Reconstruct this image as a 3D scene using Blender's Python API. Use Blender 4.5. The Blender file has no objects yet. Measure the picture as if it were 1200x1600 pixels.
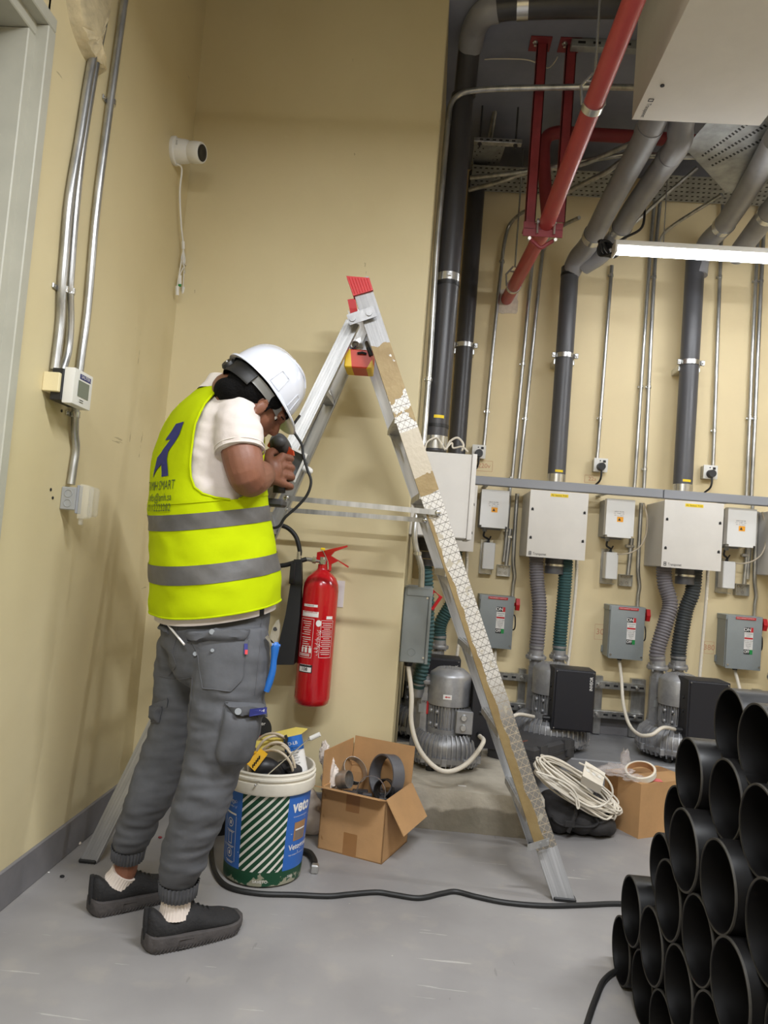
import bpy, bmesh, math, random
from mathutils import Vector, Matrix
V = Vector
PI = math.pi
rnd = random.Random(7)
scene = bpy.context.scene
COL = scene.collection

# ------------------------------------------------------------------ camera
FOC = 1155.0                      # focal length in pixels of the 1200x1600 frame
CAM_H = 1.13
_up = V((.08, -1.0, -(.08 * 55 - 72) / FOC)).normalized()        # world axes seen in camera pixels (x right, y down, z ahead)
_dp = V((55.0, 72.0, FOC)).normalized()
_dp = (_dp - _up * _dp.dot(_up)).normalized()
_rt = _dp.cross(_up)
if _rt.x < 0: _rt = -_rt
def ray(x, y):
    v = V((x - 600.0, y - 800.0, FOC))
    return V((v.dot(_rt), v.dot(_dp), v.dot(_up)))
def PY(x, y, Y):                  # point of the sight line on the plane at depth Y
    r = ray(x, y); t = Y / r.y
    return V((r.x * t, Y, r.z * t + CAM_H))
def PX(x, y, X):
    r = ray(x, y); t = X / r.x
    return V((X, r.y * t, r.z * t + CAM_H))
def PZ(x, y, Z=0.0):
    r = ray(x, y); t = (Z - CAM_H) / r.z
    return V((r.x * t, r.y * t, Z))
cd = bpy.data.cameras.new('camera'); cam = bpy.data.objects.new('camera', cd); COL.objects.link(cam)
cd.sensor_fit = 'VERTICAL'; cd.sensor_height = 32.0; cd.sensor_width = 24.0
cd.lens = FOC / 1600.0 * 32.0
cx = V((_rt.x, _dp.x, _up.x)); cy = -V((_rt.y, _dp.y, _up.y)); cz = -V((_rt.z, _dp.z, _up.z))
cam.matrix_world = Matrix(((cx.x, cy.x, cz.x, 0), (cx.y, cy.y, cz.y, 0), (cx.z, cy.z, cz.z, CAM_H), (0, 0, 0, 1)))
cd.clip_start = .02
scene.camera = cam
scene.view_settings.view_transform = 'Standard'
scene.view_settings.look = 'None'
scene.view_settings.gamma = 1.0
scene.view_settings.use_curve_mapping = False
scene.view_settings.exposure = 0.74

# ------------------------------------------------------------------ world and light strength
world = bpy.data.worlds.new('world'); scene.world = world; world.use_nodes = True
world.node_tree.nodes['Background'].inputs[0].default_value = (.8, .85, 1, 1)
world.node_tree.nodes['Background'].inputs[1].default_value = 0.02
LAMP_GLOW = 19.0                  # emission of the batten in the picture
TROUGH_GLOW = 160.0               # emission of the flat troughs behind the camera
LAMP_COL = (.93, .96, 1.0)
YN, YB, XL, XR, ZC = 3.16, 4.585, -1.155, -.056, 3.62          # near wall, back wall, left wall, end of the near wall, ceiling
# the battens of the room: (x0, x1, y, z, label); the first is in the picture, two hang around the camera, the last is added to brighten the overhead cabinet
LAMPS = [((PY(958, 396, 3.75)).x, (PY(958, 396, 3.75)).x + 1.25, 3.75, PY(958, 396, 3.75).z),
         (.2, 1.4, .9, 3.03), (-.9, .3, -.6, 3.03), (1.95, 3.15, 2.6, 2.62)]

# ------------------------------------------------------------------ materials
def lin(c):
    return tuple(((v / 255.0) / 12.92 if v / 255.0 <= .04045 else ((v / 255.0 + .055) / 1.055) ** 2.4) for v in c)
def rgb(*c): return (*lin(c), 1)
def mat(name, col, rough=.6, metal=0.0, var=.0, vscale=8.0, col2=None, bump=0.0, bscale=40.0, spec=None, stretch=None, thr=None, alpha=1.0, trans=0.0, coat=0.0):
    m = bpy.data.materials.new(name); m.use_nodes = True
    nt = m.node_tree; N = nt.nodes; L = nt.links
    b = N['Principled BSDF']
    b.inputs['Base Color'].default_value = rgb(*col)
    b.inputs['Roughness'].default_value = rough; b.inputs['Metallic'].default_value = metal
    if spec is not None: b.inputs['Specular IOR Level'].default_value = spec
    if coat: b.inputs['Coat Weight'].default_value = coat
    if trans: b.inputs['Transmission Weight'].default_value = trans
    if alpha < 1: b.inputs['Alpha'].default_value = alpha
    tc = N.new('ShaderNodeTexCoord'); mp = N.new('ShaderNodeMapping')
    L.new(tc.outputs['Object'], mp.inputs['Vector'])
    if stretch: mp.inputs['Scale'].default_value = stretch
    if var or col2:
        nz = N.new('ShaderNodeTexNoise'); nz.inputs['Scale'].default_value = vscale; nz.inputs['Detail'].default_value = 6
        nz.inputs['Roughness'].default_value = .6
        L.new(mp.outputs[0], nz.inputs['Vector'])
        cr = N.new('ShaderNodeValToRGB')
        lo, hi = thr if thr else (.3, .7)
        cr.color_ramp.elements[0].position = lo; cr.color_ramp.elements[1].position = hi
        c1 = col2 if col2 else tuple(max(0, v * (1 - var)) for v in col)
        c2 = col if col2 else tuple(min(255, v * (1 + var)) for v in col)
        cr.color_ramp.elements[0].color = rgb(*c1); cr.color_ramp.elements[1].color = rgb(*c2)
        L.new(nz.outputs['Fac'], cr.inputs['Fac']); L.new(cr.outputs['Color'], b.inputs['Base Color'])
    if bump:
        n2 = N.new('ShaderNodeTexNoise'); n2.inputs['Scale'].default_value = bscale; n2.inputs['Detail'].default_value = 5
        L.new(mp.outputs[0], n2.inputs['Vector'])
        bp = N.new('ShaderNodeBump'); bp.inputs['Strength'].default_value = bump; bp.inputs['Distance'].default_value = .01
        L.new(n2.outputs['Fac'], bp.inputs['Height']); L.new(bp.outputs[0], b.inputs['Normal'])
    return m
class NT:
    """tiny helper to write shader maths"""
    def __init__(s, m): s.m = m; s.nt = m.node_tree; s.N = s.nt.nodes; s.L = s.nt.links
    def put(s, sock, v):
        if isinstance(v, (int, float)): sock.default_value = v
        elif isinstance(v, tuple): sock.default_value = v
        else: s.L.new(v, sock)
    def op(s, o, a, b=0.0, c=None):
        n = s.N.new('ShaderNodeMath'); n.operation = o; s.put(n.inputs[0], a); s.put(n.inputs[1], b)
        if c is not None: s.put(n.inputs[2], c)
        return n.outputs[0]
    def mix(s, f, a, b):
        n = s.N.new('ShaderNodeMix'); n.data_type = 'RGBA'; s.put(n.inputs[0], f); s.put(n.inputs[6], a); s.put(n.inputs[7], b)
        return n.outputs[2]
    def xyz(s):
        t = s.N.new('ShaderNodeTexCoord'); x = s.N.new('ShaderNodeSeparateXYZ'); s.L.new(t.outputs['Object'], x.inputs[0])
        return x.outputs[0], x.outputs[1], x.outputs[2], t.outputs['Object']
    def noise(s, vec, scale, detail=4.0, stretch=None):
        if stretch:
            mp = s.N.new('ShaderNodeMapping'); mp.inputs['Scale'].default_value = stretch; s.L.new(vec, mp.inputs['Vector']); vec = mp.outputs[0]
        n = s.N.new('ShaderNodeTexNoise'); n.inputs['Scale'].default_value = scale; n.inputs['Detail'].default_value = detail
        s.L.new(vec, n.inputs['Vector']); return n.outputs['Fac']
    def gt(s, a, b): return s.op('GREATER_THAN', a, b)
    def band(s, a, lo, hi): return s.op('MULTIPLY', s.gt(a, lo), s.op('LESS_THAN', a, hi))
    def step(s, a, lo, hi):
        n = s.N.new('ShaderNodeMapRange'); s.put(n.inputs[0], a); n.inputs[1].default_value = lo; n.inputs[2].default_value = hi
        return n.outputs[0]
    def color(s, out): s.L.new(out, s.N['Principled BSDF'].inputs['Base Color'])

M = {}
M['wall'] = mat('cream_wall_paint', (212, 197, 152), .55, bump=.05, bscale=30)
n = NT(M['wall']); x, y, z, vec = n.xyz()
w1 = n.step(n.noise(vec, 1.3, 5.0), .3, .75)
c = n.mix(w1, rgb(205, 190, 149), rgb(217, 204, 165))
scr = n.op('MULTIPLY', n.gt(n.noise(vec, 14.0, 8.0, (2.0, 2.0, .35)), .72), n.gt(n.noise(vec, 2.2), .55))
c = n.mix(n.op('MULTIPLY', scr, .5), c, rgb(120, 105, 75))
sc2 = n.gt(n.noise(vec, 9.0, 10.0, (.35, .35, 3.0)), .735)
c = n.mix(n.op('MULTIPLY', sc2, .45), c, rgb(110, 98, 76))
n.color(c)
M['wall_back'] = mat('back_wall_paint', (226, 208, 166), .6, bump=.05, bscale=30, var=.025, vscale=1.2)
M['wall_edge'] = mat('wall_end_paint', (222, 208, 165), .6, var=.03, vscale=6)
M['ceiling'] = mat('grey_ceiling_paint', (130, 133, 146), .9, var=.08, vscale=3)
M['floor'] = mat('grey_floor_paint', (141, 138, 136), .5, bump=.06, bscale=18)
n = NT(M['floor']); x, y, z, vec = n.xyz()
c = n.mix(n.step(n.noise(vec, 2.2, 8.0), .3, .7), rgb(128, 125, 124), rgb(150, 147, 145))
c = n.mix(n.op('MULTIPLY', n.step(n.noise(vec, 9.0, 9.0), .55, .75), .3), c, rgb(168, 160, 148))
c = n.mix(n.op('MULTIPLY', n.gt(n.noise(vec, 30.0, 10.0, (.12, 2.0, 1)), .70), .55), c, rgb(185, 182, 176))
c = n.mix(n.op('MULTIPLY', n.gt(n.noise(vec, 24.0, 10.0, (1.6, .2, 1)), .71), .4), c, rgb(100, 98, 96))
c = n.mix(n.gt(n.noise(vec, 60.0, 3.0), .77), c, rgb(205, 200, 190))
n.color(c)
M['base'] = mat('grey_baseboard_paint', (118, 116, 118), .5, var=.08, vscale=5)
M['plinth'] = mat('grey_plinth_paint', (128, 128, 130), .5, var=.1, vscale=4, bump=.1)
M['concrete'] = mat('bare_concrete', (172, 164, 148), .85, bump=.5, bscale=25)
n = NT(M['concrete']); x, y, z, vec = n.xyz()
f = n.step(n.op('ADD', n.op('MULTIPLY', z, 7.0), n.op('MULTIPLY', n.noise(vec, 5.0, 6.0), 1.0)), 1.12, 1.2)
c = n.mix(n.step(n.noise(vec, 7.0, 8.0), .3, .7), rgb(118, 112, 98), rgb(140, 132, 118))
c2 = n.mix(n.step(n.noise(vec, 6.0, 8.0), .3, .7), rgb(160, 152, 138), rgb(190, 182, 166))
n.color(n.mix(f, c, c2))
M['frame'] = mat('door_frame_paint', (176, 174, 160), .5, var=.03)
M['door'] = mat('door_leaf_paint', (152, 150, 136), .5, var=.03)
M['plaster'] = mat('rough_plaster', (196, 182, 148), .9, var=.12, vscale=14, bump=.9, bscale=18)
M['patch'] = mat('wall_patch_plaster', (206, 194, 178), .9, var=.08, vscale=20, bump=.5, bscale=50)
M['galv'] = mat('galvanised_conduit', (178, 178, 176), .32, .85, var=.18, vscale=22, stretch=(1, 1, .3))
M['steel'] = mat('bright_steel', (205, 205, 203), .25, .9)
M['sheet'] = mat('perforated_galvanised_sheet', (150, 152, 152), .45, .5, var=.15, vscale=10)
M['alu'] = mat('ladder_aluminium', (176, 176, 176), .38, .75, var=.14, vscale=30, stretch=(1, 1, .08), bump=.05)
M['alu_cast'] = mat('cast_aluminium', (160, 160, 162), .42, .55, var=.08, vscale=20, bump=.08, bscale=60)
M['pvc'] = mat('dark_grey_pvc', (78, 78, 82), .38, var=.16, vscale=5, stretch=(1, 1, .12))
M['pvc_dark'] = mat('charcoal_pvc', (58, 57, 60), .36, var=.2, vscale=5, stretch=(1, 1, .12))
M['pvc_lite'] = mat('light_grey_pvc_duct', (134, 134, 138), .38, var=.08, vscale=5)
M['blackpipe'] = mat('black_pipe_plastic', (15, 14, 14), .36, var=.4, vscale=6, stretch=(.15, 1, 1), bump=.04, bscale=20)
M['pipe_rim'] = mat('scuffed_pipe_rim', (48, 45, 40), .7, var=.25, vscale=30)
M['red_pipe'] = mat('red_sprinkler_pipe', (168, 66, 66), .35, var=.06, vscale=5)
M['red_steel'] = mat('red_primed_steel', (128, 44, 50), .5, var=.08)
M['cab'] = mat('light_grey_cabinet_paint', (214, 210, 204), .42, var=.015)
M['cab_side'] = M['cab']
M['encl'] = mat('pale_enclosure_lid', (224, 223, 220), .4)
M['tray_grey'] = mat('dark_grey_enclosure', (136, 140, 144), .45)
M['encl_base'] = mat('grey_enclosure_base', (150, 151, 150), .45)
M['switch'] = mat('grey_switch_paint', (138, 144, 145), .42, var=.03)
M['trunk'] = mat('grey_trunking_paint', (142, 144, 150), .45)
M['hose'] = mat('grey_ribbed_hose', (112, 108, 112), .5)
M['hose_dark'] = mat('charcoal_ribbed_hose', (62, 66, 68), .5)
M['hose_teal'] = mat('teal_ribbed_hose', (52, 84, 84), .5)
M['black'] = mat('black_plastic', (28, 28, 30), .45)
M['inverter'] = mat('black_inverter_shell', (30, 30, 36), .5)
M['rubber'] = mat('black_rubber', (24, 24, 24), .55, var=.2, vscale=30)
M['white'] = mat('white_plastic', (222, 220, 214), .4)
M['white_cable'] = mat('white_cable', (215, 207, 192), .45)
M['beige_cable'] = mat('beige_cable', (196, 182, 160), .5, var=.06)
M['red'] = mat('red_plastic', (200, 36, 40), .4)
M['ext_red'] = mat('extinguisher_red_paint', (178, 16, 26), .22, coat=.4)
M['card'] = mat('brown_cardboard', (176, 136, 92), .8, var=.05, vscale=6, bump=.06, bscale=60)
M['card_in'] = mat('inner_cardboard', (160, 120, 80), .85, var=.05)
M['tape'] = mat('brown_packing_tape', (150, 108, 66), .3)
M['sticker'] = mat('white_sticker', (225, 222, 218), .5)
M['ink'] = mat('black_ink', (22, 22, 24), .6)
M['red_ink'] = mat('red_ink', (190, 40, 45), .6)
M['yellow'] = mat('yellow_sticker', (240, 208, 30), .5)
M['orange'] = mat('orange_sticker', (236, 160, 30), .5)
M['green'] = mat('green_sticker', (30, 140, 70), .5)
M['blue'] = mat('blue_plastic', (32, 100, 180), .4)
M['lcd'] = mat('grey_lcd_glass', (112, 120, 108), .2)
M['clear'] = mat('clear_plastic', (225, 222, 210), .12, alpha=.28)
M['film'] = mat('crumpled_clear_film', (225, 215, 210), .15, alpha=.3, bump=.6, bscale=40)
M['cloth_white'] = mat('off_white_cotton', (208, 198, 192), .85, bump=.35, bscale=14)
M['collar'] = mat('shirt_collar_cotton', (212, 204, 196), .85)
M['hiviz'] = mat('fluorescent_lime_fabric', (206, 236, 8), .9, spec=.12, bump=.3, bscale=12)
M['hiviz'].node_tree.nodes['Principled BSDF'].inputs['Base Color'].default_value = (.43, .53, .001, 1)
M['reflect'] = mat('grey_reflective_tape', (86, 84, 82), .45, var=.06, vscale=30, bump=.2, bscale=16)
M['navy'] = mat('navy_print', (36, 42, 110), .7)
M['vestink'] = mat('dark_green_print', (70, 88, 30), .7)
M['trouser'] = mat('grey_twill', (83, 84, 88), .85, var=.08, vscale=9, bump=.5, bscale=9)
M['trouser_dark'] = mat('grey_twill_seam', (84, 84, 88), .85, bump=.3, bscale=20)
M['skin'] = mat('brown_skin', (122, 78, 58), .5, var=.07, vscale=10, bump=.05, bscale=120)
M['hair'] = mat('black_hair', (9, 8, 8), .9, spec=.15, bump=.5, bscale=160)
M['helmet'] = mat('white_helmet_shell', (204, 207, 216), .18, coat=.5)
M['shoe'] = mat('black_knit_shoe', (26, 25, 26), .8, bump=.3, bscale=120, var=.2, vscale=12)
M['sole'] = mat('dusty_black_sole', (62, 58, 57), .8, var=.22, vscale=14, bump=.4, bscale=40)
M['sock'] = mat('white_ribbed_sock', (214, 202, 192), .9)
M['bucket_white'] = mat('stained_white_plastic', (214, 208, 194), .5, var=.06, vscale=7)
M['toolbox'] = mat('black_tool_case', (62, 61, 62), .55, var=.1, vscale=12)
M['bag'] = mat('black_bag_fabric', (40, 38, 38), .85, var=.15, vscale=14, bump=.7, bscale=14)
M['dewalt'] = mat('yellow_tool_plastic', (222, 170, 30), .5)
M['paper'] = mat('white_paper', (214, 208, 206), .8)
M['plasticbag'] = mat('milky_plastic_bag', (214, 202, 192), .4, bump=.6, bscale=30)
M['yellow_paper'] = mat('yellow_envelope', (206, 186, 92), .7, bump=.3, bscale=20)
m = bpy.data.materials.new('led_diffuser'); m.use_nodes = True
b = m.node_tree.nodes['Principled BSDF']; b.inputs['Emission Color'].default_value = (*LAMP_COL, 1); b.inputs['Emission Strength'].default_value = LAMP_GLOW
M['led'] = m
m = bpy.data.materials.new('led_trough'); m.use_nodes = True
b = m.node_tree.nodes['Principled BSDF']; b.inputs['Emission Color'].default_value = (*LAMP_COL, 1); b.inputs['Emission Strength'].default_value = TROUGH_GLOW
M['trough'] = m
m = m.copy(); m.name = 'led_diffuser_bright'; m.node_tree.nodes['Principled BSDF'].inputs['Emission Strength'].default_value = 75.0; M['led_side'] = m  # for the unseen lamp added at the right, brightening the cabinet and ducts
M['pencil'] = mat('faint_red_pencil', (206, 150, 120), .8)

# ------------------------------------------------------------------ mesh helpers
WM = {}                                                   # world matrix of every object built here
def wm(o): return WM[o.name] if o is not None else Matrix.Identity(4)
def frame(o, axis, side=None):
    """matrix whose z runs along axis"""
    z = V(axis).normalized(); s = V(side) if side else (V((0, 1, 0)) if abs(z.y) < .9 else V((1, 0, 0)))
    x = (s - z * s.dot(z)).normalized(); y = z.cross(x)
    return Matrix(((x.x, y.x, z.x, o[0]), (x.y, y.y, z.y, o[1]), (x.z, y.z, z.z, o[2]), (0, 0, 0, 1)))
def catmull(pts, n=8):
    pts = [V(p) for p in pts]
    if len(pts) < 3: return pts
    out = []
    P = [pts[0] * 2 - pts[1]] + pts + [pts[-1] * 2 - pts[-2]]
    for i in range(1, len(P) - 2):
        for k in range(n):
            t = k / n; a, b, c, d = P[i - 1], P[i], P[i + 1], P[i + 2]
            out.append(.5 * ((2 * b) + (c - a) * t + (2 * a - 5 * b + 4 * c - d) * t * t + (3 * b - a - 3 * c + d) * t ** 3))
    out.append(pts[-1]); return out
def catf(vals, n=8):
    return [v[0] for v in catmull([V((q, 0, 0)) for q in vals], n)] if len(vals) > 2 else list(vals)
class MB:
    def __init__(s): s.v = []; s.f = []; s.m = []
    def add(s, vs, fs, mi=0):
        o = len(s.v); s.v += [V(p) for p in vs]; s.f += [[o + i for i in f] for f in fs]; s.m += [mi] * len(fs); return s
    def bmadd(s, bm, mi=0, mx=None):
        bm.verts.ensure_lookup_table(); bm.verts.index_update()
        vs = [(mx @ v.co if mx else v.co.copy()) for v in bm.verts]
        s.add(vs, [[v.index for v in f.verts] for f in bm.faces], mi); bm.free(); return s
    def box(s, lo, hi, bev=.002, mi=0, mx=None, seg=1):
        bm = bmesh.new(); bmesh.ops.create_cube(bm, size=1)
        lo = V(lo); hi = V(hi)
        for v in bm.verts: v.co = V(((lo.x + hi.x) / 2 + v.co.x * (hi.x - lo.x), (lo.y + hi.y) / 2 + v.co.y * (hi.y - lo.y), (lo.z + hi.z) / 2 + v.co.z * (hi.z - lo.z)))
        mn = min(abs(hi[i] - lo[i]) for i in range(3))
        if bev and mn > 0: bmesh.ops.bevel(bm, geom=bm.edges[:], offset=min(bev, mn * .4), segments=seg, affect='EDGES', profile=.7)
        return s.bmadd(bm, mi, mx)
    def quad8(s, a, b, mi=0):
        """hexahedron from two quads"""
        return s.add(list(a) + list(b), [(3, 2, 1, 0), (4, 5, 6, 7), (0, 1, 5, 4), (1, 2, 6, 5), (2, 3, 7, 6), (3, 0, 4, 7)], mi)
    def prism(s, poly, d, mi=0):
        """polygon of points, extruded by vector d"""
        n = len(poly); d = V(d)
        vs = [V(p) for p in poly] + [V(p) + d for p in poly]
        return s.add(vs, [list(range(n))[::-1], [n + i for i in range(n)]] + [[i, (i + 1) % n, n + (i + 1) % n, n + i] for i in range(n)], mi)
    def rings(s, R, closed=True, cap=True, mi=0):
        n = len(R[0]); o = len(s.v); fs = []
        for r in R: s.v += [V(p) for p in r]
        for k in range(len(R) - 1):
            for i in range(n if closed else n - 1):
                j = (i + 1) % n
                fs.append([o + k * n + i, o + k * n + j, o + (k + 1) * n + j, o + (k + 1) * n + i])
        if cap:
            fs.append([o + i for i in range(n)][::-1]); fs.append([o + (len(R) - 1) * n + i for i in range(n)])
        s.f += fs; s.m += [mi] * len(fs); return s
    def tube(s, pts, r, n=10, cap=True, mi=0, smooth=0, flat=1.0, side=None):
        rr = r if isinstance(r, (list, tuple)) else [r] * len(pts)
        if smooth and len(pts) > 2: rr = catf(rr, smooth); pts = catmull(pts, smooth)
        pts = [V(p) for p in pts]; R = []; pv = None
        for i, p in enumerate(pts):
            t = (pts[min(i + 1, len(pts) - 1)] - pts[max(i - 1, 0)])
            t = t.normalized() if t.length > 1e-9 else V((0, 0, 1))
            if pv is None:
                a = V(side) if side else (V((0, 0, 1)) if abs(t.z) < .9 else V((1, 0, 0)))
            else: a = pv
            a = (a - t * a.dot(t)).normalized(); b = t.cross(a); pv = a
            R.append([p + (a * math.cos(2 * PI * k / n) + b * math.sin(2 * PI * k / n) * flat) * rr[i] for k in range(n)])
        return s.rings(R, True, cap, mi)
    def cyl(s, a, b, r, r2=None, n=20, mi=0, cap=True):
        return s.tube([a, b], [r, r if r2 is None else r2], n, cap, mi)
    def pipe(s, a, b, ro, ri, n=40, mi=0, rim=None):
        a = V(a); b = V(b); mx = frame(a, b - a); L = (b - a).length
        def ring(r, z): return [mx @ V((r * math.cos(2 * PI * k / n), r * math.sin(2 * PI * k / n), z)) for k in range(n)]
        e = min(.002, (ro - ri) * .3)
        s.rings([ring(ri, L), ring(ri, L * .5), ring(ri, e), ring(ri + e, 0), ring(ro - e, 0), ring(ro, e), ring(ro, L * .5), ring(ro, L)], True, False, mi)
        o = len(s.v); s.rings([ring(ro, L), ring(ri, L)], True, False, mi); return s
    def lathe(s, prof, mx=None, n=32, mi=0, cap=False, a0=0, a1=2 * PI):
        mx = mx or Matrix.Identity(4); full = abs(a1 - a0 - 2 * PI) < 1e-6
        m = n if full else n + 1
        R = [[mx @ V((r * math.cos(a0 + (a1 - a0) * k / n), r * math.sin(a0 + (a1 - a0) * k / n), z)) for k in range(m)] for r, z in prof]
        return s.rings(R, full, cap, mi)
    def ball(s, c, r, n=12, mi=0, mx=None):
        rx, ry, rz = r if isinstance(r, (tuple, list)) else (r, r, r)
        bm = bmesh.new(); bmesh.ops.create_uvsphere(bm, u_segments=n * 2, v_segments=n, radius=1)
        for v in bm.verts: v.co = V((v.co.x * rx, v.co.y * ry, v.co.z * rz))
        mm = (mx if mx else Matrix.Identity(4)); tr = Matrix.Translation(V(c))
        return s.bmadd(bm, mi, tr @ mm)
    def torus(s, c, R, r, mx=None, n=32, k=8, mi=0):
        mx = (mx.to_4x4() if mx else Matrix.Identity(4)); tr = Matrix.Translation(V(c)) @ mx; rr = []
        for i in range(n + 1):
            a = 2 * PI * i / n
            rr.append([tr @ V(((R + r * math.cos(2 * PI * j / k)) * math.cos(a), (R + r * math.cos(2 * PI * j / k)) * math.sin(a), r * math.sin(2 * PI * j / k))) for j in range(k)])
        return s.rings(rr, True, False, mi)
    def build(s, name, mats, parent=None, smooth=35, mx=None):
        """one mesh object; vertices are given in world space; mx = its own matrix (world) when it needs one"""
        W = mx if mx is not None else (wm(parent) if parent is not None else None)
        inv = W.inverted() if W is not None else None
        me = bpy.data.meshes.new(name)
        me.from_pydata([tuple(inv @ p if inv else p) for p in s.v], [], s.f)
        for mm in (mats if isinstance(mats, (list, tuple)) else [mats]): me.materials.append(mm)
        if max(s.m, default=0) > 0:
            for p, mi in zip(me.polygons, s.m): p.material_index = mi
        bm = bmesh.new(); bm.from_mesh(me); bmesh.ops.remove_doubles(bm, verts=bm.verts, dist=1e-6)
        bmesh.ops.recalc_face_normals(bm, faces=bm.faces); bm.to_mesh(me); bm.free()
        if smooth:
            me.shade_smooth(); me.set_sharp_from_angle(angle=math.radians(smooth))
        o = bpy.data.objects.new(name, me); COL.objects.link(o)
        if parent is not None:
            o.parent = parent; loc = wm(parent).inverted() @ (mx if mx is not None else wm(parent))
            o.matrix_basis = loc
        elif mx is not None: o.matrix_world = mx
        WM[o.name] = (mx if mx is not None else (wm(parent) if parent is not None else Matrix.Identity(4))).copy()
        return o
def tag(o, label, cat, group=None, kind=None):
    if label: o['label'] = label
    if cat: o['category'] = cat
    if group: o['group'] = group
    if kind: o['kind'] = kind
    return o
def struct(name, mb, m, label=None, parent=None):
    o = mb.build(name, m, parent, smooth=25)
    if parent is None: o['kind'] = 'structure'
    if label: o['label'] = label
    if parent is None and label: o['category'] = name.split('_')[0]
    return o
def thing(name, label, cat, loc=(0, 0, 0), group=None, rz=0):
    o = bpy.data.objects.new(name, None); COL.objects.link(o)
    o.empty_display_size = .05
    mx = Matrix.Translation(V(loc)) @ Matrix.Rotation(rz, 4, 'Z')
    o.matrix_world = mx; WM[o.name] = mx
    return tag(o, label, cat, group, 'thing')
def single(name, mb, m, label, cat, group=None, smooth=35):
    """a thing that is one mesh, its origin at its base"""
    lo = V((min(p.x for p in mb.v), min(p.y for p in mb.v), min(p.z for p in mb.v))); hi = V((max(p.x for p in mb.v), max(p.y for p in mb.v), 0))
    return tag(mb.build(name, m, None, smooth, Matrix.Translation(((lo.x + hi.x) / 2, (lo.y + hi.y) / 2, lo.z))), label, cat, group, 'thing')
def copy_tree(o, parent=None):
    c = o.copy(); COL.objects.link(c)
    if parent is not None: c.parent = parent
    WM[c.name] = WM[o.name]
    for ch in [q for q in bpy.data.objects if q.parent is o]: copy_tree(ch, c)
    return c
def place_copy(o, mx, label):
    """copy of a thing moved by the world matrix mx"""
    c = copy_tree(o); w = mx @ WM[o.name]
    c.matrix_world = w; WM[c.name] = w
    c['label'] = label
    return c
_font = {}
def text(mb, s, size, mx, mi=0, extrude=.0003, bold=0.0, spacing=1.0, fit=None):
    """writing as mesh; mx maps the text plane (x right, y up, centred) into the world, or is a function of a point"""
    key = (s, bold, spacing)
    if key not in _font:
        cu = bpy.data.curves.new('t', 'FONT'); cu.body = s; cu.size = 1; cu.align_x = 'CENTER'; cu.align_y = 'CENTER'; cu.offset = bold; cu.space_character = spacing
        cu.resolution_u = 3
        ob = bpy.data.objects.new('t', cu); COL.objects.link(ob)
        dg = bpy.context.evaluated_depsgraph_get(); me = bpy.data.meshes.new_from_object(ob.evaluated_get(dg))
        _font[key] = ([v.co.copy() for v in me.vertices], [list(p.vertices) for p in me.polygons])
        bpy.data.objects.remove(ob); bpy.data.curves.remove(cu); bpy.data.meshes.remove(me)
    vs, fs = _font[key]
    if not vs: return
    w = max(v.x for v in vs) - min(v.x for v in vs); k = size
    kx = (fit / w) if fit else k
    f = mx if callable(mx) else (lambda p: mx @ p)
    mb.add([f(V((v.x * kx, v.y * k, extrude))) for v in vs], fs, mi)
def face_mx(o, right, up):
    r = V(right).normalized(); u = V(up); u = (u - r * u.dot(r)).normalized(); nn = r.cross(u)
    return Matrix(((r.x, u.x, nn.x, o[0]), (r.y, u.y, nn.y, o[1]), (r.z, u.z, nn.z, o[2]), (0, 0, 0, 1)))
def rect(mb, mx, x0, y0, x1, y1, mi=0, h=.0004):
    mb.add([mx @ V((x0, y0, h)), mx @ V((x1, y0, h)), mx @ V((x1, y1, h)), mx @ V((x0, y1, h))], [(0, 1, 2, 3)], mi)
def remesh(mb, voxel, smooth=4, deform=None):
    """fuse overlapping closed shapes into one continuous surface"""
    me = bpy.data.meshes.new('r'); me.from_pydata([tuple(p) for p in mb.v], [], mb.f)
    bm = bmesh.new(); bm.from_mesh(me); bmesh.ops.recalc_face_normals(bm, faces=bm.faces); bm.to_mesh(me); bm.free()
    ob = bpy.data.objects.new('r', me); COL.objects.link(ob)
    md = ob.modifiers.new('r', 'REMESH'); md.mode = 'VOXEL'; md.voxel_size = voxel; md.use_smooth_shade = True
    if smooth:
        sm = ob.modifiers.new('s', 'SMOOTH'); sm.iterations = smooth; sm.factor = .5
    dg = bpy.context.evaluated_depsgraph_get(); dg.update()
    m2 = bpy.data.meshes.new_from_object(ob.evaluated_get(dg))
    out = MB(); out.v = [v.co.copy() for v in m2.vertices]; out.f = [list(p.vertices) for p in m2.polygons]; out.m = [0] * len(out.f)
    if deform:
        nr = [v.normal.copy() for v in m2.vertices]
        out.v = [deform(p, q) for p, q in zip(out.v, nr)]
    bpy.data.objects.remove(ob); bpy.data.meshes.remove(me); bpy.data.meshes.remove(m2)
    return out

# ================================================================== the room
struct('floor', MB().box((-1.25, -3.0, -.1), (4.0, 4.75, 0), 0), M['floor'], 'grey painted concrete floor with scuffs')
struct('ceiling', MB().box((-1.25, -3.0, ZC), (4.0, 4.75, ZC + .1), 0), M['ceiling'])
struct('wall_back', MB().box((-.3, YB, -.05), (4.0, YB + .12, ZC), 0), M['wall_back'], 'cream back wall behind the blowers')
struct('wall_rear', MB().box((-1.25, -3.12, -.05), (4.0, -3.0, ZC), 0), M['wall_back'])
struct('wall_right', MB().box((4.0, -3.1, -.05), (4.1, 4.75, ZC), 0), M['wall_back'])
# the nearer wall with its free end
w = MB().prism([V((-1.3, YN, -.05)), V((XR - .004, YN, -.05)), V((XR, YN + .004, -.05)), V((XR + .022, YB, -.05)), V((-1.3, YB, -.05))], (0, 0, ZC + .05))
struct('wall_center', w, M['wall'], 'cream wall the ladder stands before')
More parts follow.
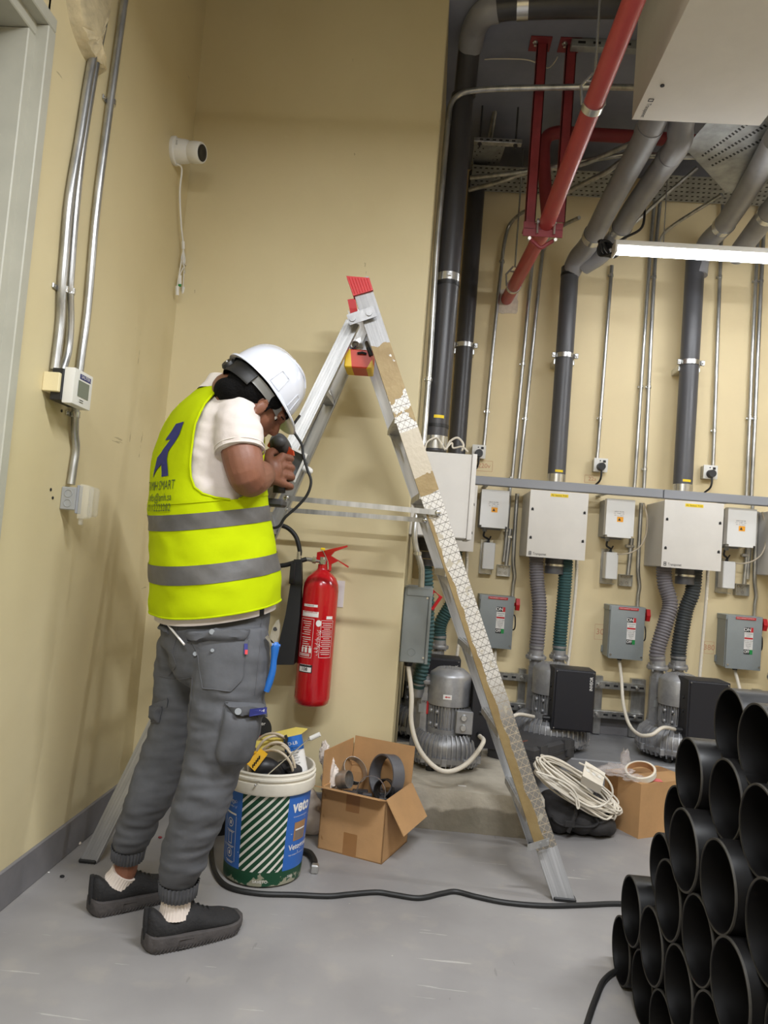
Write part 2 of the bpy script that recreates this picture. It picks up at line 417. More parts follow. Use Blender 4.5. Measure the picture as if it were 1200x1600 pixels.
# left wall with the door opening
D_top = PX(83, 32, XL); D_y = D_top.y; D_z = D_top.z - .03
dy = D_y - .03
w = MB()
w.box((XL - .2, dy, -.05), (XL, YN + .1, ZC), 0)
w.box((XL - .2, -3.1, -.05), (XL, dy - 1.05, ZC), 0)
w.box((XL - .2, dy - 1.06, D_z), (XL, dy + .01, ZC), 0)
struct('wall_left', w, M['wall'], 'cream left wall with conduits')
# door
f = MB()
cw = .075
f.box((XL - .05, dy - .01, 0), (XL + .014, dy + .03 , D_z - .011), .003)
f.box((XL - .05, dy - 1.13, D_z - .01), (XL + .014, dy + .03, D_z + .03), .003)
f.box((XL - .12, dy - .045, 0), (XL - .021, dy - .001, D_z - .046), .003)
f.box((XL - .12, dy - 1.05, D_z - .045), (XL - .021, dy - .001, D_z - .001), .003)
f.box((XL - .05, dy - 1.13, 0), (XL + .014, dy - 1.05, D_z - .011), .003)
f.box((XL - .18, dy - .065, 0), (XL - .121, dy - .03, D_z - .066), .002)
f.box((XL - .18, dy - 1.05, D_z - .065), (XL - .121, dy - .03, D_z - .03), .002)
d1 = MB().box((XL - .15, dy - 1.04, .005), (XL - .105, dy - .075, D_z - .07), .003)
o = struct('door_1', d1, M['door'], 'grey metal door in the left wall')
fo = f.build('door_frame', M['frame'], o); fo['label'] = 'pale grey steel door frame'
# baseboards
b = MB().box((XL - .0, dy + .03, 0), (XL + .012, YN - .0, .117), .002); struct('baseboard_left', b, M['base'])
b = MB().box((XL + .0, YN - .012, 0), (XR, YN + .002, .117), .002); struct('baseboard_center', b, M['base'])
b = MB().box((XR, YB - .012, .165), (4.0, YB + .002, .265), .002); struct('baseboard_back', b, M['base'])
# plinths
pl = MB()
pl.box((XR - .01, 3.93, -.02), (4.0, YB, .165), .006)
struct('plinth_back', pl, M['plinth'], 'grey painted plinth along the back wall')
def rough_slab(x0, x1, y0, y1, z1, nx=36, ny=16, nz=6):
    mb = MB(); g = random.Random(3)
    def jit(p, k): return V((p[0] + g.uniform(-k, k), p[1] + g.uniform(-k, k), p[2] + g.uniform(-k, k)))
    top = [[jit((x0 + (x1 - x0) * i / nx, y0 + (y1 - y0) * j / ny, z1), .0015) for i in range(nx + 1)] for j in range(ny + 1)]
    fr = [[(top[0][i] if k == nz else jit((x0 + (x1 - x0) * i / nx, y0 - .004, z1 * k / nz), .002)) for i in range(nx + 1)] for k in range(nz + 1)]
    mb.rings(top, False, False); mb.rings(fr, False, False)
    mb.add([(x1, y0, 0), (x1, y1, 0), (x1, y1, z1), (x1, y0, z1)], [(0, 1, 2, 3)])
    return mb
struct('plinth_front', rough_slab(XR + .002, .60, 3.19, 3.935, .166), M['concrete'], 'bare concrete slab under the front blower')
# plaster bulge round the conduit at the top of the left wall
mb = MB()
prof = [(100, -20), (108, 30), (118, 62), (132, 92), (150, 112), (152, 118), (140, 90), (150, 40), (160, -20)]
pp = [PX(x, y, XL) for x, y in prof]
g = random.Random(5)
c0 = sum(pp, V((0, 0, 0))) / len(pp)
ring0 = catmull(pp + [pp[0]], 5)[:-1]
mb.rings([ring0, [c0.lerp(p, .85) + V((.028 + g.uniform(0, .01), 0, 0)) for p in ring0], [c0.lerp(p, .45) + V((.04 + g.uniform(0, .008), 0, 0)) for p in ring0], [c0.lerp(p, .1) + V((.045, 0, 0)) for p in ring0]], True, True)
single('plaster_patch', mb, M['plaster'], 'rough plaster bulge round the conduits at the top of the left wall', 'plaster')

# ------------------------------------------------------------------ lamps
def batten(x0, x1, y, z, label, flat=False):
    t = thing('led_batten', label, 'lamp', (x0, y, z), 'LED battens hung below the ceiling')
    if flat:
        MB().box((x0, y - .06, z), (x1, y + .06, z + .05), .003).build('housing', M['white'], t)
        MB().add([(x0 + .02, y - .05, z - .0015), (x1 - .02, y - .05, z - .0015), (x1 - .02, y + .05, z - .0015), (x0 + .02, y + .05, z - .0015)], [(0, 3, 2, 1)]).build('diffuser', M['trough'], t)
        for xx in (x0 + .25, x1 - .25): MB().cyl((xx, y, z + .05), (xx, y, ZC), .003, n=8).build('hanger', M['steel'], t)
        return t
    a = MB(); a.box((x0, y - .045, z + .028), (x1, y + .045, z + .055), .006, seg=2); a.build('housing', M['white'], t)
    d = MB(); n = 14; pr = []
    for k in range(n + 1):
        q = PI + PI * k / n; pr.append((math.cos(q) * .034, math.sin(q) * .032))
    d.rings([[V((x, y + c, z + .028 + s)) for c, s in pr] for x in (x0 + .012, x1 - .012)], True, True)
    d.build('diffuser', M['led' if y > 3 else 'led_side'], t)
    for xx in (x0 + .006, x1 - .006): MB().box((xx - .007, y - .044, z - .008), (xx + .007, y + .044, z + .05), .004).build('end_cap', M['white'], t)
    for xx in (x0 + .25, x1 - .25): MB().cyl((xx, y, z + .05), (xx, y, ZC), .003, n=8).build('hanger', M['steel'], t)
    return t
for i, (x0, x1, y, z) in enumerate(LAMPS):
    batten(x0, x1, y, z, ['long lit LED batten hanging before the back wall', 'LED batten hanging above the photographer', 'LED batten hanging behind the photographer', 'LED batten hanging on the right side of the room'][i], 0 < i < 3)

# ================================================================== equipment sets on the back wall
WHERE = {'B': 'in the second set from the ladder', 'A': 'in the first set from the ladder',
         'C': 'in the set at the right edge', 'Z': 'right behind the ladder rail'}
def fx(o): return face_mx(o, (1, 0, 0), (0, 0, 1))
X_, Z_ = V((1, 0, 0)), V((0, 0, 1))
def cabinet(x0, x1, z0, z1, yf, yb, label, logo=True):
    t = thing('wall_cabinet', label, 'cabinet', ((x0 + x1) / 2, yb, z0), 'pale wall cabinets over the blowers')
    MB().box((x0 + .004, yf + .012, z0 + .003), (x1 - .004, yb, z1 - .003), .004).build('body', M['cab'], t)
    MB().box((x0, yf, z0), (x1, yf + .011, z1), .003, seg=2).build('door', M['cab'], t)
    k = MB()
    for xx in (x0 + .018, x1 - .018):
        for zz in (z0 + .11, z1 - .11):
            k.add([V((xx - .008, yf - .001, zz - .009)), V((xx + .008, yf - .001, zz - .009)), V((xx + .001, yf - .004, zz + .011))], [(0, 1, 2)])
            k.cyl((xx, yf - .003, zz), (xx, yf + .001, zz), .007, n=10)
    k.build('latch', M['ink'], t)
    lb = MB(); mx = fx((0, yf - .0006, 0))
    cxm = (x0 + x1) / 2
    rect(lb, mx, cxm - .05, z1 - .032, cxm + .05, z1 - .014, 0)
    text(lb, 'Air Suction TCD', .013, mx @ Matrix.Translation((cxm, z1 - .0235, .0006)), 1)
    lb.build('yellow_label', [M['yellow'], M['ink']], t, smooth=0)['label'] = 'yellow printed label'
    lg = MB()
    q = mx @ Matrix.Translation((x0 + .02, z0 + .02, 0))
    for a in ((-.007, -.011, -.004, .011), (.004, -.011, .007, .011), (-.007, .008, .007, .011), (-.007, -.011, .007, -.008), (-.006, -.002, .006, .002)): rect(lg, q, *a)
    text(lg, 'Transponet', .021, mx @ Matrix.Translation((x0 + .074, z0 + .018, 0)), 0, fit=.075)
    if logo: lg.build('logo', M['ink'], t, smooth=0)
    s = MB()
    return t
# --- set B, the one the others are copied from
B = {}
yf = 4.24
bx0, bx1 = PY(1036, 832, yf).x, PY(1129, 840, yf).x
bz0, bz1 = PY(1080, 889.5, yf).z, PY(1082, 783.5, yf).z
B['cabinet'] = cabinet(bx0, bx1, bz0, bz1, yf, YB, 'pale wall cabinet with yellow label ' + WHERE['B'])
# pipe stub under the cabinet, its own short socket
p0 = PY(1071, 889, 4.40); p1 = PY(1069, 913, 4.40)
t = thing('pipe_socket', 'short dark grey pipe socket under the cabinet ' + WHERE['B'], 'pipe', (p0.x, p0.y, p1.z), 'pipe sockets under the cabinets')
MB().cyl((p0.x, p0.y, p0.z + .01), (p0.x, p0.y, p1.z), .055, n=28).build('socket', M['pvc'], t)
r = MB(); r.lathe([(.057, 0), (.059, 0), (.059, .012), (.057, .012)], Matrix.Translation((p0.x, p0.y, p1.z + .045)), 28)
r.cyl((p0.x + .055, p0.y - .02, p1.z + .051), (p0.x + .075, p0.y - .02, p1.z + .051), .006, n=8); r.build('band_clamp', M['steel'], t)
B['socket'] = t
# small enclosure
ye = 4.395
ex0, ex1 = PY(947, 810, ye).x, PY(991, 812, ye).x; ez0, ez1 = PY(968, 840, ye).z, PY(970, 780, ye).z
t = thing('filter_enclosure', 'small pale enclosure with orange warning sticker ' + WHERE['B'], 'electrical box', ((ex0 + ex1) / 2, YB, ez0), 'small enclosures beside the cabinets')
b = MB(); b.box((ex0 + .003, ye + .05, ez0 + .004), (ex1 - .003, YB, ez1 - .004), .005, seg=2)
for zz in (ez0 - .004, ez1 - .012): b.box((ex0 + .02, YB - .01, zz), (ex1 - .02, YB - .002, zz + .018), .001)
b.build('base', M['encl_base'], t)
b = MB(); b.prism([(ex0 + .012, ye, ez0), (ex1 - .012, ye, ez0), (ex1 - .012, ye, ez0 + .012), (ex1, ye, ez0 + .012), (ex1, ye, ez1), (ex0, ye, ez1), (ex0, ye, ez0 + .012), (ex0 + .012, ye, ez0 + .012)], (0, .052, 0))
b.build('lid', M['encl'], t)
k = MB(); mx = fx((0, ye - .0006, 0)); cxm = (ex0 + ex1) / 2 + .0
rect(k, mx, cxm - .045, ez1 - .105, cxm + .04, ez1 - .065)
for i, (s_, sz) in enumerate((('LEROY-FILTER', .009), ('C E   3x480V  16A', .008), ('IP55  No. 1244210', .007))): text(k, s_, sz, mx @ Matrix.Translation((cxm - .008, ez1 - .075 - .011 * i, .0006)), 1)
k.build('rating_label', [M['sticker'], M['ink']], t, smooth=0)['label'] = 'white printed rating label'
k = MB(); rect(k, mx, cxm - .018, ez0 + .092, cxm + .018, ez0 + .122)
q = mx @ Matrix.Translation((cxm - .004, ez0 + .107, .0006)); k.add([q @ V((-.009, -.008, 0)), q @ V((.009, -.008, 0)), q @ V((0, .009, 0))], [(0, 1, 2)], 1)
k.build('warning_sticker', [M['orange'], M['ink']], t, smooth=0)['label'] = 'orange warning sticker'
g = MB(); g.cyl((ex0 + .04, ye + .1, ez0 + .004), (ex0 + .04, ye + .1, ez0 - .022), .013, n=14); g.build('cable_gland', M['encl_base'], t)
B['encl'] = t
# relay box on its bracket
yr = 4.50
rx0, rx1 = PY(946.5, 884, yr).x, PY(965.5, 885, yr).x; rz0, rz1 = PY(955, 905, yr).z, PY(957, 863, yr).z
t = thing('relay_box', 'narrow white relay box on a metal bracket ' + WHERE['B'], 'electrical box', ((rx0 + rx1) / 2, YB, rz0), 'relay boxes under the enclosures')
MB().box((rx0, yr, rz0), (rx1, YB - .006, rz1), .004).build('box', M['encl'], t)
b = MB(); b.box((rx0 - .012, YB - .006, rz0 - .03), (rx1 - .008, YB, rz1 + .02), .001); b.box((rx0 - .012, YB - .05, rz0 - .03), (rx1 - .008, YB - .005, rz0 - .026), .001); b.build('bracket', M['galv'], t)
b = MB(); b.tube([(rx0 + .03, yr + .03, rz1), (rx0 + .035, yr + .03, rz1 + .02), (rx0 + .042, yr + .02, rz1 + .04)], .004, n=8)
b.cyl((rx0 + .03, yr + .03, rz1 - .002), (rx0 + .03, yr + .03, rz1 + .012), .008, n=10); b.build('toggle', M['black'], t)
B['relay'] = t
# link cable enclosure -> relay box
mb = MB(); mb.tube([(ex0 + .04, ye + .1, ez0 - .02), (ex0 + .038, ye + .1, ez0 - .05), (rx0 + .03, yr + .03, rz1 + .02), (rx0 + .022, yr + .03, rz1 - .002)], .006, n=10, smooth=5)
B['link'] = single('short_cable', mb, M['black'], 'short dark cable above the relay box ' + WHERE['B'], 'cable', 'short dark link cables')
# open square junction box with short conduit
yj = 4.545
jx0, jx1 = PY(967.5, 907, yj).x, PY(988.5, 908, yj).x; jz0, jz1 = PY(978, 916, yj).z, PY(979, 898, yj).z
t = thing('junction_box', 'open galvanised square junction box ' + WHERE['B'], 'electrical box', ((jx0 + jx1) / 2, YB, jz0), 'open galvanised junction boxes')
b = MB(); b.box((jx0, YB - .004, jz0), (jx1, YB, jz1), .0)
for a in (((jx0, yj, jz0), (jx0 + .003, YB, jz1)), ((jx1 - .003, yj, jz0), (jx1, YB, jz1)), ((jx0, yj, jz0), (jx1, YB, jz0 + .003)), ((jx0, yj, jz1 - .003), (jx1, YB, jz1))): b.box(*a, bev=.0005)
b.build('box', M['galv'], t)
b = MB()
for dx, dz in ((.02, .02), (.05, .05), (.055, .02), (.03, .055)): b.torus((jx0 + dx, YB - .006, jz0 + dz), .007, .0015, Matrix.Rotation(PI / 2, 4, 'X'), 14, 6)
b.build('knockout', M['steel'], t)
B['jbox'] = t
t = thing('short_conduit', 'short galvanised conduit above the junction box ' + WHERE['B'], 'conduit', (jx0 + .055, YB, jz1), 'short conduits under the enclosures')
MB().cyl((jx0 + .055, yj + .02, jz1 - .004), (jx0 + .065, yj + .02, ez0 + .01), .0135, n=16).build('tube', M['galv'], t)
b = MB(); b.box((jx0 + .03, yj + .005, ez0 - .05), (jx0 + .08, YB, ez0 - .03), .004); b.build('clip', M['steel'], t)
B['short'] = t
# disconnect switch
ys = 4.445
sx0, sx1 = PY(952.5, 988, ys).x, PY(1006.5, 990, ys).x; sz0, sz1 = PY(978, 1030.5, ys).z, PY(981, 947.5, ys).z
def switch(x0, x1, z0, z1, yf, yb, label):
    t = thing('disconnect_switch', label, 'switch', ((x0 + x1) / 2, yb, z0), 'grey disconnect switches')
    b = MB(); b.box((x0 - .004, yf + .012, z0 + .004), (x1 + .0, yb, z1 - .002), .003); b.box((x0 - .012, yb - .016, z0 + .02), (x0, yb - .004, z0 + .06), .001); b.build('body', M['switch'], t)
    b = MB(); b.box((x0, yf, z0), (x1, yf + .012, z1 - .004), .003, seg=2); b.box((x0 - .008, yf + .004, z1 - .03), (x1 + .003, yb, z1), .002); b.build('cover', M['switch'], t)
    b = MB()
    for q in ((x0 + .012, z0 + .022), (x1 - .01, z0 + .02)): b.cyl((q[0], yf - .005, q[1]), (q[0], yf, q[1]), .006, n=10)
    b.build('screw', M['steel'], t)
    mx = fx((0, yf - .0008, 0)); k = MB(); w = x1 - x0; c = x0 + w * .62
    rect(k, mx, x0 + .045, z1 - .021, x1 - .04, z1 - .007, 0, .0042)
    text(k, 'DISCONNECT SWITCH', .009, mx @ Matrix.Translation((x0 + .5 * w, z1 - .014, .0048)), 1, fit=.1)
    k.build('red_strip', [M['red_ink'], M['sticker']], t, smooth=0)['label'] = 'red printed strip'
    k = MB()
    zt = z1 - .065
    rect(k, mx, c - .025, zt - .155, c + .025, zt, 0)
    rect(k, mx, c - .025, zt - .028, c + .008, zt, 1, .001); rect(k, mx, c + .008, zt - .028, c + .025, zt, 2, .001)
    rect(k, mx, c - .025, zt - .155, c + .008, zt - .128, 1, .001); rect(k, mx, c + .008, zt - .155, c + .025, zt - .128, 3, .001)
    rect(k, mx, c - .024, zt - .068, c + .024, zt - .058, 2, .001)
    text(k, 'ON', .026, mx @ Matrix.Translation((c - .0085, zt - .014, .0015)), 4, bold=.02); text(k, 'OFF', .023, mx @ Matrix.Translation((c - .0085, zt - .1415, .0015)), 4, bold=.02, fit=.03)
    for i, s_ in enumerate(('WARNING', 'SAFETY')): text(k, s_, .009, mx @ Matrix.Translation((c, zt - .038 - i * .012, .001)), 1)
    for i, s_ in enumerate(('DO NOT OPEN', 'UNLESS OFF', 'QUALIFIED', 'PERSONS', 'ONLY')): text(k, s_, .007, mx @ Matrix.Translation((c, zt - .078 - i * .010, .001)), 1)
    k.build('on_off_label', [M['sticker'], M['ink'], M['red_ink'], M['green'], M['sticker']], t, smooth=0)['label'] = 'ON and OFF label strip'
    b = MB(); hx = x1 + .012; hz = z1 - .045
    b.tube([(x1, yf + .07, hz - .002), (hx + .004, yf + .05, hz)], .011, n=10)
    pr = [(hx, yf + .02, hz - .034), (hx, yf + .055, hz - .034), (hx, yf + .066, hz), (hx, yf + .055, hz + .036), (hx, yf + .02, hz + .036), (hx, yf + .004, hz)]
    b.prism([V(p) for p in pr], (.022, 0, 0)); b.build('handle', M['red'], t)['label'] = 'red switch handle'
    b = MB(); b.tube([(x1, yf + .04, hz - .06), (x1 + .014, yf + .03, hz - .075), (x1 + .016, yf + .03, hz - .14), (x1, yf + .04, hz - .155)], .004, n=8, smooth=4); b.build('latch', M['black'], t)
    b = MB(); c2 = x0 + .42 * w; b.cyl((c2, yf + .07, z0 + .004), (c2, yf + .07, z0 - .014), .018, .013, 16); b.build('cable_gland', M['black'], t)
    return t
B['switch'] = switch(sx0, sx1, sz0, sz1, ys, YB, 'disconnect switch with ON OFF label ' + WHERE['B'])
# bent conduit from trunking to the switch
def conduit(name, pts, r, label, clips=(), group=None, m='galv', n=12, smooth=6, cat='conduit', clip_w=.035, wall=None):
    pts = [V(p) for p in pts]; lo = min(pts, key=lambda p: p.z)
    t = thing(name, label, cat, lo, group)
    MB().tube(pts, r, n=n, smooth=smooth).build('tube', M[m], t)
    for c in clips:
        best = min(range(len(pts) - 1), key=lambda i: abs((pts[i].z + pts[i + 1].z) / 2 - c) if not (min(pts[i].z, pts[i + 1].z) <= c <= max(pts[i].z, pts[i + 1].z)) else -1)
        a, b_ = pts[best], pts[best + 1]; k = (c - a.z) / (b_.z - a.z) if abs(b_.z - a.z) > 1e-6 else .5
        p = a.lerp(b_, k)
        q = MB(); q.cyl(p - V((0, 0, .008)), p + V((0, 0, .008)), r * 1.2, n=n)
        yw = YB if wall is None else wall
        q.box((p.x - clip_w * .5, p.y + r * .5, p.z - .008), (p.x + clip_w * .5, p.y + r * 1.6, p.z + .008), .002)
        q.cyl((p.x - clip_w * .42, p.y + r * .2, p.z), (p.x - clip_w * .42, p.y + r, p.z), .004, n=8)
        q.build('clip', M['steel'], t)
    return t
yc = 4.55
B['conduit'] = conduit('bent_conduit', [PY(1002, 786, yc), PY(999, 840, yc), PY(997, 890, yc), PY(999, 915, yc), PY(997, 930, yc), PY(996, 948, yc)], .012, 'bent conduit into the disconnect switch ' + WHERE['B'], group='bent conduits into the switches')
mb = MB(); mb.tube([PY(1006, 786, 4.5), PY(1011, 808, 4.48), PY(1010, 832, 4.46), PY(1002, 852, 4.45), PY(987, 863, 4.46), PY(970, 866, 4.48), V((rx0 + .055, yr + .03, rz1))], .0045, n=8, smooth=5)
B['loop'] = single('grey_cable', mb, M['beige_cable'], 'thin pale cable looping to the relay box ' + WHERE['B'], 'cable', 'thin looping cables')
# ribbed hoses
def hose(pts, r, mname, label, group='ribbed hoses', ribs=34, cuff=.03):
    P = catmull(pts, 12); L = [0]
    for a, b_ in zip(P, P[1:]): L.append(L[-1] + (b_ - a).length)
    n = ribs * 4; Q = []
    for i in range(n + 1):
        d = L[-1] * i / n; k = 0
        while k < len(L) - 2 and L[k + 1] < d: k += 1
        u = (d - L[k]) / max(1e-9, L[k + 1] - L[k]); Q.append(P[k].lerp(P[k + 1], u))
    rr = []
    for i in range(n + 1):
        d = L[-1] * i / n
        rr.append(r * .93 if L[-1] - d < cuff else r * (1.03 if i % 4 in (0, 1) else .90))
    lo = min(P, key=lambda p: p.z)
    t = thing('ribbed_hose', label, 'hose', lo, group)
    MB().tube(Q, rr, n=22).build('tube', M[mname], t, smooth=20)
    e = P[-1]; d = (P[-1] - P[-3]).normalized()
    c = MB(); c.cyl(e - d * .045, e - d * .03, r * 1.0, n=22); c.cyl(e - d * .02, e + d * .02, r * .98, n=22); c.build('cuff', M['alu_cast'], t)
    return t
BC = V(PY(1058, 1150, 4.15)); BC.z = .166
B['hose_l'] = hose([PY(1037, 884, 4.36), PY(1039, 912, 4.36), PY(1047, 942, 4.34), PY(1041, 970, 4.32), V((BC.x - .08, BC.y + .155, .72)), V((BC.x - .075, BC.y + .155, .64))], .043, 'hose', 'grey ribbed hose with a strong bend ' + WHERE['B'])
B['hose_r'] = hose([PY(1086, 886, 4.40), PY(1082, 925, 4.41), PY(1071, 955, 4.42), V((BC.x + .075, BC.y + .26, .74)), V((BC.x + .075, BC.y + .26, .64))], .043, 'hose_dark', 'charcoal ribbed hose with a slight bend ' + WHERE['B'])
mb = MB()
P = [PY(1106, 890, 4.40), PY(1104, 930, 4.42), PY(1098, 1000, 4.42), PY(1093, 1060, 4.40)]; Pc = catmull(P, 30)
mb.tube(Pc, [.009 if i % 3 else .0105 for i in range(len(Pc))], n=10)
B['flex'] = single('ribbed_conduit', mb, M['white_cable'], 'thin cream ribbed conduit below the cabinet ' + WHERE['B'], 'conduit', 'thin cream ribbed conduits')

# --- blower
def blower(c, R, rm, H, label, inv=None, towers=(), term=False, glands=True, nf=44):
    """side channel blower standing at c; R disc radius, rm motor radius, H height of the motor"""
    cx, cy, cz = c
    t = thing('side_channel_blower', label, 'blower', c, 'side channel blowers on the plinth')
    T = Matrix.Translation(V(c))
    z0, z1 = .035, .15
    b = MB(); b.lathe([(.0, z0), (R * .9, z0), (R * .99, z0 + .012), (R, z0 + .02), (R, z0 + .035), (R * .93, z0 + .04), (R * .95, z0 + .07), (R * .9, z1 - .01), (R * .76, z1 + .012), (R * .6, z1), (R * .55, z1 - .02), (0, z1 - .02)], T, 64)
    k = R * .99
    for q in range(10):
        a = 2 * PI * (q + .4) / 10; p = V((cx + k * math.cos(a), cy + k * math.sin(a), cz + z0 + .004)); b.box(p - V((.012, .012, 0)), p + V((.012, .012, .034)), .003)
    b.build('impeller_housing', M['alu_cast'], t)
    f = MB()
    for q in range(nf):
        a = 2 * PI * q / nf; d = V((math.cos(a), math.sin(a), 0)); s = V((-math.sin(a), math.cos(a), 0)) * .0022; p = V(c)
        prof = [(R * .72, z1 + .012), (R * .82, z1 + .022), (R * .97, z1 - .006), (R * 1.03, z1 - .04), (R * 1.04, z0 + .03), (R * .9, z0 + .03)]
        f.prism([p + d * r_ + V((0, 0, z_)) - s for r_, z_ in prof], s * 2)
        prof = [(R * .75, z0 - .01), (R * .98, z0 - .008), (R * 1.02, z0 + .015), (R * .75, z0 + .015)]
        f.prism([p + d * r_ + V((0, 0, z_)) - s for r_, z_ in prof], s * 2)
    f.build('cooling_fins', M['alu_cast'], t)
    for q in range(3):
        a = 2 * PI * q / 3 + 4.1; p = V((cx + R * .7 * math.cos(a), cy + R * .7 * math.sin(a), cz)); MB().cyl(p, p + V((0, 0, .036)), .022, n=14).build('foot', M['rubber'], t)
    # motor
    zb = z1 + .02; zt = H * .66
    m_ = MB(); m_.lathe([(rm * .95, z1 - .02), (rm * .95, zb + .012), (rm * .8, zb + .02), (rm * .8, zt)], T, 40)
    for q in range(36):
        a = 2 * PI * q / 36; d = V((math.cos(a), math.sin(a), 0)); s = V((-math.sin(a), math.cos(a), 0)) * .0016
        m_.prism([V(c) + d * r_ + V((0, 0, z_)) - s for r_, z_ in ((rm * .78, zb + .015), (rm * .96, zb + .015), (rm * .96, zt), (rm * .78, zt))], s * 2)
    for a in (-2.2, -1.0, -.55, -2.65):
        for zz in (zb + .03, zt - .04):
            d = V((math.cos(a), math.sin(a), 0)); p = V(c) + d * rm * .93 + V((0, 0, zz)); m_.ball(p, .011, 6)
    m_.build('motor', M['alu_cast'], t)
    cv = MB(); cv.lathe([(rm * .98, zt - .012), (rm * 1.02, zt - .01), (rm * 1.02, H - .035), (rm * .97, H - .022), (rm * .66, H), (rm * .6, H + .002), (0, H + .002)], T, 48)
    for q in range(3):
        for w in range(10): a = 2 * PI * w / 10 + q * .2; cv.cyl(V(c) + V((rm * (.2 + .15 * q) * math.cos(a), rm * (.2 + .15 * q) * math.sin(a), H)), V(c) + V((rm * (.2 + .15 * q) * math.cos(a), rm * (.2 + .15 * q) * math.sin(a), H + .004)), .004, n=6)
    cv.build('fan_cover', M['alu_cast'], t)
    if term:
        b = MB(); p = V((cx + rm * .35, cy - rm * 1.12, cz + zb + .005)); b.box(p, p + V((rm * .8, .12, .105)), .004); b.build('terminal_box', M['alu_cast'], t)
        for zz in (.03, .075):
            g = MB(); g.cyl(p + V((rm * .36, .002, zz)), p + V((rm * .36, -.012, zz)), .017, .012, 18); g.build('gland_plug', M['steel'], t)
        k = MB(); mx = fx((cx - .012, cy - rm * 1.03, cz + zt + .035)); rect(k, mx, -.02, -.011, .02, .011)
        k.add([mx @ V(q) for q in ((-.013, 0, .001), (-.004, .005, .001), (-.004, .002, .001), (.013, .002, .001), (.013, -.002, .001), (-.004, -.002, .001), (-.004, -.005, .001))], [(0, 1, 2, 3, 4, 5, 6)], 1)
        k.build('arrow_sticker', [M['sticker'], M['red_ink']], t, smooth=0)['label'] = 'red rotation arrow sticker'
    for (tx, ty, tr, th) in towers:
        b = MB(); p = V((cx + tx, cy + ty, cz))
        rr = []
        for z_, k in ((.11, 1.15), (.16, 1.1), (.2, 1.0), (th - .05, .95), (th - .03, .97), (th - .03, .85), (th, .85)):
            rr.append([p + V((math.cos(2 * PI * i / 8 + PI / 8) * tr * k, math.sin(2 * PI * i / 8 + PI / 8) * tr * k, z_)) for i in range(8)])
        b.rings(rr); b.build('silencer_tower', M['alu_cast'], t, smooth=20)
        b = MB(); b.lathe([(tr * .8, th - .02), (tr * .8, th + .012), (tr * 1.35, th + .014), (tr * 1.4, th + .02), (tr * 1.4, th + .028), (tr * 1.35, th + .034), (tr * .95, th + .036), (tr * .95, th + .05)], Matrix.Translation(p), 28, cap=True)
        for q in range(4):
            a = PI / 4 + q * PI / 2; b.cyl(p + V((tr * 1.25 * math.cos(a), tr * 1.25 * math.sin(a), th + .005)), p + V((tr * 1.25 * math.cos(a), tr * 1.25 * math.sin(a), th + .045)), .006, n=8)
        b.build('flange', M['alu_cast'], t)
    if towers:
        tx, ty, tr, th = towers[0]; k = MB(); mx = fx((cx + tx, cy + ty - tr * 1.0, cz + .27))
        rect(k, mx, -.024, -.03, .0, .01); text(k, 'FPZ', .016, mx @ Matrix.Translation((.002, .02, .0004)), 1); rect(k, mx, .012, -.035, .022, .025, 2)
        k.build('name_plate', [M['encl_base'], M['ink'], M['red_ink']], t, smooth=0)['label'] = 'grey and red name plate'
    if inv:
        x0, x1, y0, y1, zi0, zi1, facing = inv
        b = MB(); b.box((cx + x0, cy + y0, cz + zi0), (cx + x1, cy + y1, cz + zi1), .006, seg=2)
        if facing == 'cam': b.box((cx + x0 + .008, cy + y0 - .006, cz + zi0 + .006), (cx + x1 - .006, cy + y0 + .004, cz + zi1 - .006), .004)
        else: b.box((cx + x1 - .004, cy + y0 + .008, cz + zi0 + .006), (cx + x1 + .006, cy + y1 - .006, cz + zi1 - .006), .004)
        iv = b.build('inverter', M['inverter'], t); iv['label'] = 'black inverter box'
        k = MB()
        if facing == 'cam': mx = face_mx((cx + x1 - .022, cy + y0 - .0068, cz + zi1 - .065), (0, 0, 1), (-1, 0, 0)); 
        else: mx = face_mx((cx + x1 + .0068, cy + y1 - .03, cz + zi1 - .065), (0, 0, 1), (0, -1, 0))
        text(k, 'INVEOR', .022, mx, 0, bold=.01, fit=.07); k.build('lettering', M['sticker'], iv, smooth=0)
        g = MB()
        if facing == 'cam': p = V((cx + x0, cy + y0 + .06, cz + zi0 + .045)); g.cyl(p + V((.01, 0, 0)), p - V((.035, 0, 0)), .016, .013, 14)
        else: p = V((cx + x0 + .04, cy + y0, cz + zi0 + .06)); g.cyl(p + V((0, .01, 0)), p - V((0, .03, 0)), .015, .012, 14)
        for zz in (.1, .17): g.cyl(p + V((.01, 0, zz)), p + V((-.006, 0, zz)), .009, n=10)
        g.build('cable_gland', M['black'], iv)
        g = MB()
        if facing == 'cam':
            for q in ((x0 + .012, zi0 + .012), (x0 + .012, zi1 - .012), (x1 - .012, zi1 - .012)): g.cyl((cx + q[0], cy + y0 - .009, cz + q[1]), (cx + q[0], cy + y0, cz + q[1]), .004, n=8)
        else:
            for q in (zi0 + .05, zi1 - .05): g.cyl((cx + x0 + .05, cy + y0 - .008, cz + q), (cx + x0 + .05, cy + y0, cz + q), .007, n=10)
        g.build('screw', M['steel'], iv)
    return t
bc = V(PY(1058, 1150, 4.15)); bc.z = .166
B['blower'] = blower(bc, .205, .108, .447, 'large blower with black inverter box ' + WHERE['B'],
    inv=(-.035, .178, -.22, -.06, .135, .45, 'cam'), towers=[(-.075, .155, .042, .43), (.075, .26, .04, .43)])
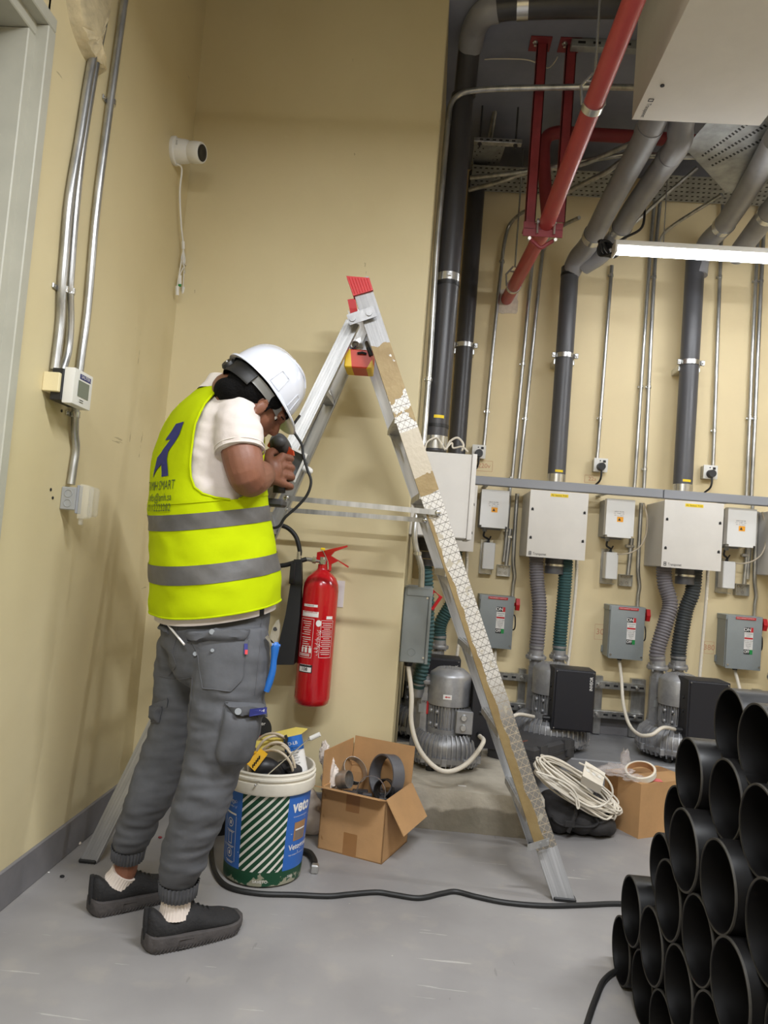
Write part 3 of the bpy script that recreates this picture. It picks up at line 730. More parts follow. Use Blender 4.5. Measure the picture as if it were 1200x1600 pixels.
# white cable switch -> inverter
mb = MB(); c2 = sx0 + .42 * (sx1 - sx0)
mb.tube([V((c2, ys + .07, sz0 - .012)), PY(971, 1060, 4.42), PY(974, 1100, 4.28), PY(983, 1132, 4.05), PY(999, 1148, 3.90), PY(1018, 1148, 3.85), PY(1036, 1137, 3.88), V((bc.x - .035 - .033, bc.y - .16, .166 + .18))], .0095, n=12, smooth=7)
B['wcable'] = single('white_cable', mb, M['white_cable'], 'white cable from switch to inverter ' + WHERE['B'], 'cable', 'white cables from switches to inverters')

LAB = {'cabinet': 'pale wall cabinet with yellow label ', 'socket': 'short dark grey pipe socket under the cabinet ', 'encl': 'small pale enclosure with orange warning sticker ',
       'relay': 'narrow white relay box on a metal bracket ', 'link': 'short dark cable above the relay box ', 'jbox': 'open galvanised square junction box ',
       'short': 'short galvanised conduit above the junction box ', 'switch': 'disconnect switch with ON OFF label ',
       'conduit': 'bent conduit into the disconnect switch ', 'loop': 'thin pale cable looping to the relay box ', 'hose_l': 'grey ribbed hose with a strong bend ',
       'hose_r': 'charcoal ribbed hose with a slight bend ', 'flex': 'thin cream ribbed conduit below the cabinet ', 'blower': 'large blower with black inverter box ', 'wcable': 'white cable from switch to inverter '}
def dup(key, w, dx, dy=0, dz=0): return place_copy(B[key], Matrix.Translation((dx, dy, dz)), LAB[key] + WHERE[w])
for k, dx in dict(cabinet=-.755, socket=-.755, encl=-.735, relay=-.735, link=-.735, jbox=-.735, short=-.735, switch=-.766, conduit=-.75, flex=-.755, blower=-.685, wcable=-.735).items(): dup(k, 'A', dx)
for k, dx in dict(cabinet=.66, encl=.70, relay=.69, link=.69, jbox=.69, short=.69, switch=.675, conduit=.69, loop=.695, hose_l=.67, blower=.67, wcable=.675).items(): dup(k, 'C', dx)
for k, dx in dict(cabinet=-1.385, blower=-1.385, flex=-1.40).items(): dup(k, 'Z', dx)
hose([PY(838, 866, 4.36), PY(839, 905, 4.36), PY(843, 950, 4.33), V((BC.x - .758, BC.y + .155, .73)), V((BC.x - .76, BC.y + .155, .64))], .042, 'hose', 'nearly straight grey ribbed hose ' + WHERE['A'])
hose([PY(885, 868, 4.40), PY(882, 920, 4.41), V((BC.x - .61, BC.y + .26, .76)), V((BC.x - .61, BC.y + .26, .64))], .040, 'hose_teal', 'dark teal straight ribbed hose ' + WHERE['A'])
hose([PY(712, 862, 4.4), PY(710, 930, 4.41), V((BC.x - 1.31, BC.y + .26, .76)), V((BC.x - 1.31, BC.y + .26, .64))], .040, 'hose_teal', 'teal ribbed hose seen between the ladder rails on the back wall')

# --- the set on the end of the nearer wall
yo = 3.27
ox1 = PY(741, 780, yo).x; oz1 = PY(705, 706.5, yo).z; oz0 = PY(700, 841, yo).z
t = thing('wall_cabinet', 'pale cabinet seen from its side just behind the ladder rail', 'cabinet', (0, yo + .17, oz0), 'pale wall cabinets over the blowers')
MB().box((XR + .002, yo + .006, oz0 + .003), (ox1 - .022, yo + .335, oz1 - .003), .004).build('body', M['cab'], t)
MB().box((ox1 - .021, yo, oz0), (ox1, yo + .34, oz1), .003, seg=2).build('door', M['cab'], t)
yw = 3.25
px0, px1 = XR + .004, PY(672, 978, yw).x; pz0, pz1 = PY(650, 1036, yw).z, PY(662, 918, yw).z
t = thing('disconnect_switch', 'grey disconnect switch seen from its side behind the ladder', 'switch', (px0, yw + .1, pz0), 'grey disconnect switches')
b = MB(); b.box((px0, yw, pz0), (px1 - .014, yw + .21, pz1 - .003), .003); b.box((px0 - .03, yw + .02, pz0 + .02), (px0 + .004, yw + .1, pz0 + .05), .002); b.box((px0 - .03, yw + .02, pz1 - .07), (px0 + .004, yw + .1, pz1 - .03), .002)
b.torus((px0 + .05, yw - .001, pz0 + .045), .016, .0015, Matrix.Rotation(PI / 2, 4, 'X'), 20, 6); b.build('body', M['switch'], t)
b = MB(); b.box((px1 - .013, yw - .004, pz0 - .003), (px1, yw + .214, pz1 - .03), .003); b.box((px0 + .01, yw - .005, pz1 - .04), (px1 + .002, yw + .215, pz1), .003); b.build('cover', M['switch'], t)
b = MB(); hy = yw + .23
pp = [V((px1 - .03, hy, pz1 - .085)), V((px1 + .01, hy, pz1 - .105)), V((px1 + .045, hy, pz1 - .045)), V((px1 + .01, hy, pz1 - .02))]
b.tube(pp + [pp[0]], .009, n=8); b.build('handle', M['red'], t)['label'] = 'red ring handle'
b = MB(); b.cyl((px0 + .04, yw + .05, pz0 + .002), (px0 + .04, yw + .05, pz0 - .022), .022, .016, 16); b.build('cable_gland', M['black'], t)
b = MB(); b.cyl((px1 - .02, yw - .006, pz1 - .045), (px1 - .02, yw, pz1 - .045), .005, n=8); b.cyl((px1 - .02, yw - .006, pz0 + .025), (px1 - .02, yw, pz0 + .025), .005, n=8); b.build('screw', M['steel'], t)
conduit('wall_end_conduit', [PY(700, 190, 3.36), PY(693, 270, 3.36), PY(683, 380, 3.36), PY(672, 560, 3.36), PY(662, 690, 3.34), PY(653, 780, 3.3), PY(648, 830, 3.27), PY(650, 855, 3.27), PY(657, 880, 3.27), PY(659, 895, 3.27), PY(658, 922, 3.27)], .0135,
        'long bright conduit down the wall end into the side-on switch', clips=(1.95, 1.6, 1.15))
oc = V(PY(697, 1150, 3.56)); oc.z = .167
blower(oc, .165, .097, .455, 'small front blower with finned motor on the bare concrete slab', inv=(.105, .235, -.10, .12, .12, .42, 'side'), towers=[(-.115, .02, .038, .36), (-.15, .10, .036, .42)], term=True)
dk = MB()
for i, (w, zz) in enumerate(((.05, 0), (.058, .035), (.05, .07), (.058, .10))): dk.cyl(PY(668, 884, 3.5) + V((0, 0, zz)), PY(668, 884, 3.5) + V((0, 0, zz + .03)), w, n=24)
single('hose_coupling', dk, M['pvc_dark'], 'stacked dark grey hose coupling under the side-facing cabinet', 'pipe')
hose([PY(664, 882, 3.5), PY(667, 925, 3.52), PY(668, 985, 3.54), PY(662, 1030, 3.54), PY(655, 1062, 3.55), PY(652, 1080, 3.56)], .033, 'hose_teal', 'teal ribbed hose running behind the side-facing switch')
mb = MB(); mb.tube([V((px0 + .04, yw + .05, pz0 - .02)), PY(643, 1085, 3.27), PY(643, 1130, 3.25), PY(655, 1170, 3.2), PY(680, 1199, 3.15), PY(705, 1205, 3.15), PY(733, 1190, 3.2), PY(755, 1160, 3.33), V((oc.x + .145, oc.y - .125, oc.z + .18))], .010, n=12, smooth=8)
single('white_cable', mb, M['white_cable'], 'white cable hanging in a deep loop before the front blower', 'cable', 'white cables from switches to inverters')
b = MB()
for kk in range(3): b.tube([PY(664, 702, 3.3), PY(668, 690, 3.34 + kk * .03), PY(682, 684, 3.36), PY(690, 694, 3.34), PY(696, 703, 3.32)], .004, n=6, smooth=5)
b.tube([PY(697, 703, 3.4), PY(703, 690, 3.4), PY(715, 684, 3.4), PY(724, 694, 3.4), PY(722, 704, 3.38)], .005, n=8, smooth=5); b.tube([PY(695, 703, 3.36), PY(706, 692, 3.38), PY(708, 700, 3.38), PY(722, 698, 3.36), PY(731, 706, 3.34)], .004, n=8, smooth=5)
single('cable_bundle', b, M['white_cable'], 'loose white wires looping on top of the side-facing cabinet', 'cable')

# --- trunking along the back wall
ty = 4.34
tz1 = PY(960, 759, ty).z; tz0 = PY(960, 772.5, ty).z
t = thing('cable_trunking', 'long grey cable trunking running along the back wall above the cabinets', 'trunking', (1.2, YB, tz0))
for a, b_ in ((PY(742, 750, ty).x - .35, PY(1036.6, 770, ty).x), (PY(1037.6, 770, ty).x, 3.6)):
    MB().box((a, ty, tz0), (b_, ty + .055, tz1), .003).build('cover', M['trunk'], t)
for xx in (.35, 1.05, 1.75, 2.5): MB().box((xx, ty + .05, tz0 + .004), (xx + .03, YB - .001, tz0 + .012), .001).build('bracket', M['galv'], t)
def slotted(mb, p0, ln, w, h, axis='x', n=8):
    """strut channel with slots on its camera face"""
    p0 = V(p0); x1 = ln if axis == 'x' else w; z1 = w if axis == 'x' else ln
    mb.box(p0, p0 + V((x1, h, z1)), .002)
for nm, (xa, xb), posts in (('between the two back blowers right of the ladder', (925, 1006), (935, 995)), ('left of the first back blower beside the ladder', (752, 824), (814,)), ('right of the large blower with the fully seen inverter', (1120, 1192), (1185,))):
    a = PY(xa, 1090, 4.5).x; b_ = PY(xb, 1095, 4.5).x
    zt_ = PY(965, 1072, 4.5).z; zb_ = PY(965, 1118, 4.5).z
    t = thing('strut_frame', 'galvanised strut frame ' + nm, 'support frame', ((a + b_) / 2, YB, zb_ - .1), 'strut frames between the blowers')
    for zz in (zt_, zb_):
        r_ = MB(); r_.box((a, 4.49, zz - .021), (b_, 4.54, zz + .021), .002); ro = r_.build('rail', M['galv'], t)
        s_ = MB(); k = int((b_ - a) / .05)
        for q in range(k): xx = a + .02 + q * .05; s_.box((xx, 4.4885, zz - .006), (xx + .026, 4.492, zz + .006), .0015)
        s_.build('slot', M['ink'], ro)
        bo = MB()
        for px_ in posts: xx = PY(px_, 1090, 4.48).x; bo.cyl((xx, 4.478, zz), (xx, 4.492, zz), .012, n=6); bo.cyl((xx, 4.47, zz), (xx, 4.48, zz), .006, n=8)
        bo.build('bolt', M['steel'], ro)
    for px_ in posts:
        xx = PY(px_, 1090, 4.54).x
        MB().box((xx - .022 if px_ < 980 or px_ > 1100 else xx - .035, 4.54, .17), (xx + .022 if px_ < 980 or px_ > 1100 else xx + .05, YB, zt_ + .045), .002).build('post', M['galv'], t)

# --- vertical dark pipes
def vpipe(xy0, xy1, Y, r, label, m='pvc', bands=(), group='dark vertical pipes', clamp=None, name='drain_pipe', yl=None, chrome=True):
    a = PY(*xy0, Y); b_ = PY(*xy1, Y); x = (a.x + b_.x) / 2
    t = thing(name, label, 'pipe', (x, Y, b_.z), group)
    MB().cyl((x, Y, b_.z), (x, Y, a.z), r, n=36).build('tube', M[m], t)
    for (yp, kind) in bands:
        z = PY((xy0[0] + xy1[0]) / 2, yp, Y).z
        g = MB(); h = {'steel': .018, 'black': .008, 'chrome': .03, 'clamp': .014}[kind]
        g.cyl((x, Y, z - h), (x, Y, z + h), r + (.002 if kind != 'clamp' else .006), n=36)
        if kind in ('steel',): g.box((x - .006, Y - r - .012, z - .006), (x + .012, Y - r, z + .006), .001)
        if kind == 'clamp':
            for sg in (-1, 1): g.box((x + sg * (r + .004) - (.022 if sg < 0 else 0), Y - .03, z - .016), (x + sg * (r + .004) + (.022 if sg > 0 else 0), Y - .012, z + .016), .003)
            for sg in (-1, 1): g.cyl((x + sg * (r + .014), Y - .042, z), (x + sg * (r + .014), Y - .028, z), .007, n=8)
            g.box((x - r - .01, Y, z - .05), (x + r + .01, YB - .001, z - .015), .002)
        g.build({'steel': 'steel_band', 'black': 'black_band', 'chrome': 'chrome_collar', 'clamp': 'pipe_clamp'}[kind], M['black' if kind == 'black' else 'steel'], t)
    if yl:
        z = PY((xy0[0] + xy1[0]) / 2, yl, Y).z; k = MB(); rr = r + .0012
        for q in range(10):
            a0 = -PI / 2 - .35 + .9 * q / 10; a1 = a0 + .09
            k.add([(x + rr * math.cos(u), Y + rr * math.sin(u), z + dz) for u, dz in ((a0, -.007), (a1, -.007), (a1, .007), (a0, .007))], [(0, 1, 2, 3)])
        k.build('yellow_label', M['yellow'], t)['label'] = 'small yellow label'
    return t
vpipe((890, 418), (870, 752), 4.46, .053, 'dark vertical pipe dropping to the trunking left of the lamp', bands=((430, 'black'), (557, 'clamp'), (750, 'chrome')), yl=738)
vpipe((1086, 400), (1067, 768), 4.46, .055, 'dark vertical pipe dropping from behind the lit lamp', bands=((568, 'clamp'), (766, 'chrome')), yl=753)
vpipe((747, 270), (711, 730), 4.50, .053, 'second dark vertical pipe from the wall corner, the thinner looking one', 'pvc_dark', bands=((541, 'clamp'),))
t = vpipe((724, 150), (678, 706), 3.42, .053, 'thick dark vertical pipe beside the end of the nearer wall', 'pvc_dark', bands=((436, 'steel'), (446, 'black'), (668, 'black'), (694, 'chrome')), yl=655)

# --- straight conduits with sockets
def vc(p0, p1, Y, label, clips=(), r=.0115, below=None):
    a = PY(*p0, Y); b_ = PY(*p1, Y)
    pts = [a, b_]
    return conduit('vertical_conduit', pts, r, label, clips=[PY(p0[0], c, Y).z for c in clips], group='vertical conduits on the back wall', smooth=0)
def conduitP(px, Y, label, clips, r=.0115, **k):
    return conduit('vertical_conduit', [PY(p[0], p[1], p[2] if len(p) > 2 else Y) for p in px], r, label, clips=[PY(px[0][0], c, Y).z for c in clips], group='vertical conduits on the back wall', **k)
conduitP([(835, 322, 4.3), (812, 335, 4.45), (796, 352, 4.56), (788, 380), (782, 430), (770, 545), (756, 698)], 4.56, 'thin conduit rising from the wall socket nearest the ladder', (411, 648))
conduitP([(832, 405), (800, 748)], 4.56, 'left one of two close conduits between red pipe and dark pipe', (570,))
conduitP([(905, 340, 4.3), (880, 352, 4.45), (858, 366, 4.54), (849, 390), (847, 400), (811, 748)], 4.56, 'right one of two close conduits between red pipe and dark pipe', (660,))
conduitP([(956, 415), (933, 716)], 4.56, 'thin conduit above the wall socket in the middle of the back wall', (430, 655))
conduitP([(1024, 300, 4.55), (1014, 417), (991, 764)], 4.56, 'left conduit of the pair between the two thick dark pipes', (606,))
conduitP([(1033, 300, 4.55), (1023, 417), (1006, 764)], 4.56, 'right conduit of the pair between the two thick dark pipes', (433, 606, 735))
conduitP([(1130, 300, 4.55), (1125, 425), (1114, 728)], 4.56, 'thin conduit above the right wall socket', (433, 674))
conduitP([(1190, 300, 4.55), (1181, 430), (1166, 778)], 4.56, 'left conduit of the pair near the right picture edge', (440, 655))
conduitP([(1197, 300, 4.55), (1190, 430), (1174, 778)], 4.56, 'right conduit of the pair near the right picture edge', (440, 655))
conduitP([(798, 745), (792, 830), (787, 878)], 4.555, 'conduit from the trunking into the first junction box', (830,))
conduitP([(1176, 790), (1170, 870), (1168, 905)], 4.56, 'conduit below the trunking near the right picture edge', ())
def socket(px, py, label):
    c = PY(px, py, 4.54); t = thing('wall_socket', label, 'socket', (c.x, YB, c.z - .04), 'wall sockets above the trunking')
    MB().box((c.x - .04, 4.535, c.z - .04), (c.x + .04, YB, c.z + .04), .004).build('back_box', M['galv'], t)
    MB().box((c.x - .042, 4.526, c.z - .042), (c.x + .042, 4.537, c.z + .042), .004, seg=2).build('face_plate', M['white'], t)
    k = MB(); k.box((c.x + .012, 4.522, c.z + .016), (c.x + .028, 4.527, c.z + .03), .001); k.cyl((c.x - .005, 4.524, c.z + .026), (c.x - .005, 4.528, c.z + .026), .004, n=8)
    k.build('switch_rocker', M['ink'], t)
    p = MB(); p.cyl((c.x, 4.526, c.z - .012), (c.x, 4.49, c.z - .012), .026, .022, 18)
    pts = [V((c.x, 4.505, c.z - .03)), V((c.x, 4.5, c.z - .07)), V((c.x - .006, 4.51, c.z - .10)), V((c.x - .025, 4.54, c.z - .125))]
    p.tube(pts, .006, n=8, smooth=5)
    tag(p.build('power_plug', M['black'], None, mx=Matrix.Translation((c.x, 4.5, c.z - .05))), 'black plug pushed into the ' + label.replace('white ', '', 1), 'plug', 'black plugs in the wall sockets')
socket(748, 706, 'white wall socket nearest the ladder'); socket(938, 727, 'white wall socket left of the middle back wall cabinet'); socket(1109, 738, 'white wall socket at the right above the cabinets')

# red handwriting on the back wall (room marks)
def scrawl(x0, y0, x1, y1, s, sx, lab):
    k = MB()
    a = PY(x0, y0, YB - .001); b_ = PY(x1, y1, YB - .001)
    for q in (((a.x, a.z), (b_.x, a.z)), ((a.x, b_.z), (b_.x, b_.z)), ((a.x, a.z), (a.x, b_.z)), ((b_.x, a.z), (b_.x, b_.z))):
        k.tube([V((q[0][0], YB - .0004, q[0][1])), V((q[1][0], YB - .0004, q[1][1]))], .0008, n=4)
    text(k, s, sx, fx(((a.x + b_.x) / 2, YB - .0006, (a.z + b_.z) / 2)))
    single('wall_note', k, M['pencil'], lab, 'marking')
scrawl(744, 719, 769, 737, '220v', .04, 'faint red note 220v in a box beside the ladder-side cabinet'); scrawl(914, 742, 937, 755, '22a', .035, 'faint red note 22a under the middle wall socket'); scrawl(930, 975, 945, 1000, '30', .05, 'faint red note 30 left of the middle disconnect switch'); scrawl(1101, 1002, 1115, 1022, '380', .045, 'faint red note 380 left of the right disconnect switch')

# ================================================================== under the ceiling
# red sprinkler pipe
A_ = PY(1006, -40, 2.2); Bp = PY(852, 355, 3.42); Cp = PY(792, 467, YB - .02)
t = thing('sprinkler_pipe', 'thick red sprinkler pipe running overhead to the back wall', 'pipe', Cp)
MB().tube([A_, Bp, Cp + V((0, .0, 0))], .037, n=28).build('tube', M['red_pipe'], t)
pe = MB(); pe.ball(Cp, .037, 10); pe.build('end_cap', M['red_pipe'], t)
def ringclamp(c, d, r, parent, up=.12):
    g = MB(); mx = frame(c, d); g.lathe([(r + .001, -.016), (r + .005, -.016), (r + .005, .016), (r + .001, .016)], mx, 28)
    g.build('ring_clamp', M['steel'], parent)
    h = MB(); h.tube([V(c) + V((-r - .004, 0, 0)), V(c) + V((-r - .012, 0, .07)), V(c) + V((-.01, 0, .12))], .006, n=6); h.tube([V(c) + V((r + .004, 0, 0)), V(c) + V((r + .0, 0, .07)), V(c) + V((.01, 0, .12))], .006, n=6)
    h.cyl(V(c) + V((0, 0, .115)), V((c[0], c[1], ZC)), .005, n=8); h.cyl(V(c) + V((-.03, 0, .09)), V(c) + V((.03, 0, .09)), .005, n=8); h.build('hanger', M['steel'], parent)
d = (Bp - A_).normalized()
ringclamp(A_.lerp(Bp, .41), d, .037, t); ringclamp(Bp.lerp(Cp, .78), (Cp - Bp).normalized(), .037, t)
# patch of plaster round its end
c = PY(792, 472, YB); g = random.Random(2)
mb = MB(); rg = [V((c.x + .066 * (1 if abs(math.cos(a)) > .7 else math.cos(a) / .7) * (1 if math.cos(a) > 0 else 1) * (1 if abs(math.cos(a)) <= .7 else (1 if math.cos(a) > 0 else -1)) + g.uniform(-.005, .005), YB - .001, c.z - .0 + .075 * max(-1, min(1, math.sin(a) / .7)) + g.uniform(-.005, .005))) for a in [2 * PI * k / 24 for k in range(24)]]
mb.prism(rg, (0, -.004, 0)); single('wall_patch', mb, M['patch'], 'square plaster patch where the red pipe enters the wall', 'plaster')
# red hanger frame
t = thing('pipe_hanger', 'red steel hanger frame holding the red pipe from the ceiling', 'pipe hanger', PY(850, 370, 3.42))
for (x0, x1) in ((846, 829), (893, 874)):
    b = MB(); a = PY(x0, 60, 3.42); c = PY(x1, 350, 3.42); xm = (a.x + c.x) / 2
    b.box((xm - .024, 3.40, c.z), (xm + .024, 3.404, ZC), 0); b.box((xm - .024, 3.40, c.z), (xm - .02, 3.44, ZC), 0); b.box((xm + .02, 3.40, c.z), (xm + .024, 3.44, ZC), 0)
    b.box((xm - .06, 3.36, ZC - .008), (xm + .04, 3.46, ZC - .001), .001); b.build('channel', M['red_steel'], t)
    q = MB(); q.cyl((xm - .035, 3.39, ZC - .03), (xm - .035, 3.39, ZC - .006), .007, n=8); q.cyl((xm - .035, 3.39, ZC - .014), (xm - .035, 3.39, ZC - .008), .014, n=6); q.build('anchor_bolt', M['steel'], t)
a = PY(818, 347, 3.40); c = PY(878, 373, 3.40)
b = MB(); b.box((a.x, 3.39, c.z), (c.x, 3.395, a.z), .001); b.box((a.x, 3.39, (a.z + c.z) / 2), (c.x, 3.45, (a.z + c.z) / 2 + .004), .001); b.build('crossbar', M['red_steel'], t)
b = MB(); cc = (a + c) / 2
b.tube([V((cc.x - .055, 3.41, c.z - .006)), V((cc.x - .03, 3.42, c.z - .02)), V((cc.x, 3.42, c.z - .04)), V((cc.x + .03, 3.42, c.z - .02)), V((cc.x + .055, 3.41, c.z - .006))], .009, n=8, smooth=5); b.build('saddle', M['red_steel'], t)
b = MB()
for xx in (cc.x - .027, cc.x + .05): b.cyl((xx, 3.38, c.z + .01), (xx, 3.38, a.z + .01), .006, n=8); b.cyl((xx, 3.38, a.z - .012), (xx, 3.38, a.z - .002), .012, n=6)
for xx in (cc.x - .06, cc.x + .06): b.cyl((xx, 3.385, c.z - .012), (xx, 3.42, c.z - .004), .008, n=8)
b.build('bolt', M['steel'], t)
# thin red pipe behind
mb = MB(); mb.tube([PY(856, 345, 3.95), PY(850, 260, 3.95), PY(851, 222, 3.95), PY(866, 208, 3.95), PY(900, 209, 3.95), PY(990, 214, 3.95), PY(1100, 222, 3.95)], .035, n=18, smooth=6)
single('branch_pipe', mb, M['red_steel'], 'dull red branch pipe with elbow behind the red hanger', 'pipe')
# overhead cabinet
OY = 2.9; o0 = PY(987, 187, OY); ow = PY(1187, 197, OY)
t = thing('overhead_cabinet', 'large pale cabinet hung overhead at the top right, seen from below', 'cabinet', (o0.x, 2.5, o0.z))
MB().box((o0.x, 2.12, o0.z), (ow.x, OY, o0.z + .42), .003, seg=2).build('body', M['cab'], t)
k = MB(); mx = face_mx((o0.x + .036, OY - .10, o0.z - .0006), (0, 1, 0), (1, 0, 0))
text(k, 'Transponet', .024, mx @ Matrix.Translation((.035, 0, 0)), fit=.09)
q = mx @ Matrix.Translation((-.03, 0, 0))
for a in ((-.009, -.01, -.005, .01), (.005, -.01, .009, .01), (-.009, .007, .009, .01), (-.009, -.01, .009, -.007)): rect(k, q, *a)
k.cyl((o0.x + .05, OY - .22, o0.z), (o0.x + .05, OY - .22, o0.z - .004), .008, n=8)
k.build('logo', M['ink'], t, smooth=0)
# grey ducts
def duct(px, r, label, collars=(), m='pvc_lite', sm=6):
    P = [PY(*p) for p in px]; t = thing('ventilation_duct', label, 'duct', P[-1], 'grey ducts under the ceiling')
    MB().tube(P, r, n=30, smooth=sm).build('tube', M[m], t)
    for i, (f0, kind) in enumerate(collars):
        n_ = len(P) - 1; k = min(int(f0), n_ - 1); c = P[k].lerp(P[k + 1], f0 - k); dd = (P[k + 1] - P[k]).normalized()
        g = MB(); g.cyl(c - dd * .025, c + dd * .025, r * 1.06, n=30); g.build('steel_collar' if kind == 's' else 'coupling', M['steel' if kind == 's' else m], t)
    return t
duct([(1050, 90, 2.85), (1018, 195, 3.16), (960, 305, 3.72), (922, 378, 4.2), (903, 402, 4.38), (893, 425, 4.46)], .057, 'left one of two grey ducts bending down into the dark pipe', ((1.05, 'c'), (2.85, 's')))
duct([(1085, 120, 2.95), (1064, 195, 3.16), (1060, 225, 3.25), (1025, 275, 3.55), (983, 335, 3.95), (962, 372, 4.2), (938, 398, 4.33), (912, 415, 4.42)], .055, 'right one of two grey ducts joining the elbow from the right', ((2.4, 'c'), (4.6, 's')))
duct([(1215, 215, 3.1), (1175, 285, 3.6), (1131, 352, 4.15), (1106, 378, 4.4), (1094, 405, 4.46), (1090, 430, 4.46)], .056, 'grey duct above the right end of the lamp', ((2.0, 's'),))
duct([(1260, 260, 3.3), (1196, 340, 3.9), (1165, 380, 4.3), (1150, 400, 4.45)], .056, 'grey duct entering from the right picture edge', ((.9, 's'),))
duct([(1040, 8, 3.1), (900, 8, 3.12), (820, 10, 3.14), (790, 12, 3.15), (758, 20, 3.18), (742, 42, 3.28), (733, 80, 3.38), (726, 150, 3.42)], .052, 'dark horizontal pipe with elbow under the ceiling at the top', ((2.1, 's'),), m='pvc_dark')
_e = bpy.data.objects['ventilation_duct.004']; mb = MB(); mb.tube([PY(*p) for p in ((778, 14, 3.16), (758, 20, 3.18), (742, 42, 3.28), (734, 76, 3.37))], .057, n=30, smooth=6); mb.build('elbow', M['pvc_lite'], _e)
_skip = ([(0, 0, 0), (738, 26, 3.41), (732, 55, 3.41), (728, 160, 3.42)], .052, 0)
# bare conduits overhead
OV = [([(700, 195, 3.36), (704, 165, 3.36), (718, 148, 3.36), (745, 141, 3.36), (800, 138, 3.36), (925, 136, 3.3), (995, 137, 3.2)], .0135, 'bright conduit curving over the top of the pipes'),
      ([(805, 37, 3.5), (792, 90, 3.7), (778, 150, 3.9), (766, 215, 4.1)], .014, 'dark slanting conduit under the ceiling'),
      ([(735, 278, 4.2), (820, 268, 4.1), (905, 253, 4.0), (985, 240, 3.9)], .013, 'upper slanting conduit before the perforated tray'),
      ([(733, 297, 4.3), (780, 284, 4.2), (835, 266, 4.1), (905, 258, 4.0), (990, 222, 3.8)], .013, 'lower slanting conduit before the perforated tray'),
      ([(885, 300, 4.3), (945, 270, 4.1), (990, 245, 4.0), (1090, 245, 3.9)], .015, 'slanting conduit behind the grey ducts'),
      ([(990, 350, 4.3), (1045, 300, 4.2), (1090, 262, 4.1)], .010, 'thin conduit crossing right of the grey ducts'),
      ([(1030, 392, 4.55), (1034, 370, 4.5), (1055, 350, 4.4), (1128, 304, 4.1)], .010, 'thin conduit curving up to the corner of the tray')]
for px, r, lb in OV:
    P = [PY(*p) for p in px]; mb = MB(); mb.tube(P, r, n=12, smooth=6); single('overhead_conduit', mb, M['galv'], lb, 'conduit', 'conduits under the ceiling')
# perforated trays
def tray(c4, nx, ny, label, hole=(.45, .28), lip=.03, band=None, off=.5):
    """tray seen from below: corners c4 (near-left, near-right, far-right, far-left)"""
    t = thing('cable_tray', label, 'cable tray', c4[0], 'perforated cable trays')
    A, B_, C_, D_ = [V(p) for p in c4]; nrm = (B_ - A).cross(D_ - A).normalized(); nrm = nrm if nrm.z > 0 else -nrm
    s = MB(); s.prism([A, B_, C_, D_], nrm * .002)
    for p, q in ((A, D_), (B_, C_)): s.prism([p, q, q + nrm * lip, p + nrm * lip], (B_ - A).normalized() * .002)
    s.build('sheet', M['sheet'], t)
    h = MB()
    for j in range(ny):
        for i in range(nx):
            if band and not band(i / nx, j / ny): continue
            u = (i + (.25 if j % 2 == 0 else .25 + off)) / nx; v = (j + .36) / ny; du = hole[0] / nx; dv = hole[1] / ny
            if u + du > 1: continue
            def pt(a, b__): return (A.lerp(B_, a)).lerp(D_.lerp(C_, a), b__) - nrm * .0006
            h.add([pt(u, v), pt(u + du, v), pt(u + du, v + dv), pt(u, v + dv)], [(0, 1, 2, 3)])
    h.build('perforation', M['ink'], t, smooth=0)
    return t
zt = 3.36
tray([PY(742, 222, 3.95), PY(790, 226, 3.95), PY(777, 262, 4.3), PY(735, 260, 4.3)], 6, 7, 'short perforated tray hanging left of the red hanger', (.3, .3))
zq = PY(850, 275, 4.28).z
tray([V((PY(738, 262, 4.28).x, 4.2, zq)), V((PY(965, 285, 4.28).x, 4.2, zq)), V((PY(965, 285, 4.28).x, 4.5, zq)), V((PY(738, 262, 4.28).x, 4.5, zq))], 26, 6, 'long perforated tray along the back wall under the ceiling', (.45, .3))
tray([V((PY(1015, 290, 4.25).x, 4.2, zq)), V((PY(1300, 300, 4.25).x, 4.2, zq)), V((PY(1300, 300, 4.25).x, 4.5, zq)), V((PY(1015, 290, 4.25).x, 4.5, zq))], 32, 6, 'perforated tray along the back wall right of the grey ducts', (.45, .3))
zw = PY(1130, 301, 3.75).z
P1 = PZ(1133, 301, zw); P2 = PZ(1070, 232, zw); P3 = PZ(1140, 150, zw); P4 = PZ(1300, 262, zw)
tray([P2, P3, P4, P1], 20, 10, 'wide galvanised tray seen from below behind the overhead cabinet', (.5, .3), band=lambda u, v: .08 < u < .95 and .12 < v < .5, lip=.05)
# strut with rods at the short tray
t = thing('tray_hanger', 'slotted strut with threaded rods holding the short tray', 'tray hanger', PY(780, 218, 3.9))
a = PY(741, 217, 3.92); c = PY(815, 225, 3.92)
b = MB(); b.box((a.x, 3.90, c.z - .008), (c.x, 3.94, c.z + .016), .002); b.build('strut', M['galv'], t)
b = MB()
for q in range(6): xx = a.x + .03 + q * (c.x - a.x - .05) / 6; b.box((xx, 3.899, c.z), (xx + .018, 3.901, c.z + .007), 0)
b.build('slot', M['ink'], t)
b = MB()
for px_ in (750, 806): xx = PY(px_, 218, 3.92).x; b.cyl((xx, 3.92, c.z - .03), (xx, 3.92, ZC), .005, n=8); b.cyl((xx, 3.92, c.z - .015), (xx, 3.92, c.z - .007), .012, n=6)
b.build('threaded_rod', M['pvc_dark'], t)
mb = MB(); mb.tube([PY(757, 93, 3.5), PY(775, 92, 3.5), PY(820, 93, 3.5), PY(842, 100, 3.5), PY(856, 106, 3.5), PY(868, 95, 3.5), PY(878, 72, 3.5), PY(893, 60, 3.45)], .003, n=8, smooth=6)
single('ceiling_wire', mb, M['white_cable'], 'thin pale wire sagging under the ceiling', 'cable')
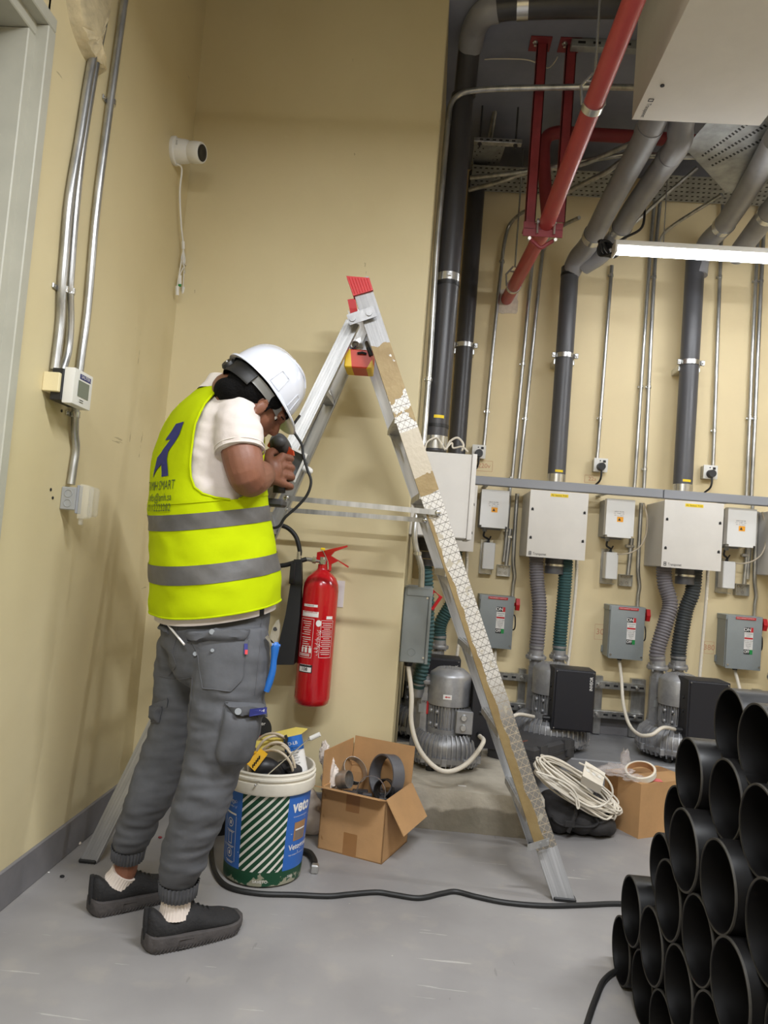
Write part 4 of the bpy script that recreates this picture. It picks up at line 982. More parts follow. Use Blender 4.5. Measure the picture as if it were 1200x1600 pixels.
b = MB(); a = PY(893, 55, 3.38); c = PY(990, 58, 3.38); b.box((a.x, 3.36, ZC - .045), (c.x + .2, 3.40, ZC - .002), .002)
t = thing('ceiling_strut', 'slotted strut fixed under the ceiling beside the red hanger', 'strut', (a.x, 3.38, ZC - .045))
b.build('rail', M['sheet'], t)
b = MB()
for q in range(6): b.box((a.x + .03 + q * .07, 3.359, ZC - .03), (a.x + .065 + q * .07, 3.361, ZC - .018), 0)
b.build('slot', M['ink'], t)
# black cable knot at the lamp's left end
g = random.Random(11); mb = MB(); c = PY(950, 388, 3.8)
for q in range(4): mb.tube([c + V((.05 * math.cos(a + q), .03 * math.sin(a * 2 + q), .035 * math.sin(a + .6 * q))) for a in [k * .8 for k in range(9)]], .007, n=8, smooth=5)
mb.tube([c, PY(975, 372, 3.85), PY(1003, 355, 4.0), PY(1008, 320, 4.2)], .007, n=8, smooth=6)
single('lamp_cable', mb, M['black'], 'knotted black cable at the left end of the lit lamp', 'cable')

# ================================================================== stepladder
M['ladder_tape'] = mat('worn_taped_aluminium', (176, 176, 176), .45, .25, bump=.1, bscale=60)
n = NT(M['ladder_tape']); x, y, z, vec = n.xyz()          # z runs up the rail, x across its face
alu = n.mix(n.step(n.noise(vec, 24.0, 4.0, (6, 1, .1)), .3, .7), rgb(150, 150, 152), rgb(186, 186, 188))
def tri(n, a, b, p, w):
    s = n.op('FRACT', n.op('DIVIDE', n.op('ADD', a, b), p)); return n.op('LESS_THAN', s, w)
P_ = .029
g0 = tri(n, z, n.op('MULTIPLY', x, .0), P_, .07)
g1 = tri(n, n.op('MULTIPLY', z, 1.0), n.op('MULTIPLY', x, 1.3), P_, .07)
g2 = tri(n, n.op('MULTIPLY', z, 1.0), n.op('MULTIPLY', x, -1.3), P_, .07)
ln = n.op('MAXIMUM', n.op('MAXIMUM', g0, g1), g2)
t_hi = n.mix(ln, rgb(206, 202, 196), rgb(92, 86, 78)); t_lo = n.mix(ln, rgb(128, 124, 118), rgb(186, 170, 146))
tape = n.mix(n.step(z, .62, .80), t_lo, t_hi)
tape = n.mix(n.gt(n.noise(vec, 30.0, 5.0), .62), tape, rgb(176, 168, 152))
brown = n.mix(n.step(n.noise(vec, 14.0, 5.0), .3, .7), rgb(134, 112, 74), rgb(152, 132, 92))
nz = n.noise(vec, 9.0, 6.0)
edge = n.op('ADD', x, n.op('MULTIPLY', n.op('SUBTRACT', nz, .5), .05))
side = n.op('LESS_THAN', edge, -.0135)                     # glue left along the inner margin
mid = n.op('MULTIPLY', n.band(z, .20, 1.42), n.op('LESS_THAN', edge, n.op('SUBTRACT', .006, n.op('MULTIPLY', z, .024))))
up_ = n.op('MULTIPLY', n.gt(z, 1.72), n.gt(n.op('ADD', n.noise(vec, 14.0, 6.0), n.op('MULTIPLY', n.op('SUBTRACT', z, 1.88), 1.1)), .47))
blk = n.band(n.op('ADD', z, n.op('MULTIPLY', nz, .06)), 1.515, 1.585)
plain = n.band(n.op('ADD', z, n.op('MULTIPLY', nz, .02)), 1.56, 1.74)
c = n.mix(mid, tape, brown)
c = n.mix(plain, c, rgb(180, 170, 152))
c = n.mix(n.op('MAXIMUM', up_, n.op('MULTIPLY', blk, n.gt(nz, .42))), c, brown)
low = n.op('LESS_THAN', n.op('ADD', z, n.op('MULTIPLY', nz, .1)), .225)
c = n.mix(low, c, alu)
c = n.mix(n.gt(n.op('ADD', z, n.op('MULTIPLY', nz, .12)), 2.13), c, alu)
c = n.mix(n.op('MULTIPLY', n.band(z, .15, .24), n.gt(nz, .55)), c, brown)
n.color(c)
LB = 'aluminium stepladder with red top caps standing open before the worker and box'
ladder = thing('stepladder', LB, 'ladder', (-.2, 2.85, 0))
nrB, nrT = V((.585, 2.63, 0)), PY(561, 436, 2.74)
frB, frT = V((.568, 3.12, 0)), PY(556, 484, 2.97)
nlB, nlT = V((-1.05, 2.545, 0)), PY(551, 503, 2.765)
flB, flT = V((-1.03, 3.06, 0)), PY(566, 514, 2.96)
def rail(name, a, b, w, d, m, flip, parent, label=None):
    """C channel from a (floor) to b; its web faces the camera when flip is -1"""
    ax = (b - a).normalized(); x_ = V((1, 0, 0)); x_ = (x_ - ax * x_.dot(ax)).normalized(); y_ = ax.cross(x_)
    if y_.y < 0: y_ = -y_; 
    mx = Matrix(((x_.x, y_.x, ax.x, a.x), (x_.y, y_.y, ax.y, a.y), (x_.z, y_.z, ax.z, a.z), (0, 0, 0, 1)))
    L = (b - a).length; k = flip; t = .003
    pr = [(-w / 2, 0), (w / 2, 0), (w / 2, -k * d), (w / 2 - t, -k * d), (w / 2 - t, -k * t), (-w / 2 + t, -k * t), (-w / 2 + t, -k * d), (-w / 2, -k * d)]
    mb = MB(); mb.prism([mx @ V((p, q, 0)) for p, q in pr], ax * L)
    if not label:
        for q in range(5): xx = -w * .36 + w * .18 * q; mb.prism([mx @ V((xx - .0012, k * .0, 0)), mx @ V((xx + .0012, 0, 0)), mx @ V((xx + .0012, k * .0012, 0)), mx @ V((xx - .0012, k * .0012, 0))], ax * L)
    o = mb.build(name, M[m], parent, 30, mx)
    if label: o['label'] = label
    return mx, L
mxn, Ln = rail('rail', nrB, nrT, .072, .03, 'ladder_tape', -1, ladder, 'near rail with torn patterned tape and brown glue')
mxf, Lf = rail('rail', frB, frT, .066, .03, 'alu', 1, ladder)
mxl, Ll = rail('rail', nlB, nlT, .055, .026, 'alu', -1, ladder)
mxk, Lk = rail('rail', flB, flT, .055, .026, 'alu', 1, ladder)
def at(a, b, z): return a.lerp(b, (z - a.z) / (b.z - a.z))
for zz in (.27, .545, .82, 1.095, 1.37, 1.645):
    a, b_ = at(nrB, nrT, zz), at(frB, frT, zz)
    s = MB(); tilt = V((.036, 0, 0))
    dn = V((0, 0, -.024))
    pts = [a - tilt + V((0, .003, 0)), a + tilt + V((0, .003, 0)), b_ + tilt - V((0, .003, 0)), b_ - tilt - V((0, .003, 0))]
    s.quad8([p + dn for p in pts], pts)
    for q in range(5): 
        o_ = V((-.028 + .014 * q, 0, .0)); s.prism([a + o_ - V((.002, -.004, 0)), a + o_ + V((.002, .004, 0)), a + o_ + V((.002, .004, .002)), a + o_ + V((-.002, .004, .002))], (b_ - a) * .98)
    # curved gussets at the far end
    e = b_ - V((0, .006, 0))
    s.prism([e + V((-.036, 0, -.02)), e + V((.036, 0, -.02)), e + V((.046, 0, -.13)), e + V((.02, 0, -.07))], V((0, -.002, 0)))
    s.build('tread', M['alu'], ladder)
for zz in (.3, .6, .9, 1.2, 1.48, 1.74):
    a, b_ = at(nlB, nlT, zz), at(flB, flT, zz)
    s = MB(); s.quad8([a + V((-.02, .003, -.02)), a + V((.02, .003, -.02)), b_ + V((.02, -.003, -.02)), b_ + V((-.02, -.003, -.02))], [a + V((-.02, .003, .0)), a + V((.02, .003, .0)), b_ + V((.02, -.003, .0)), b_ + V((-.02, -.003, 0))])
    e = b_ - V((0, .004, 0)); s.prism([e + V((-.03, 0, 0)), e + V((.014, 0, 0)), e + V((-.01, 0, .07))], V((0, -.03, 0)))
    s.build('rung', M['alu'], ladder)
# caps
for near, q4 in ((True, [(552, 462), (583, 453), (577, 434), (541, 431)]), (False, [(549, 496), (560, 492), (556, 470), (544, 472)])):
    Y_ = 2.726 if near else 2.98
    mb = MB(); P4 = [PY(a, b_, Y_) for a, b_ in q4]; mb.prism(P4, (0, .042 if near else -.03, 0))
    for q in range(7 if near else 0): p = P4[0].lerp(P4[1], .1 + .13 * q); r_ = P4[3].lerp(P4[2], .1 + .13 * q); mb.tube([p.lerp(r_, .05) - V((0, .0005, 0)), p.lerp(r_, .92) - V((0, .0005, 0))], .0011, n=5)
    mb.build('top_cap', M['red'], ladder, smooth=20)['label'] = 'red plastic rail cap'
# hinge plates
for (zz, yy, sg) in ((0, nrT.y - .002, -1), (0, frT.y + .004, 1)):
    Y_ = 2.708 if sg < 0 else 2.99
    a = PY(544, 500, Y_) if sg < 0 else PY(545, 506, Y_); b_ = PY(586, 486, Y_) if sg < 0 else PY(586, 492, Y_)
    d_ = (b_ - a).normalized(); u_ = V((-d_.z, 0, d_.x)); h = .021
    mb = MB(); mb.prism([a - u_ * h, b_ - u_ * h, b_ + u_ * h, a + u_ * h], V((0, .004, 0)))
    for k in (.16, .78):
        c = a.lerp(b_, k); mb.cyl(c - V((0, .005, 0)), c + V((0, .02, 0)), .012, n=16)
    mb.build('hinge_plate', M['alu_cast'], ladder)
# spreader bars
for (p, q, Yp) in (((447, 778), (684, 801), 2.60), ((449, 797), (664, 813), 3.0)):
    a = PY(*p, Yp + .03); b_ = PY(*q, Yp + .02); a.y = at(nlB, nlT, a.z).y - .006 if Yp < 2.8 else at(flB, flT, a.z).y + .006; b_.y = a.y
    a = PY(*p, a.y); b_ = PY(*q, b_.y)
    mb = MB(); mb.prism([a - V((0, 0, .0095)), b_ - V((0, 0, .0095)), b_ + V((0, 0, .0095)), a + V((0, 0, .0095))], V((0, -.004, 0)))
    mb.build('spreader_bar', M['alu'], ladder)
    for c in (a, b_):
        r_ = MB(); r_.ball(c - V((0, .006, 0)), (.011, .006, .011), 8); r_.build('rivet', M['steel'], ladder)
# foot latch strip low on the near rail
a = PY(824, 1325, 2.60); b_ = PY(858, 1315, 2.60)
mb = MB(); mb.prism([a - V((0, 0, .012)), b_ - V((0, 0, .012)), b_ + V((0, 0, .012)), a + V((0, 0, .012))], V((0, .003, 0)))
for k in (.62, .92): mb.cyl(a.lerp(b_, k) - V((0, .003, 0)), a.lerp(b_, k), .005, n=10)
mb.build('locking_strip', M['alu'], ladder)
for (a, w) in ((nrB, .078), (frB, .07), (nlB, .062), (flB, .06)):
    sg = 1 if a in (nrB, nlB) else -1
    MB().box((a.x - w / 2, a.y - (.004 if sg > 0 else .03), 0), (a.x + w / 2, a.y + (.034 if sg > 0 else .004), .014), .004).build('foot', M['rubber'], ladder)
# box wrapped in red and yellow tape between the rails near the top
M['wrap'] = mat('red_yellow_tape', (196, 58, 34), .4)
n = NT(M['wrap']); x, y, z, vec = n.xyz()
s1 = n.band(n.op('ADD', x, n.op('MULTIPLY', z, .15)), -.052, -.022); s2 = n.band(n.op('ADD', x, n.op('MULTIPLY', z, -.5)), .036, .060); s3 = n.band(n.op('ADD', x, n.op('MULTIPLY', z, -1.4)), .034, .052)
n.color(n.mix(n.op('MAXIMUM', s1, n.op('MAXIMUM', s2, s3)), rgb(196, 58, 34), rgb(228, 188, 20)))
a = PY(538, 546, 2.80); b_ = PY(581, 576, 2.80)
t = thing('tape_wrapped_box', 'small box wrapped in red and yellow tape between the ladder rails near the top', 'box', ((a.x + b_.x) / 2, 2.86, b_.z))
mb = MB(); mb.box((a.x + .004, 2.80, b_.z), (b_.x - .002, 2.93, a.z + .004), .004); mb.build('wrapped_box', M['wrap'], t)
q = MB(); q.tube([PY(559, 552, 2.797), PY(566, 551, 2.79), PY(572, 553, 2.797)], .005, n=8); q.tube([PY(573, 536, 2.86), PY(576, 545, 2.80), PY(580, 556, 2.797)], .009, n=8); q.build('wire_stub', M['black'], t)
t = thing('open_fitting', 'small galvanised fitting with blue wires standing on the taped box', 'fitting', PY(556, 546, 2.88))
q = MB(); a = PY(549, 531, 2.89); b_ = PY(565, 545, 2.89); q.prism([PY(549, 535, 2.9), PY(563, 527, 2.9), PY(567, 542, 2.9), PY(551, 548, 2.9)], (0, .02, 0)); q.torus(PY(555, 538, 2.895), .012, .003, Matrix.Rotation(PI / 2, 4, 'X'), 18, 6); q.build('plate', M['galv'], t)
q = MB(); q.tube([PY(546, 537, 2.885), PY(549, 543, 2.87), PY(553, 546, 2.88)], .002, n=6, smooth=4); q.tube([PY(545, 540, 2.885), PY(550, 546, 2.87), PY(556, 541, 2.88)], .002, n=6, smooth=4); q.build('wires', M['navy'], t)

# grey enclosure the worker screws to the rail
Ye = at(nlB, nlT, 1.40).y - .09
c4 = [PY(418, 734, Ye), PY(461, 754, Ye), PY(481, 710, Ye), PY(438, 690, Ye)]
t = thing('open_enclosure', 'grey open plastic enclosure held against the ladder rail by the worker', 'electrical box', c4[0])
mb = MB(); back = V((0, .05, 0))
cen = sum(c4, V((0, 0, 0))) / 4
inn = [p.lerp(cen, .12) for p in c4]
fl = [p + V((0, .045, 0)) for p in inn]
mb.rings([c4, [p + back for p in c4]], True, False); mb.add([p + back for p in c4], [(0, 1, 2, 3)])
mb.rings([c4, inn, fl], True, False); mb.add(fl, [(0, 1, 2, 3)])
mb.build('tray', M['tray_grey'], t, smooth=20)
mb = MB(); mb.rings([[p - V((0, .001, 0)) for p in c4], [p.lerp(cen, .15) - V((0, .001, 0)) for p in c4]], True, False)
for p in c4: mb.cyl(p.lerp(cen, .17) - V((0, .003, 0)), p.lerp(cen, .17) + V((0, .03, 0)), .007, n=12)
mb.build('rim', M['white'], t)
mb = MB()
for p in c4: mb.cyl(p.lerp(cen, .17) - V((0, .004, 0)), p.lerp(cen, .17), .003, n=8)
mb.build('screw', M['ink'], t)
mb = MB(); k = c4[1].lerp(c4[2], .55) + V((0, .03, 0)); mb.cyl(k, k + V((.022, 0, -.008)), .013, n=14); mb.ball(k + V((.024, 0, -.009)), .012, 8); mb.build('gland_plug', M['white'], t)
# black cable from the rail
mb = MB(); mb.tube([PY(468, 650, 2.56), PY(458, 665, 2.50), PY(460, 676, 2.49), PY(471, 694, 2.48), PY(474, 712, 2.46), PY(480, 733, 2.46), PY(486, 752, 2.46), PY(480, 773, 2.46), PY(464, 792, 2.46), PY(446, 808, 2.46), PY(436, 822, 2.46), PY(424, 824, 2.46), PY(415, 812, 2.46), PY(410, 795, 2.46), PY(409, 775, 2.46)], .0048, n=10, smooth=7)
single('thin_black_cable', mb, M['rubber'], 'thin black cable looping down from the ladder rail beside the enclosure', 'cable')

# ================================================================== fire extinguisher
Yx = YN - .115
top = PY(503, 893, Yx); bot = PY(487, 1103, Yx)
ex, ez0, ez1 = (top.x + bot.x) / 2, bot.z + .004, top.z
t = thing('fire_extinguisher', 'red fire extinguisher hung on the cream wall beside the ladder', 'fire extinguisher', (ex, Yx, ez0))
TX = Matrix.Translation((ex, Yx, 0)); R_ = .073
mb = MB(); mb.lathe([(0, ez0), (R_ * .75, ez0 + .002), (R_ * .93, ez0 + .012), (R_, ez0 + .035), (R_, ez1 - .075), (R_ * .96, ez1 - .05), (R_ * .82, ez1 - .025), (R_ * .55, ez1 - .006), (.024, ez1 + .006), (.021, ez1 + .014), (.021, ez1 + .03), (0, ez1 + .03)], TX, 56)
mb.build('cylinder', M['ext_red'], t, smooth=50)
def cyl_map(u0, z0, rr=None):
    """plane text -> cylinder surface; u0 angle of the text centre seen from the camera"""
    r2 = (rr or R_ + .0006)
    return lambda p: V((ex + r2 * math.sin(u0 + p.x / R_), Yx - r2 * math.cos(u0 + p.x / R_), z0 + p.y)) + V((math.sin(u0 + p.x / R_), -math.cos(u0 + p.x / R_), 0)) * p.z
def cyl_patch(mb, u0, z0, w, h, mi=0, z=0.0, nn=10):
    f = cyl_map(u0, z0)
    for i in range(nn):
        a, b_ = -w / 2 + w * i / nn, -w / 2 + w * (i + 1) / nn
        mb.add([f(V((a, -h / 2, z))), f(V((b_, -h / 2, z))), f(V((b_, h / 2, z))), f(V((a, h / 2, z)))], [(0, 1, 2, 3)], mi)
pz = lambda y_: PY(495, y_, Yx).z
k = MB(); U = -.17                                         # the camera stands to the right of the wall, the labels face it
cyl_patch(k, -.42, pz(945), .066, .010); text(k, '74-02-4-09', .007, cyl_map(-.40, pz(945)), 1, .0006)
cyl_patch(k, -.42, pz(958), .078, .022)
text(k, 'CARBON DIOXIDE (CO2)', .009, cyl_map(-.40, pz(955)), 2, .0006, bold=.01, fit=.066); text(k, 'ثاني اكسيد الكربون', .010, cyl_map(-.40, pz(962)), 2, .0006, fit=.05)
k.build('upper_label', [M['sticker'], M['ink'], M['red_ink']], t, smooth=0)['label'] = 'white carbon dioxide label'
k = MB()
def frame_on(u0, z0, w, h, th=.0014):
    cyl_patch(k, u0, z0 + h / 2, w, th); cyl_patch(k, u0, z0 - h / 2, w, th)
    for s in (-1, 1): cyl_patch(k, u0 + s * w / 2 / R_, z0, th, h, nn=1)
zc_ = pz(995); frame_on(-.53, zc_, .062, .155)
for i in range(13):
    w = (.05, .044, .03, .038, .045, .034, .048)[i % 7]; cyl_patch(k, -.51 + .15 * ((i * 37) % 3 - 1) * .3, zc_ + .066 - i * .0085 - (.004 if i > 6 else 0), w * .85, .0022, nn=6)
for i in range(3):
    u = -.69 + i * .24; cyl_patch(k, u, zc_ - .048, .011, .020, nn=3); cyl_patch(k, u, zc_ - .034, .005, .006, nn=2)
for i in range(2): cyl_patch(k, -.55, zc_ - .064 - i * .006, .05, .0028, nn=6)
u2 = .68; frame_on(u2, zc_ + .0, .055, .148)
for i in range(17):
    w = (.046, .04, .047, .03, .044)[i % 5]; cyl_patch(k, u2, zc_ + .064 - i * .0078, w, .0021, nn=6)
cyl_patch(k, u2 + .1, zc_ + .086, .03, .012, nn=4)
f = cyl_map(.16, zc_ + .062); 
pts = [f(V((.011 * math.cos(a), .013 * math.sin(a), 0))) for a in [2 * PI * q / 20 for q in range(20)]]; k.add(pts, [list(range(20))])
# upright arabic lettering between the panels
ff = cyl_map(.15, zc_ - .015); text(k, 'باڤاريا كمبني', .02, lambda p: ff(V((-p.y, p.x, p.z))), 0, .0002, fit=.10)
k.build('printed_panels', M['sticker'], t, smooth=0)['label'] = 'white printed instructions on red'
k = MB(); cyl_patch(k, -.42, pz(1042), .062, .032, 0); cyl_patch(k, -.42, pz(1043.2), .055, .019, 1, .0004); text(k, '108', .019, cyl_map(-.44, pz(1043)), 0, .0012, bold=.02)
text(k, 'FIRE EXTINGUISHER', .005, cyl_map(-.42, pz(1036.2)), 1, .0010, fit=.05)
k.build('number_plate', [M['ink'], M['sticker']], t, smooth=0)['label'] = 'black and white number plate 108'
vz = ez1 + .03
mb = MB(); mb.cyl((ex, Yx, vz - .004), (ex, Yx, vz + .03), .017, n=16); mb.cyl((ex, Yx, vz + .012), (ex - .07, Yx, vz + .016), .009, n=12); mb.cyl((ex - .03, Yx, vz + .014), (ex - .045, Yx, vz + .015), .014, n=6); mb.cyl((ex, Yx - .01, vz + .012), (ex, Yx - .028, vz + .012), .01, n=12)
mb.build('valve', M['steel'], t)
hz = vz + .03
mb = MB()
mb.prism([V((ex - .028, Yx - .01, hz - .012)), V((ex + .012, Yx - .01, hz - .016)), V((ex + .03, Yx - .01, hz - .03)), V((ex + .062, Yx - .01, hz - .012)), V((ex + .105, Yx - .01, hz - .036)), V((ex + .108, Yx - .01, hz - .03)), V((ex + .03, Yx - .01, hz + .008)), V((ex - .028, Yx - .01, hz + .018))], (0, .02, 0))
mb.box((ex + .004, Yx - .012, hz - .062), (ex + .036, Yx + .012, hz - .01), .008); mb.build('carry_handle', M['ext_red'], t)
mb = MB(); mb.prism([V((ex - .026, Yx - .011, hz + .018)), V((ex + .03, Yx - .011, hz + .036)), V((ex + .094, Yx - .011, hz + .056)), V((ex + .096, Yx - .011, hz + .049)), V((ex + .045, Yx - .011, hz + .026)), V((ex + .03, Yx - .011, hz + .006)), V((ex - .024, Yx - .011, hz + .008))], (0, .022, 0)); mb.build('trigger', M['ext_red'], t)
mb = MB(); mb.tube([V((ex - .008, Yx - .014, hz + .03)), V((ex, Yx - .014, hz + .02)), V((ex + .022, Yx - .016, hz - .02)), V((ex + .024, Yx - .016, hz - .05)), V((ex + .019, Yx - .014, hz - .02))], .0018, n=6, smooth=4); mb.build('safety_pin', M['steel'], t)
mb = MB(); mb.box((ex - .014, Yx - .013, hz + .026), (ex + .004, Yx - .005, hz + .038), .002); mb.build('seal', M['yellow'], t)
mb = MB(); mb.box((ex - .04, Yx + R_ - .01, ez1 - .15), (ex + .04, YN - .001, ez1 - .12), .002); mb.box((ex - .02, YN - .008, ez1 - .18), (ex + .02, YN - .001, ez1 + .03), .002); mb.build('wall_bracket', M['black'], t)
# horn and hose
mb = MB(); hx = lambda a, b_, y_=Yx - .01: PY(a, b_, y_)
mb.tube([V((ex - .07, Yx, vz + .016)), hx(460, 879), hx(445, 883), hx(430, 884), hx(415, 880), hx(405, 865), hx(405, 845), hx(414, 828), hx(430, 821), hx(448, 824), hx(462, 838), hx(468, 858), hx(468, 868)], .0095, n=12, smooth=7)
mb.build('hose', M['rubber'], t)
mb = MB(); mb.cyl(hx(468, 862), hx(467, 876), .010, n=14); mb.build('hose_ferrule', M['steel'], t)
mb = MB()
a = [hx(460, 876), hx(472, 874)]; zt_ = hx(466, 875).z; zb_ = hx(450, 1040).z
pr = []
for (xl, xr, yp, dp) in ((460, 472, 874, .014), (456, 472, 905, .018), (448, 470, 960, .03), (431, 462, 1036, .05)):
    l_, r_ = hx(xl, yp), hx(xr, yp); pr.append([l_ + V((0, -dp, 0)), r_ + V((0, -dp, 0)), r_ + V((0, dp, 0)), l_ + V((0, dp, 0))])
mb.rings(pr, True, True); mb.box(hx(456, 912) + V((-.008, -.03, 0)), hx(464, 880) + V((0, -.01, 0)), .003); mb.build('discharge_horn', M['black'], t, smooth=20)
# sheet on the wall
a = PY(516, 906, YN - .002); b_ = PY(536, 949, YN - .002)
single('paper_sheet', MB().box((a.x, YN - .0035, b_.z), (b_.x, YN - .0008, a.z), 0), M['paper'], 'blank white sheet on the wall behind the extinguisher', 'paper')

# ================================================================== left wall
def lx(a, b_, off=0.0): p = PX(a, b_, XL + off); return p
def lconduit(px, r, label, clips=(), off=.018, m='galv'):
    P = [lx(p[0], p[1], off) for p in px]; t = thing('wall_conduit', label, 'conduit', P[-1], 'conduits on the left wall')
    MB().tube(P, r, n=14, smooth=6).build('tube', M[m], t)
    for cpx, cpy in clips:
        c = lx(cpx, cpy, off); g = MB(); g.cyl(c - V((0, 0, .009)), c + V((0, 0, .009)), r * 1.2, n=14); g.box((XL, c.y - r - .022, c.z - .008), (XL + .006, c.y + r + .004, c.z + .008), .002)
        g.cyl((XL + .005, c.y - r - .012, c.z), (XL + .009, c.y - r - .012, c.z), .004, n=8); g.build('clip', M['steel'], t)
    return t
lconduit([(160, -25), (150, 60), (138, 130), (124, 220), (109, 310), (101, 400), (97, 450), (95, 500), (90, 545), (86, 578)], .0135, 'left, paint-smeared one of two touching conduits on the left wall', clips=((98.5, 452),))
lconduit([(172, -25), (163, 30), (148, 110), (128, 235), (118, 330), (111, 420), (109, 455), (110, 500), (107, 545), (98, 578)], .012, 'right one of two touching conduits on the left wall', clips=((110, 455),))
lconduit([(198, -25), (167, 200), (150, 335), (137, 483), (127, 560), (119, 630), (117, 672), (119, 700), (115, 730), (111, 757)], .0125, 'separate bright conduit running down the left wall to the lower box', clips=((174, 160), (118, 648)))
def ybox(mb, px0, px1, x0, x1, bev=.002):
    a = lx(*px0); b_ = lx(*px1); mb.box((XL + x0, a.y, min(a.z, b_.z)), (XL + x1, b_.y, max(a.z, b_.z)), bev); return mb
t = thing('wall_box', 'cream painted box under the two touching conduits', 'electrical box', lx(80, 620))
mb = ybox(MB(), (68, 580), (97, 624), 0, .05); mb.build('box', M['wall_edge'], t)
# thermostat
t = thing('thermostat', 'white wall thermostat with grey screen and blue logo', 'thermostat', lx(112, 638))
a = lx(98, 572, .0); b_ = lx(126, 636, .0)
yA, yB_, zA, zB = lx(96, 600, .05).y, lx(126, 605, .05).y, lx(112, 634, .065).z, lx(112, 576, .065).z
MB().box((XL + .02, yA - .004, zA + .006), (XL + .055, yB_ - .006, zB - .006), .002).build('back_plate', M['black'], t)
MB().box((XL + .055, yA, zA), (XL + .088, yB_, zB), .005, seg=2).build('case', M['white'], t)
mx = face_mx((XL + .0886, (yA + yB_) / 2, (zA + zB) / 2), (0, 1, 0), (0, 0, 1)); hw = (yB_ - yA) / 2; hh = (zB - zA) / 2
k = MB(); rect(k, mx, -hw * .55, -hh * .48, hw * .62, hh * .42); k.build('screen', M['lcd'], t, smooth=0)['label'] = 'grey display'
k = MB(); rect(k, mx, -hw * .45, hh * .52, hw * .72, hh * .8); text(k, 'SAUTER', .014, mx @ Matrix.Translation((hw * .13, hh * .66, .001)), 1, fit=hw * .95); k.build('logo', [M['navy'], M['sticker']], t, smooth=0)['label'] = 'blue maker label'
k = MB()
for i in range(2): rect(k, mx, -hw * .3, -hh * (.66 + .12 * i), hw * .12, -hh * (.62 + .12 * i))
k.build('buttons', M['ink'], t, smooth=0)
k = MB(); text(k, 'N4', .026, face_mx((XL + .031, lx(127, 617, .03).y, lx(127, 617, .03).z), (0, 0, -1), (0, 1, 0))); 
single('pen_mark', k, M['ink'], 'handwritten mark N4 beside the thermostat', 'marking')
# lower outlet box with clear hinged cover
t = thing('outlet_box', 'grey outlet box with open clear cover low on the left wall', 'electrical box', lx(104, 797))
a = lx(93, 758); b_ = lx(116, 797)
yA, yB_ = lx(94, 780, .0).y, lx(118, 778, .045).y; zA, zB = lx(104, 796, .04).z, lx(104, 759, .04).z
mb = MB(); mb.box((XL, yA, zA), (XL + .05, yB_, zB), .003)
for zz in (.3, .72):
    c = V((XL + .025, yA - .0005, zA + (zB - zA) * zz)); mb.torus(c, .012, .0015, Matrix.Rotation(PI / 2, 4, 'X'), 16, 6)
mb.build('box', M['encl_base'], t)
mb = MB(); mb.box((XL + .05, yA + .0, zA - .01), (XL + .058, yB_ + .02, zB + .008), .002); mb.build('face_plate', M['trunk'], t)
mb = MB(); z0_, z1_ = zA - .025, zB + .012; y0_, y1_ = yA + .0, yB_ + .03
pr = []
for (xo, sc) in ((.06, 1.0), (.078, .98), (.09, .9), (.092, .6)):
    cz_, cy_ = (z0_ + z1_) / 2, (y0_ + y1_) / 2; hy_, hz_ = (y1_ - y0_) / 2 * sc, (z1_ - z0_) / 2 * sc
    pr.append([V((XL + xo, cy_ + hy_ * a_, cz_ + hz_ * b__)) for a_, b__ in ((-1, -.85), (-.85, -1), (.85, -1), (1, -.85), (1, .85), (.85, 1), (-.85, 1), (-1, .85))])
mb.rings(pr, True, True)
mb.box((XL + .07, y1_ + .002, z0_ + .01), (XL + .085, y1_ + .06, z1_ - .004), .006)
mb.box((XL + .06, y0_ + .01, z0_ - .02), (XL + .07, y1_ - .01, z0_), .003)
mb.build('clear_cover', M['clear'], t)['label'] = 'clear plastic cover'
# security camera
t = thing('security_camera', 'white turret camera high on the left wall near the corner', 'camera', lx(271, 262))
c = lx(271, 236)
MX = frame(c, (1, 0, 0))
mb = MB(); mb.lathe([(0, 0), (.056, 0), (.058, .006), (.058, .014), (.053, .018), (0, .018)], MX, 40)
mb.tube([MX @ V((.0, 0, .0)), MX @ V((.0, .0, .005))], .05)
mb.build('base_plate', M['white'], t)
mb = MB(); mb.lathe([(.05, .012), (.05, .03), (.047, .058), (.042, .072), (.03, .078), (0, .078)], MX, 36); mb.build('body', M['white'], t)
hd = V((.93, -.20, -.14)).normalized(); hc = MX @ V((0, 0, .07)) 
MH = frame(hc + V((.0, .0, .0)), hd)
mb = MB(); mb.lathe([(0, -.01), (.036, -.01), (.043, .01), (.044, .03), (.042, .055), (.038, .06), (.034, .058), (0, .058)], MH, 36); mb.build('camera_head', M['white'], t)
mb = MB(); mb.lathe([(0, .0585), (.033, .0585), (.033, .0605), (.018, .062), (.012, .060), (0, .060)], MH, 30); mb.build('lens', M['black'], t)['label'] = 'black glass lens'
k = MB(); mx = face_mx(MX @ V((0, 0, .0)) + V((.035, -.0505, .0)), (0, 0, -1), (1, 0, 0)); text(k, 'EZVIZ', .008, face_mx(V((c.x + .03, c.y - .0508, c.z + .01)), (0, 0, 1), (-1, 0, 0))); k.build('lettering', M['ink'], t, smooth=0)
cq = lx(284, 262, .03)
mb = MB(); mb.tube([MX @ V((0, -.02, .02)) + V((0, 0, -.035)), lx(284, 264, .03), lx(281, 300, .02), lx(283, 350, .02), lx(286, 378, .02)], .004, n=8, smooth=6)
mb.cyl(lx(286, 377, .02), lx(286.5, 389, .02), .007, n=10)
ends = [(277, 461, 'w'), (286, 462, 'g'), (291, 450, 'g'), (299, 446, 'w'), (281, 444, 'g'), (296, 433, 'w')]
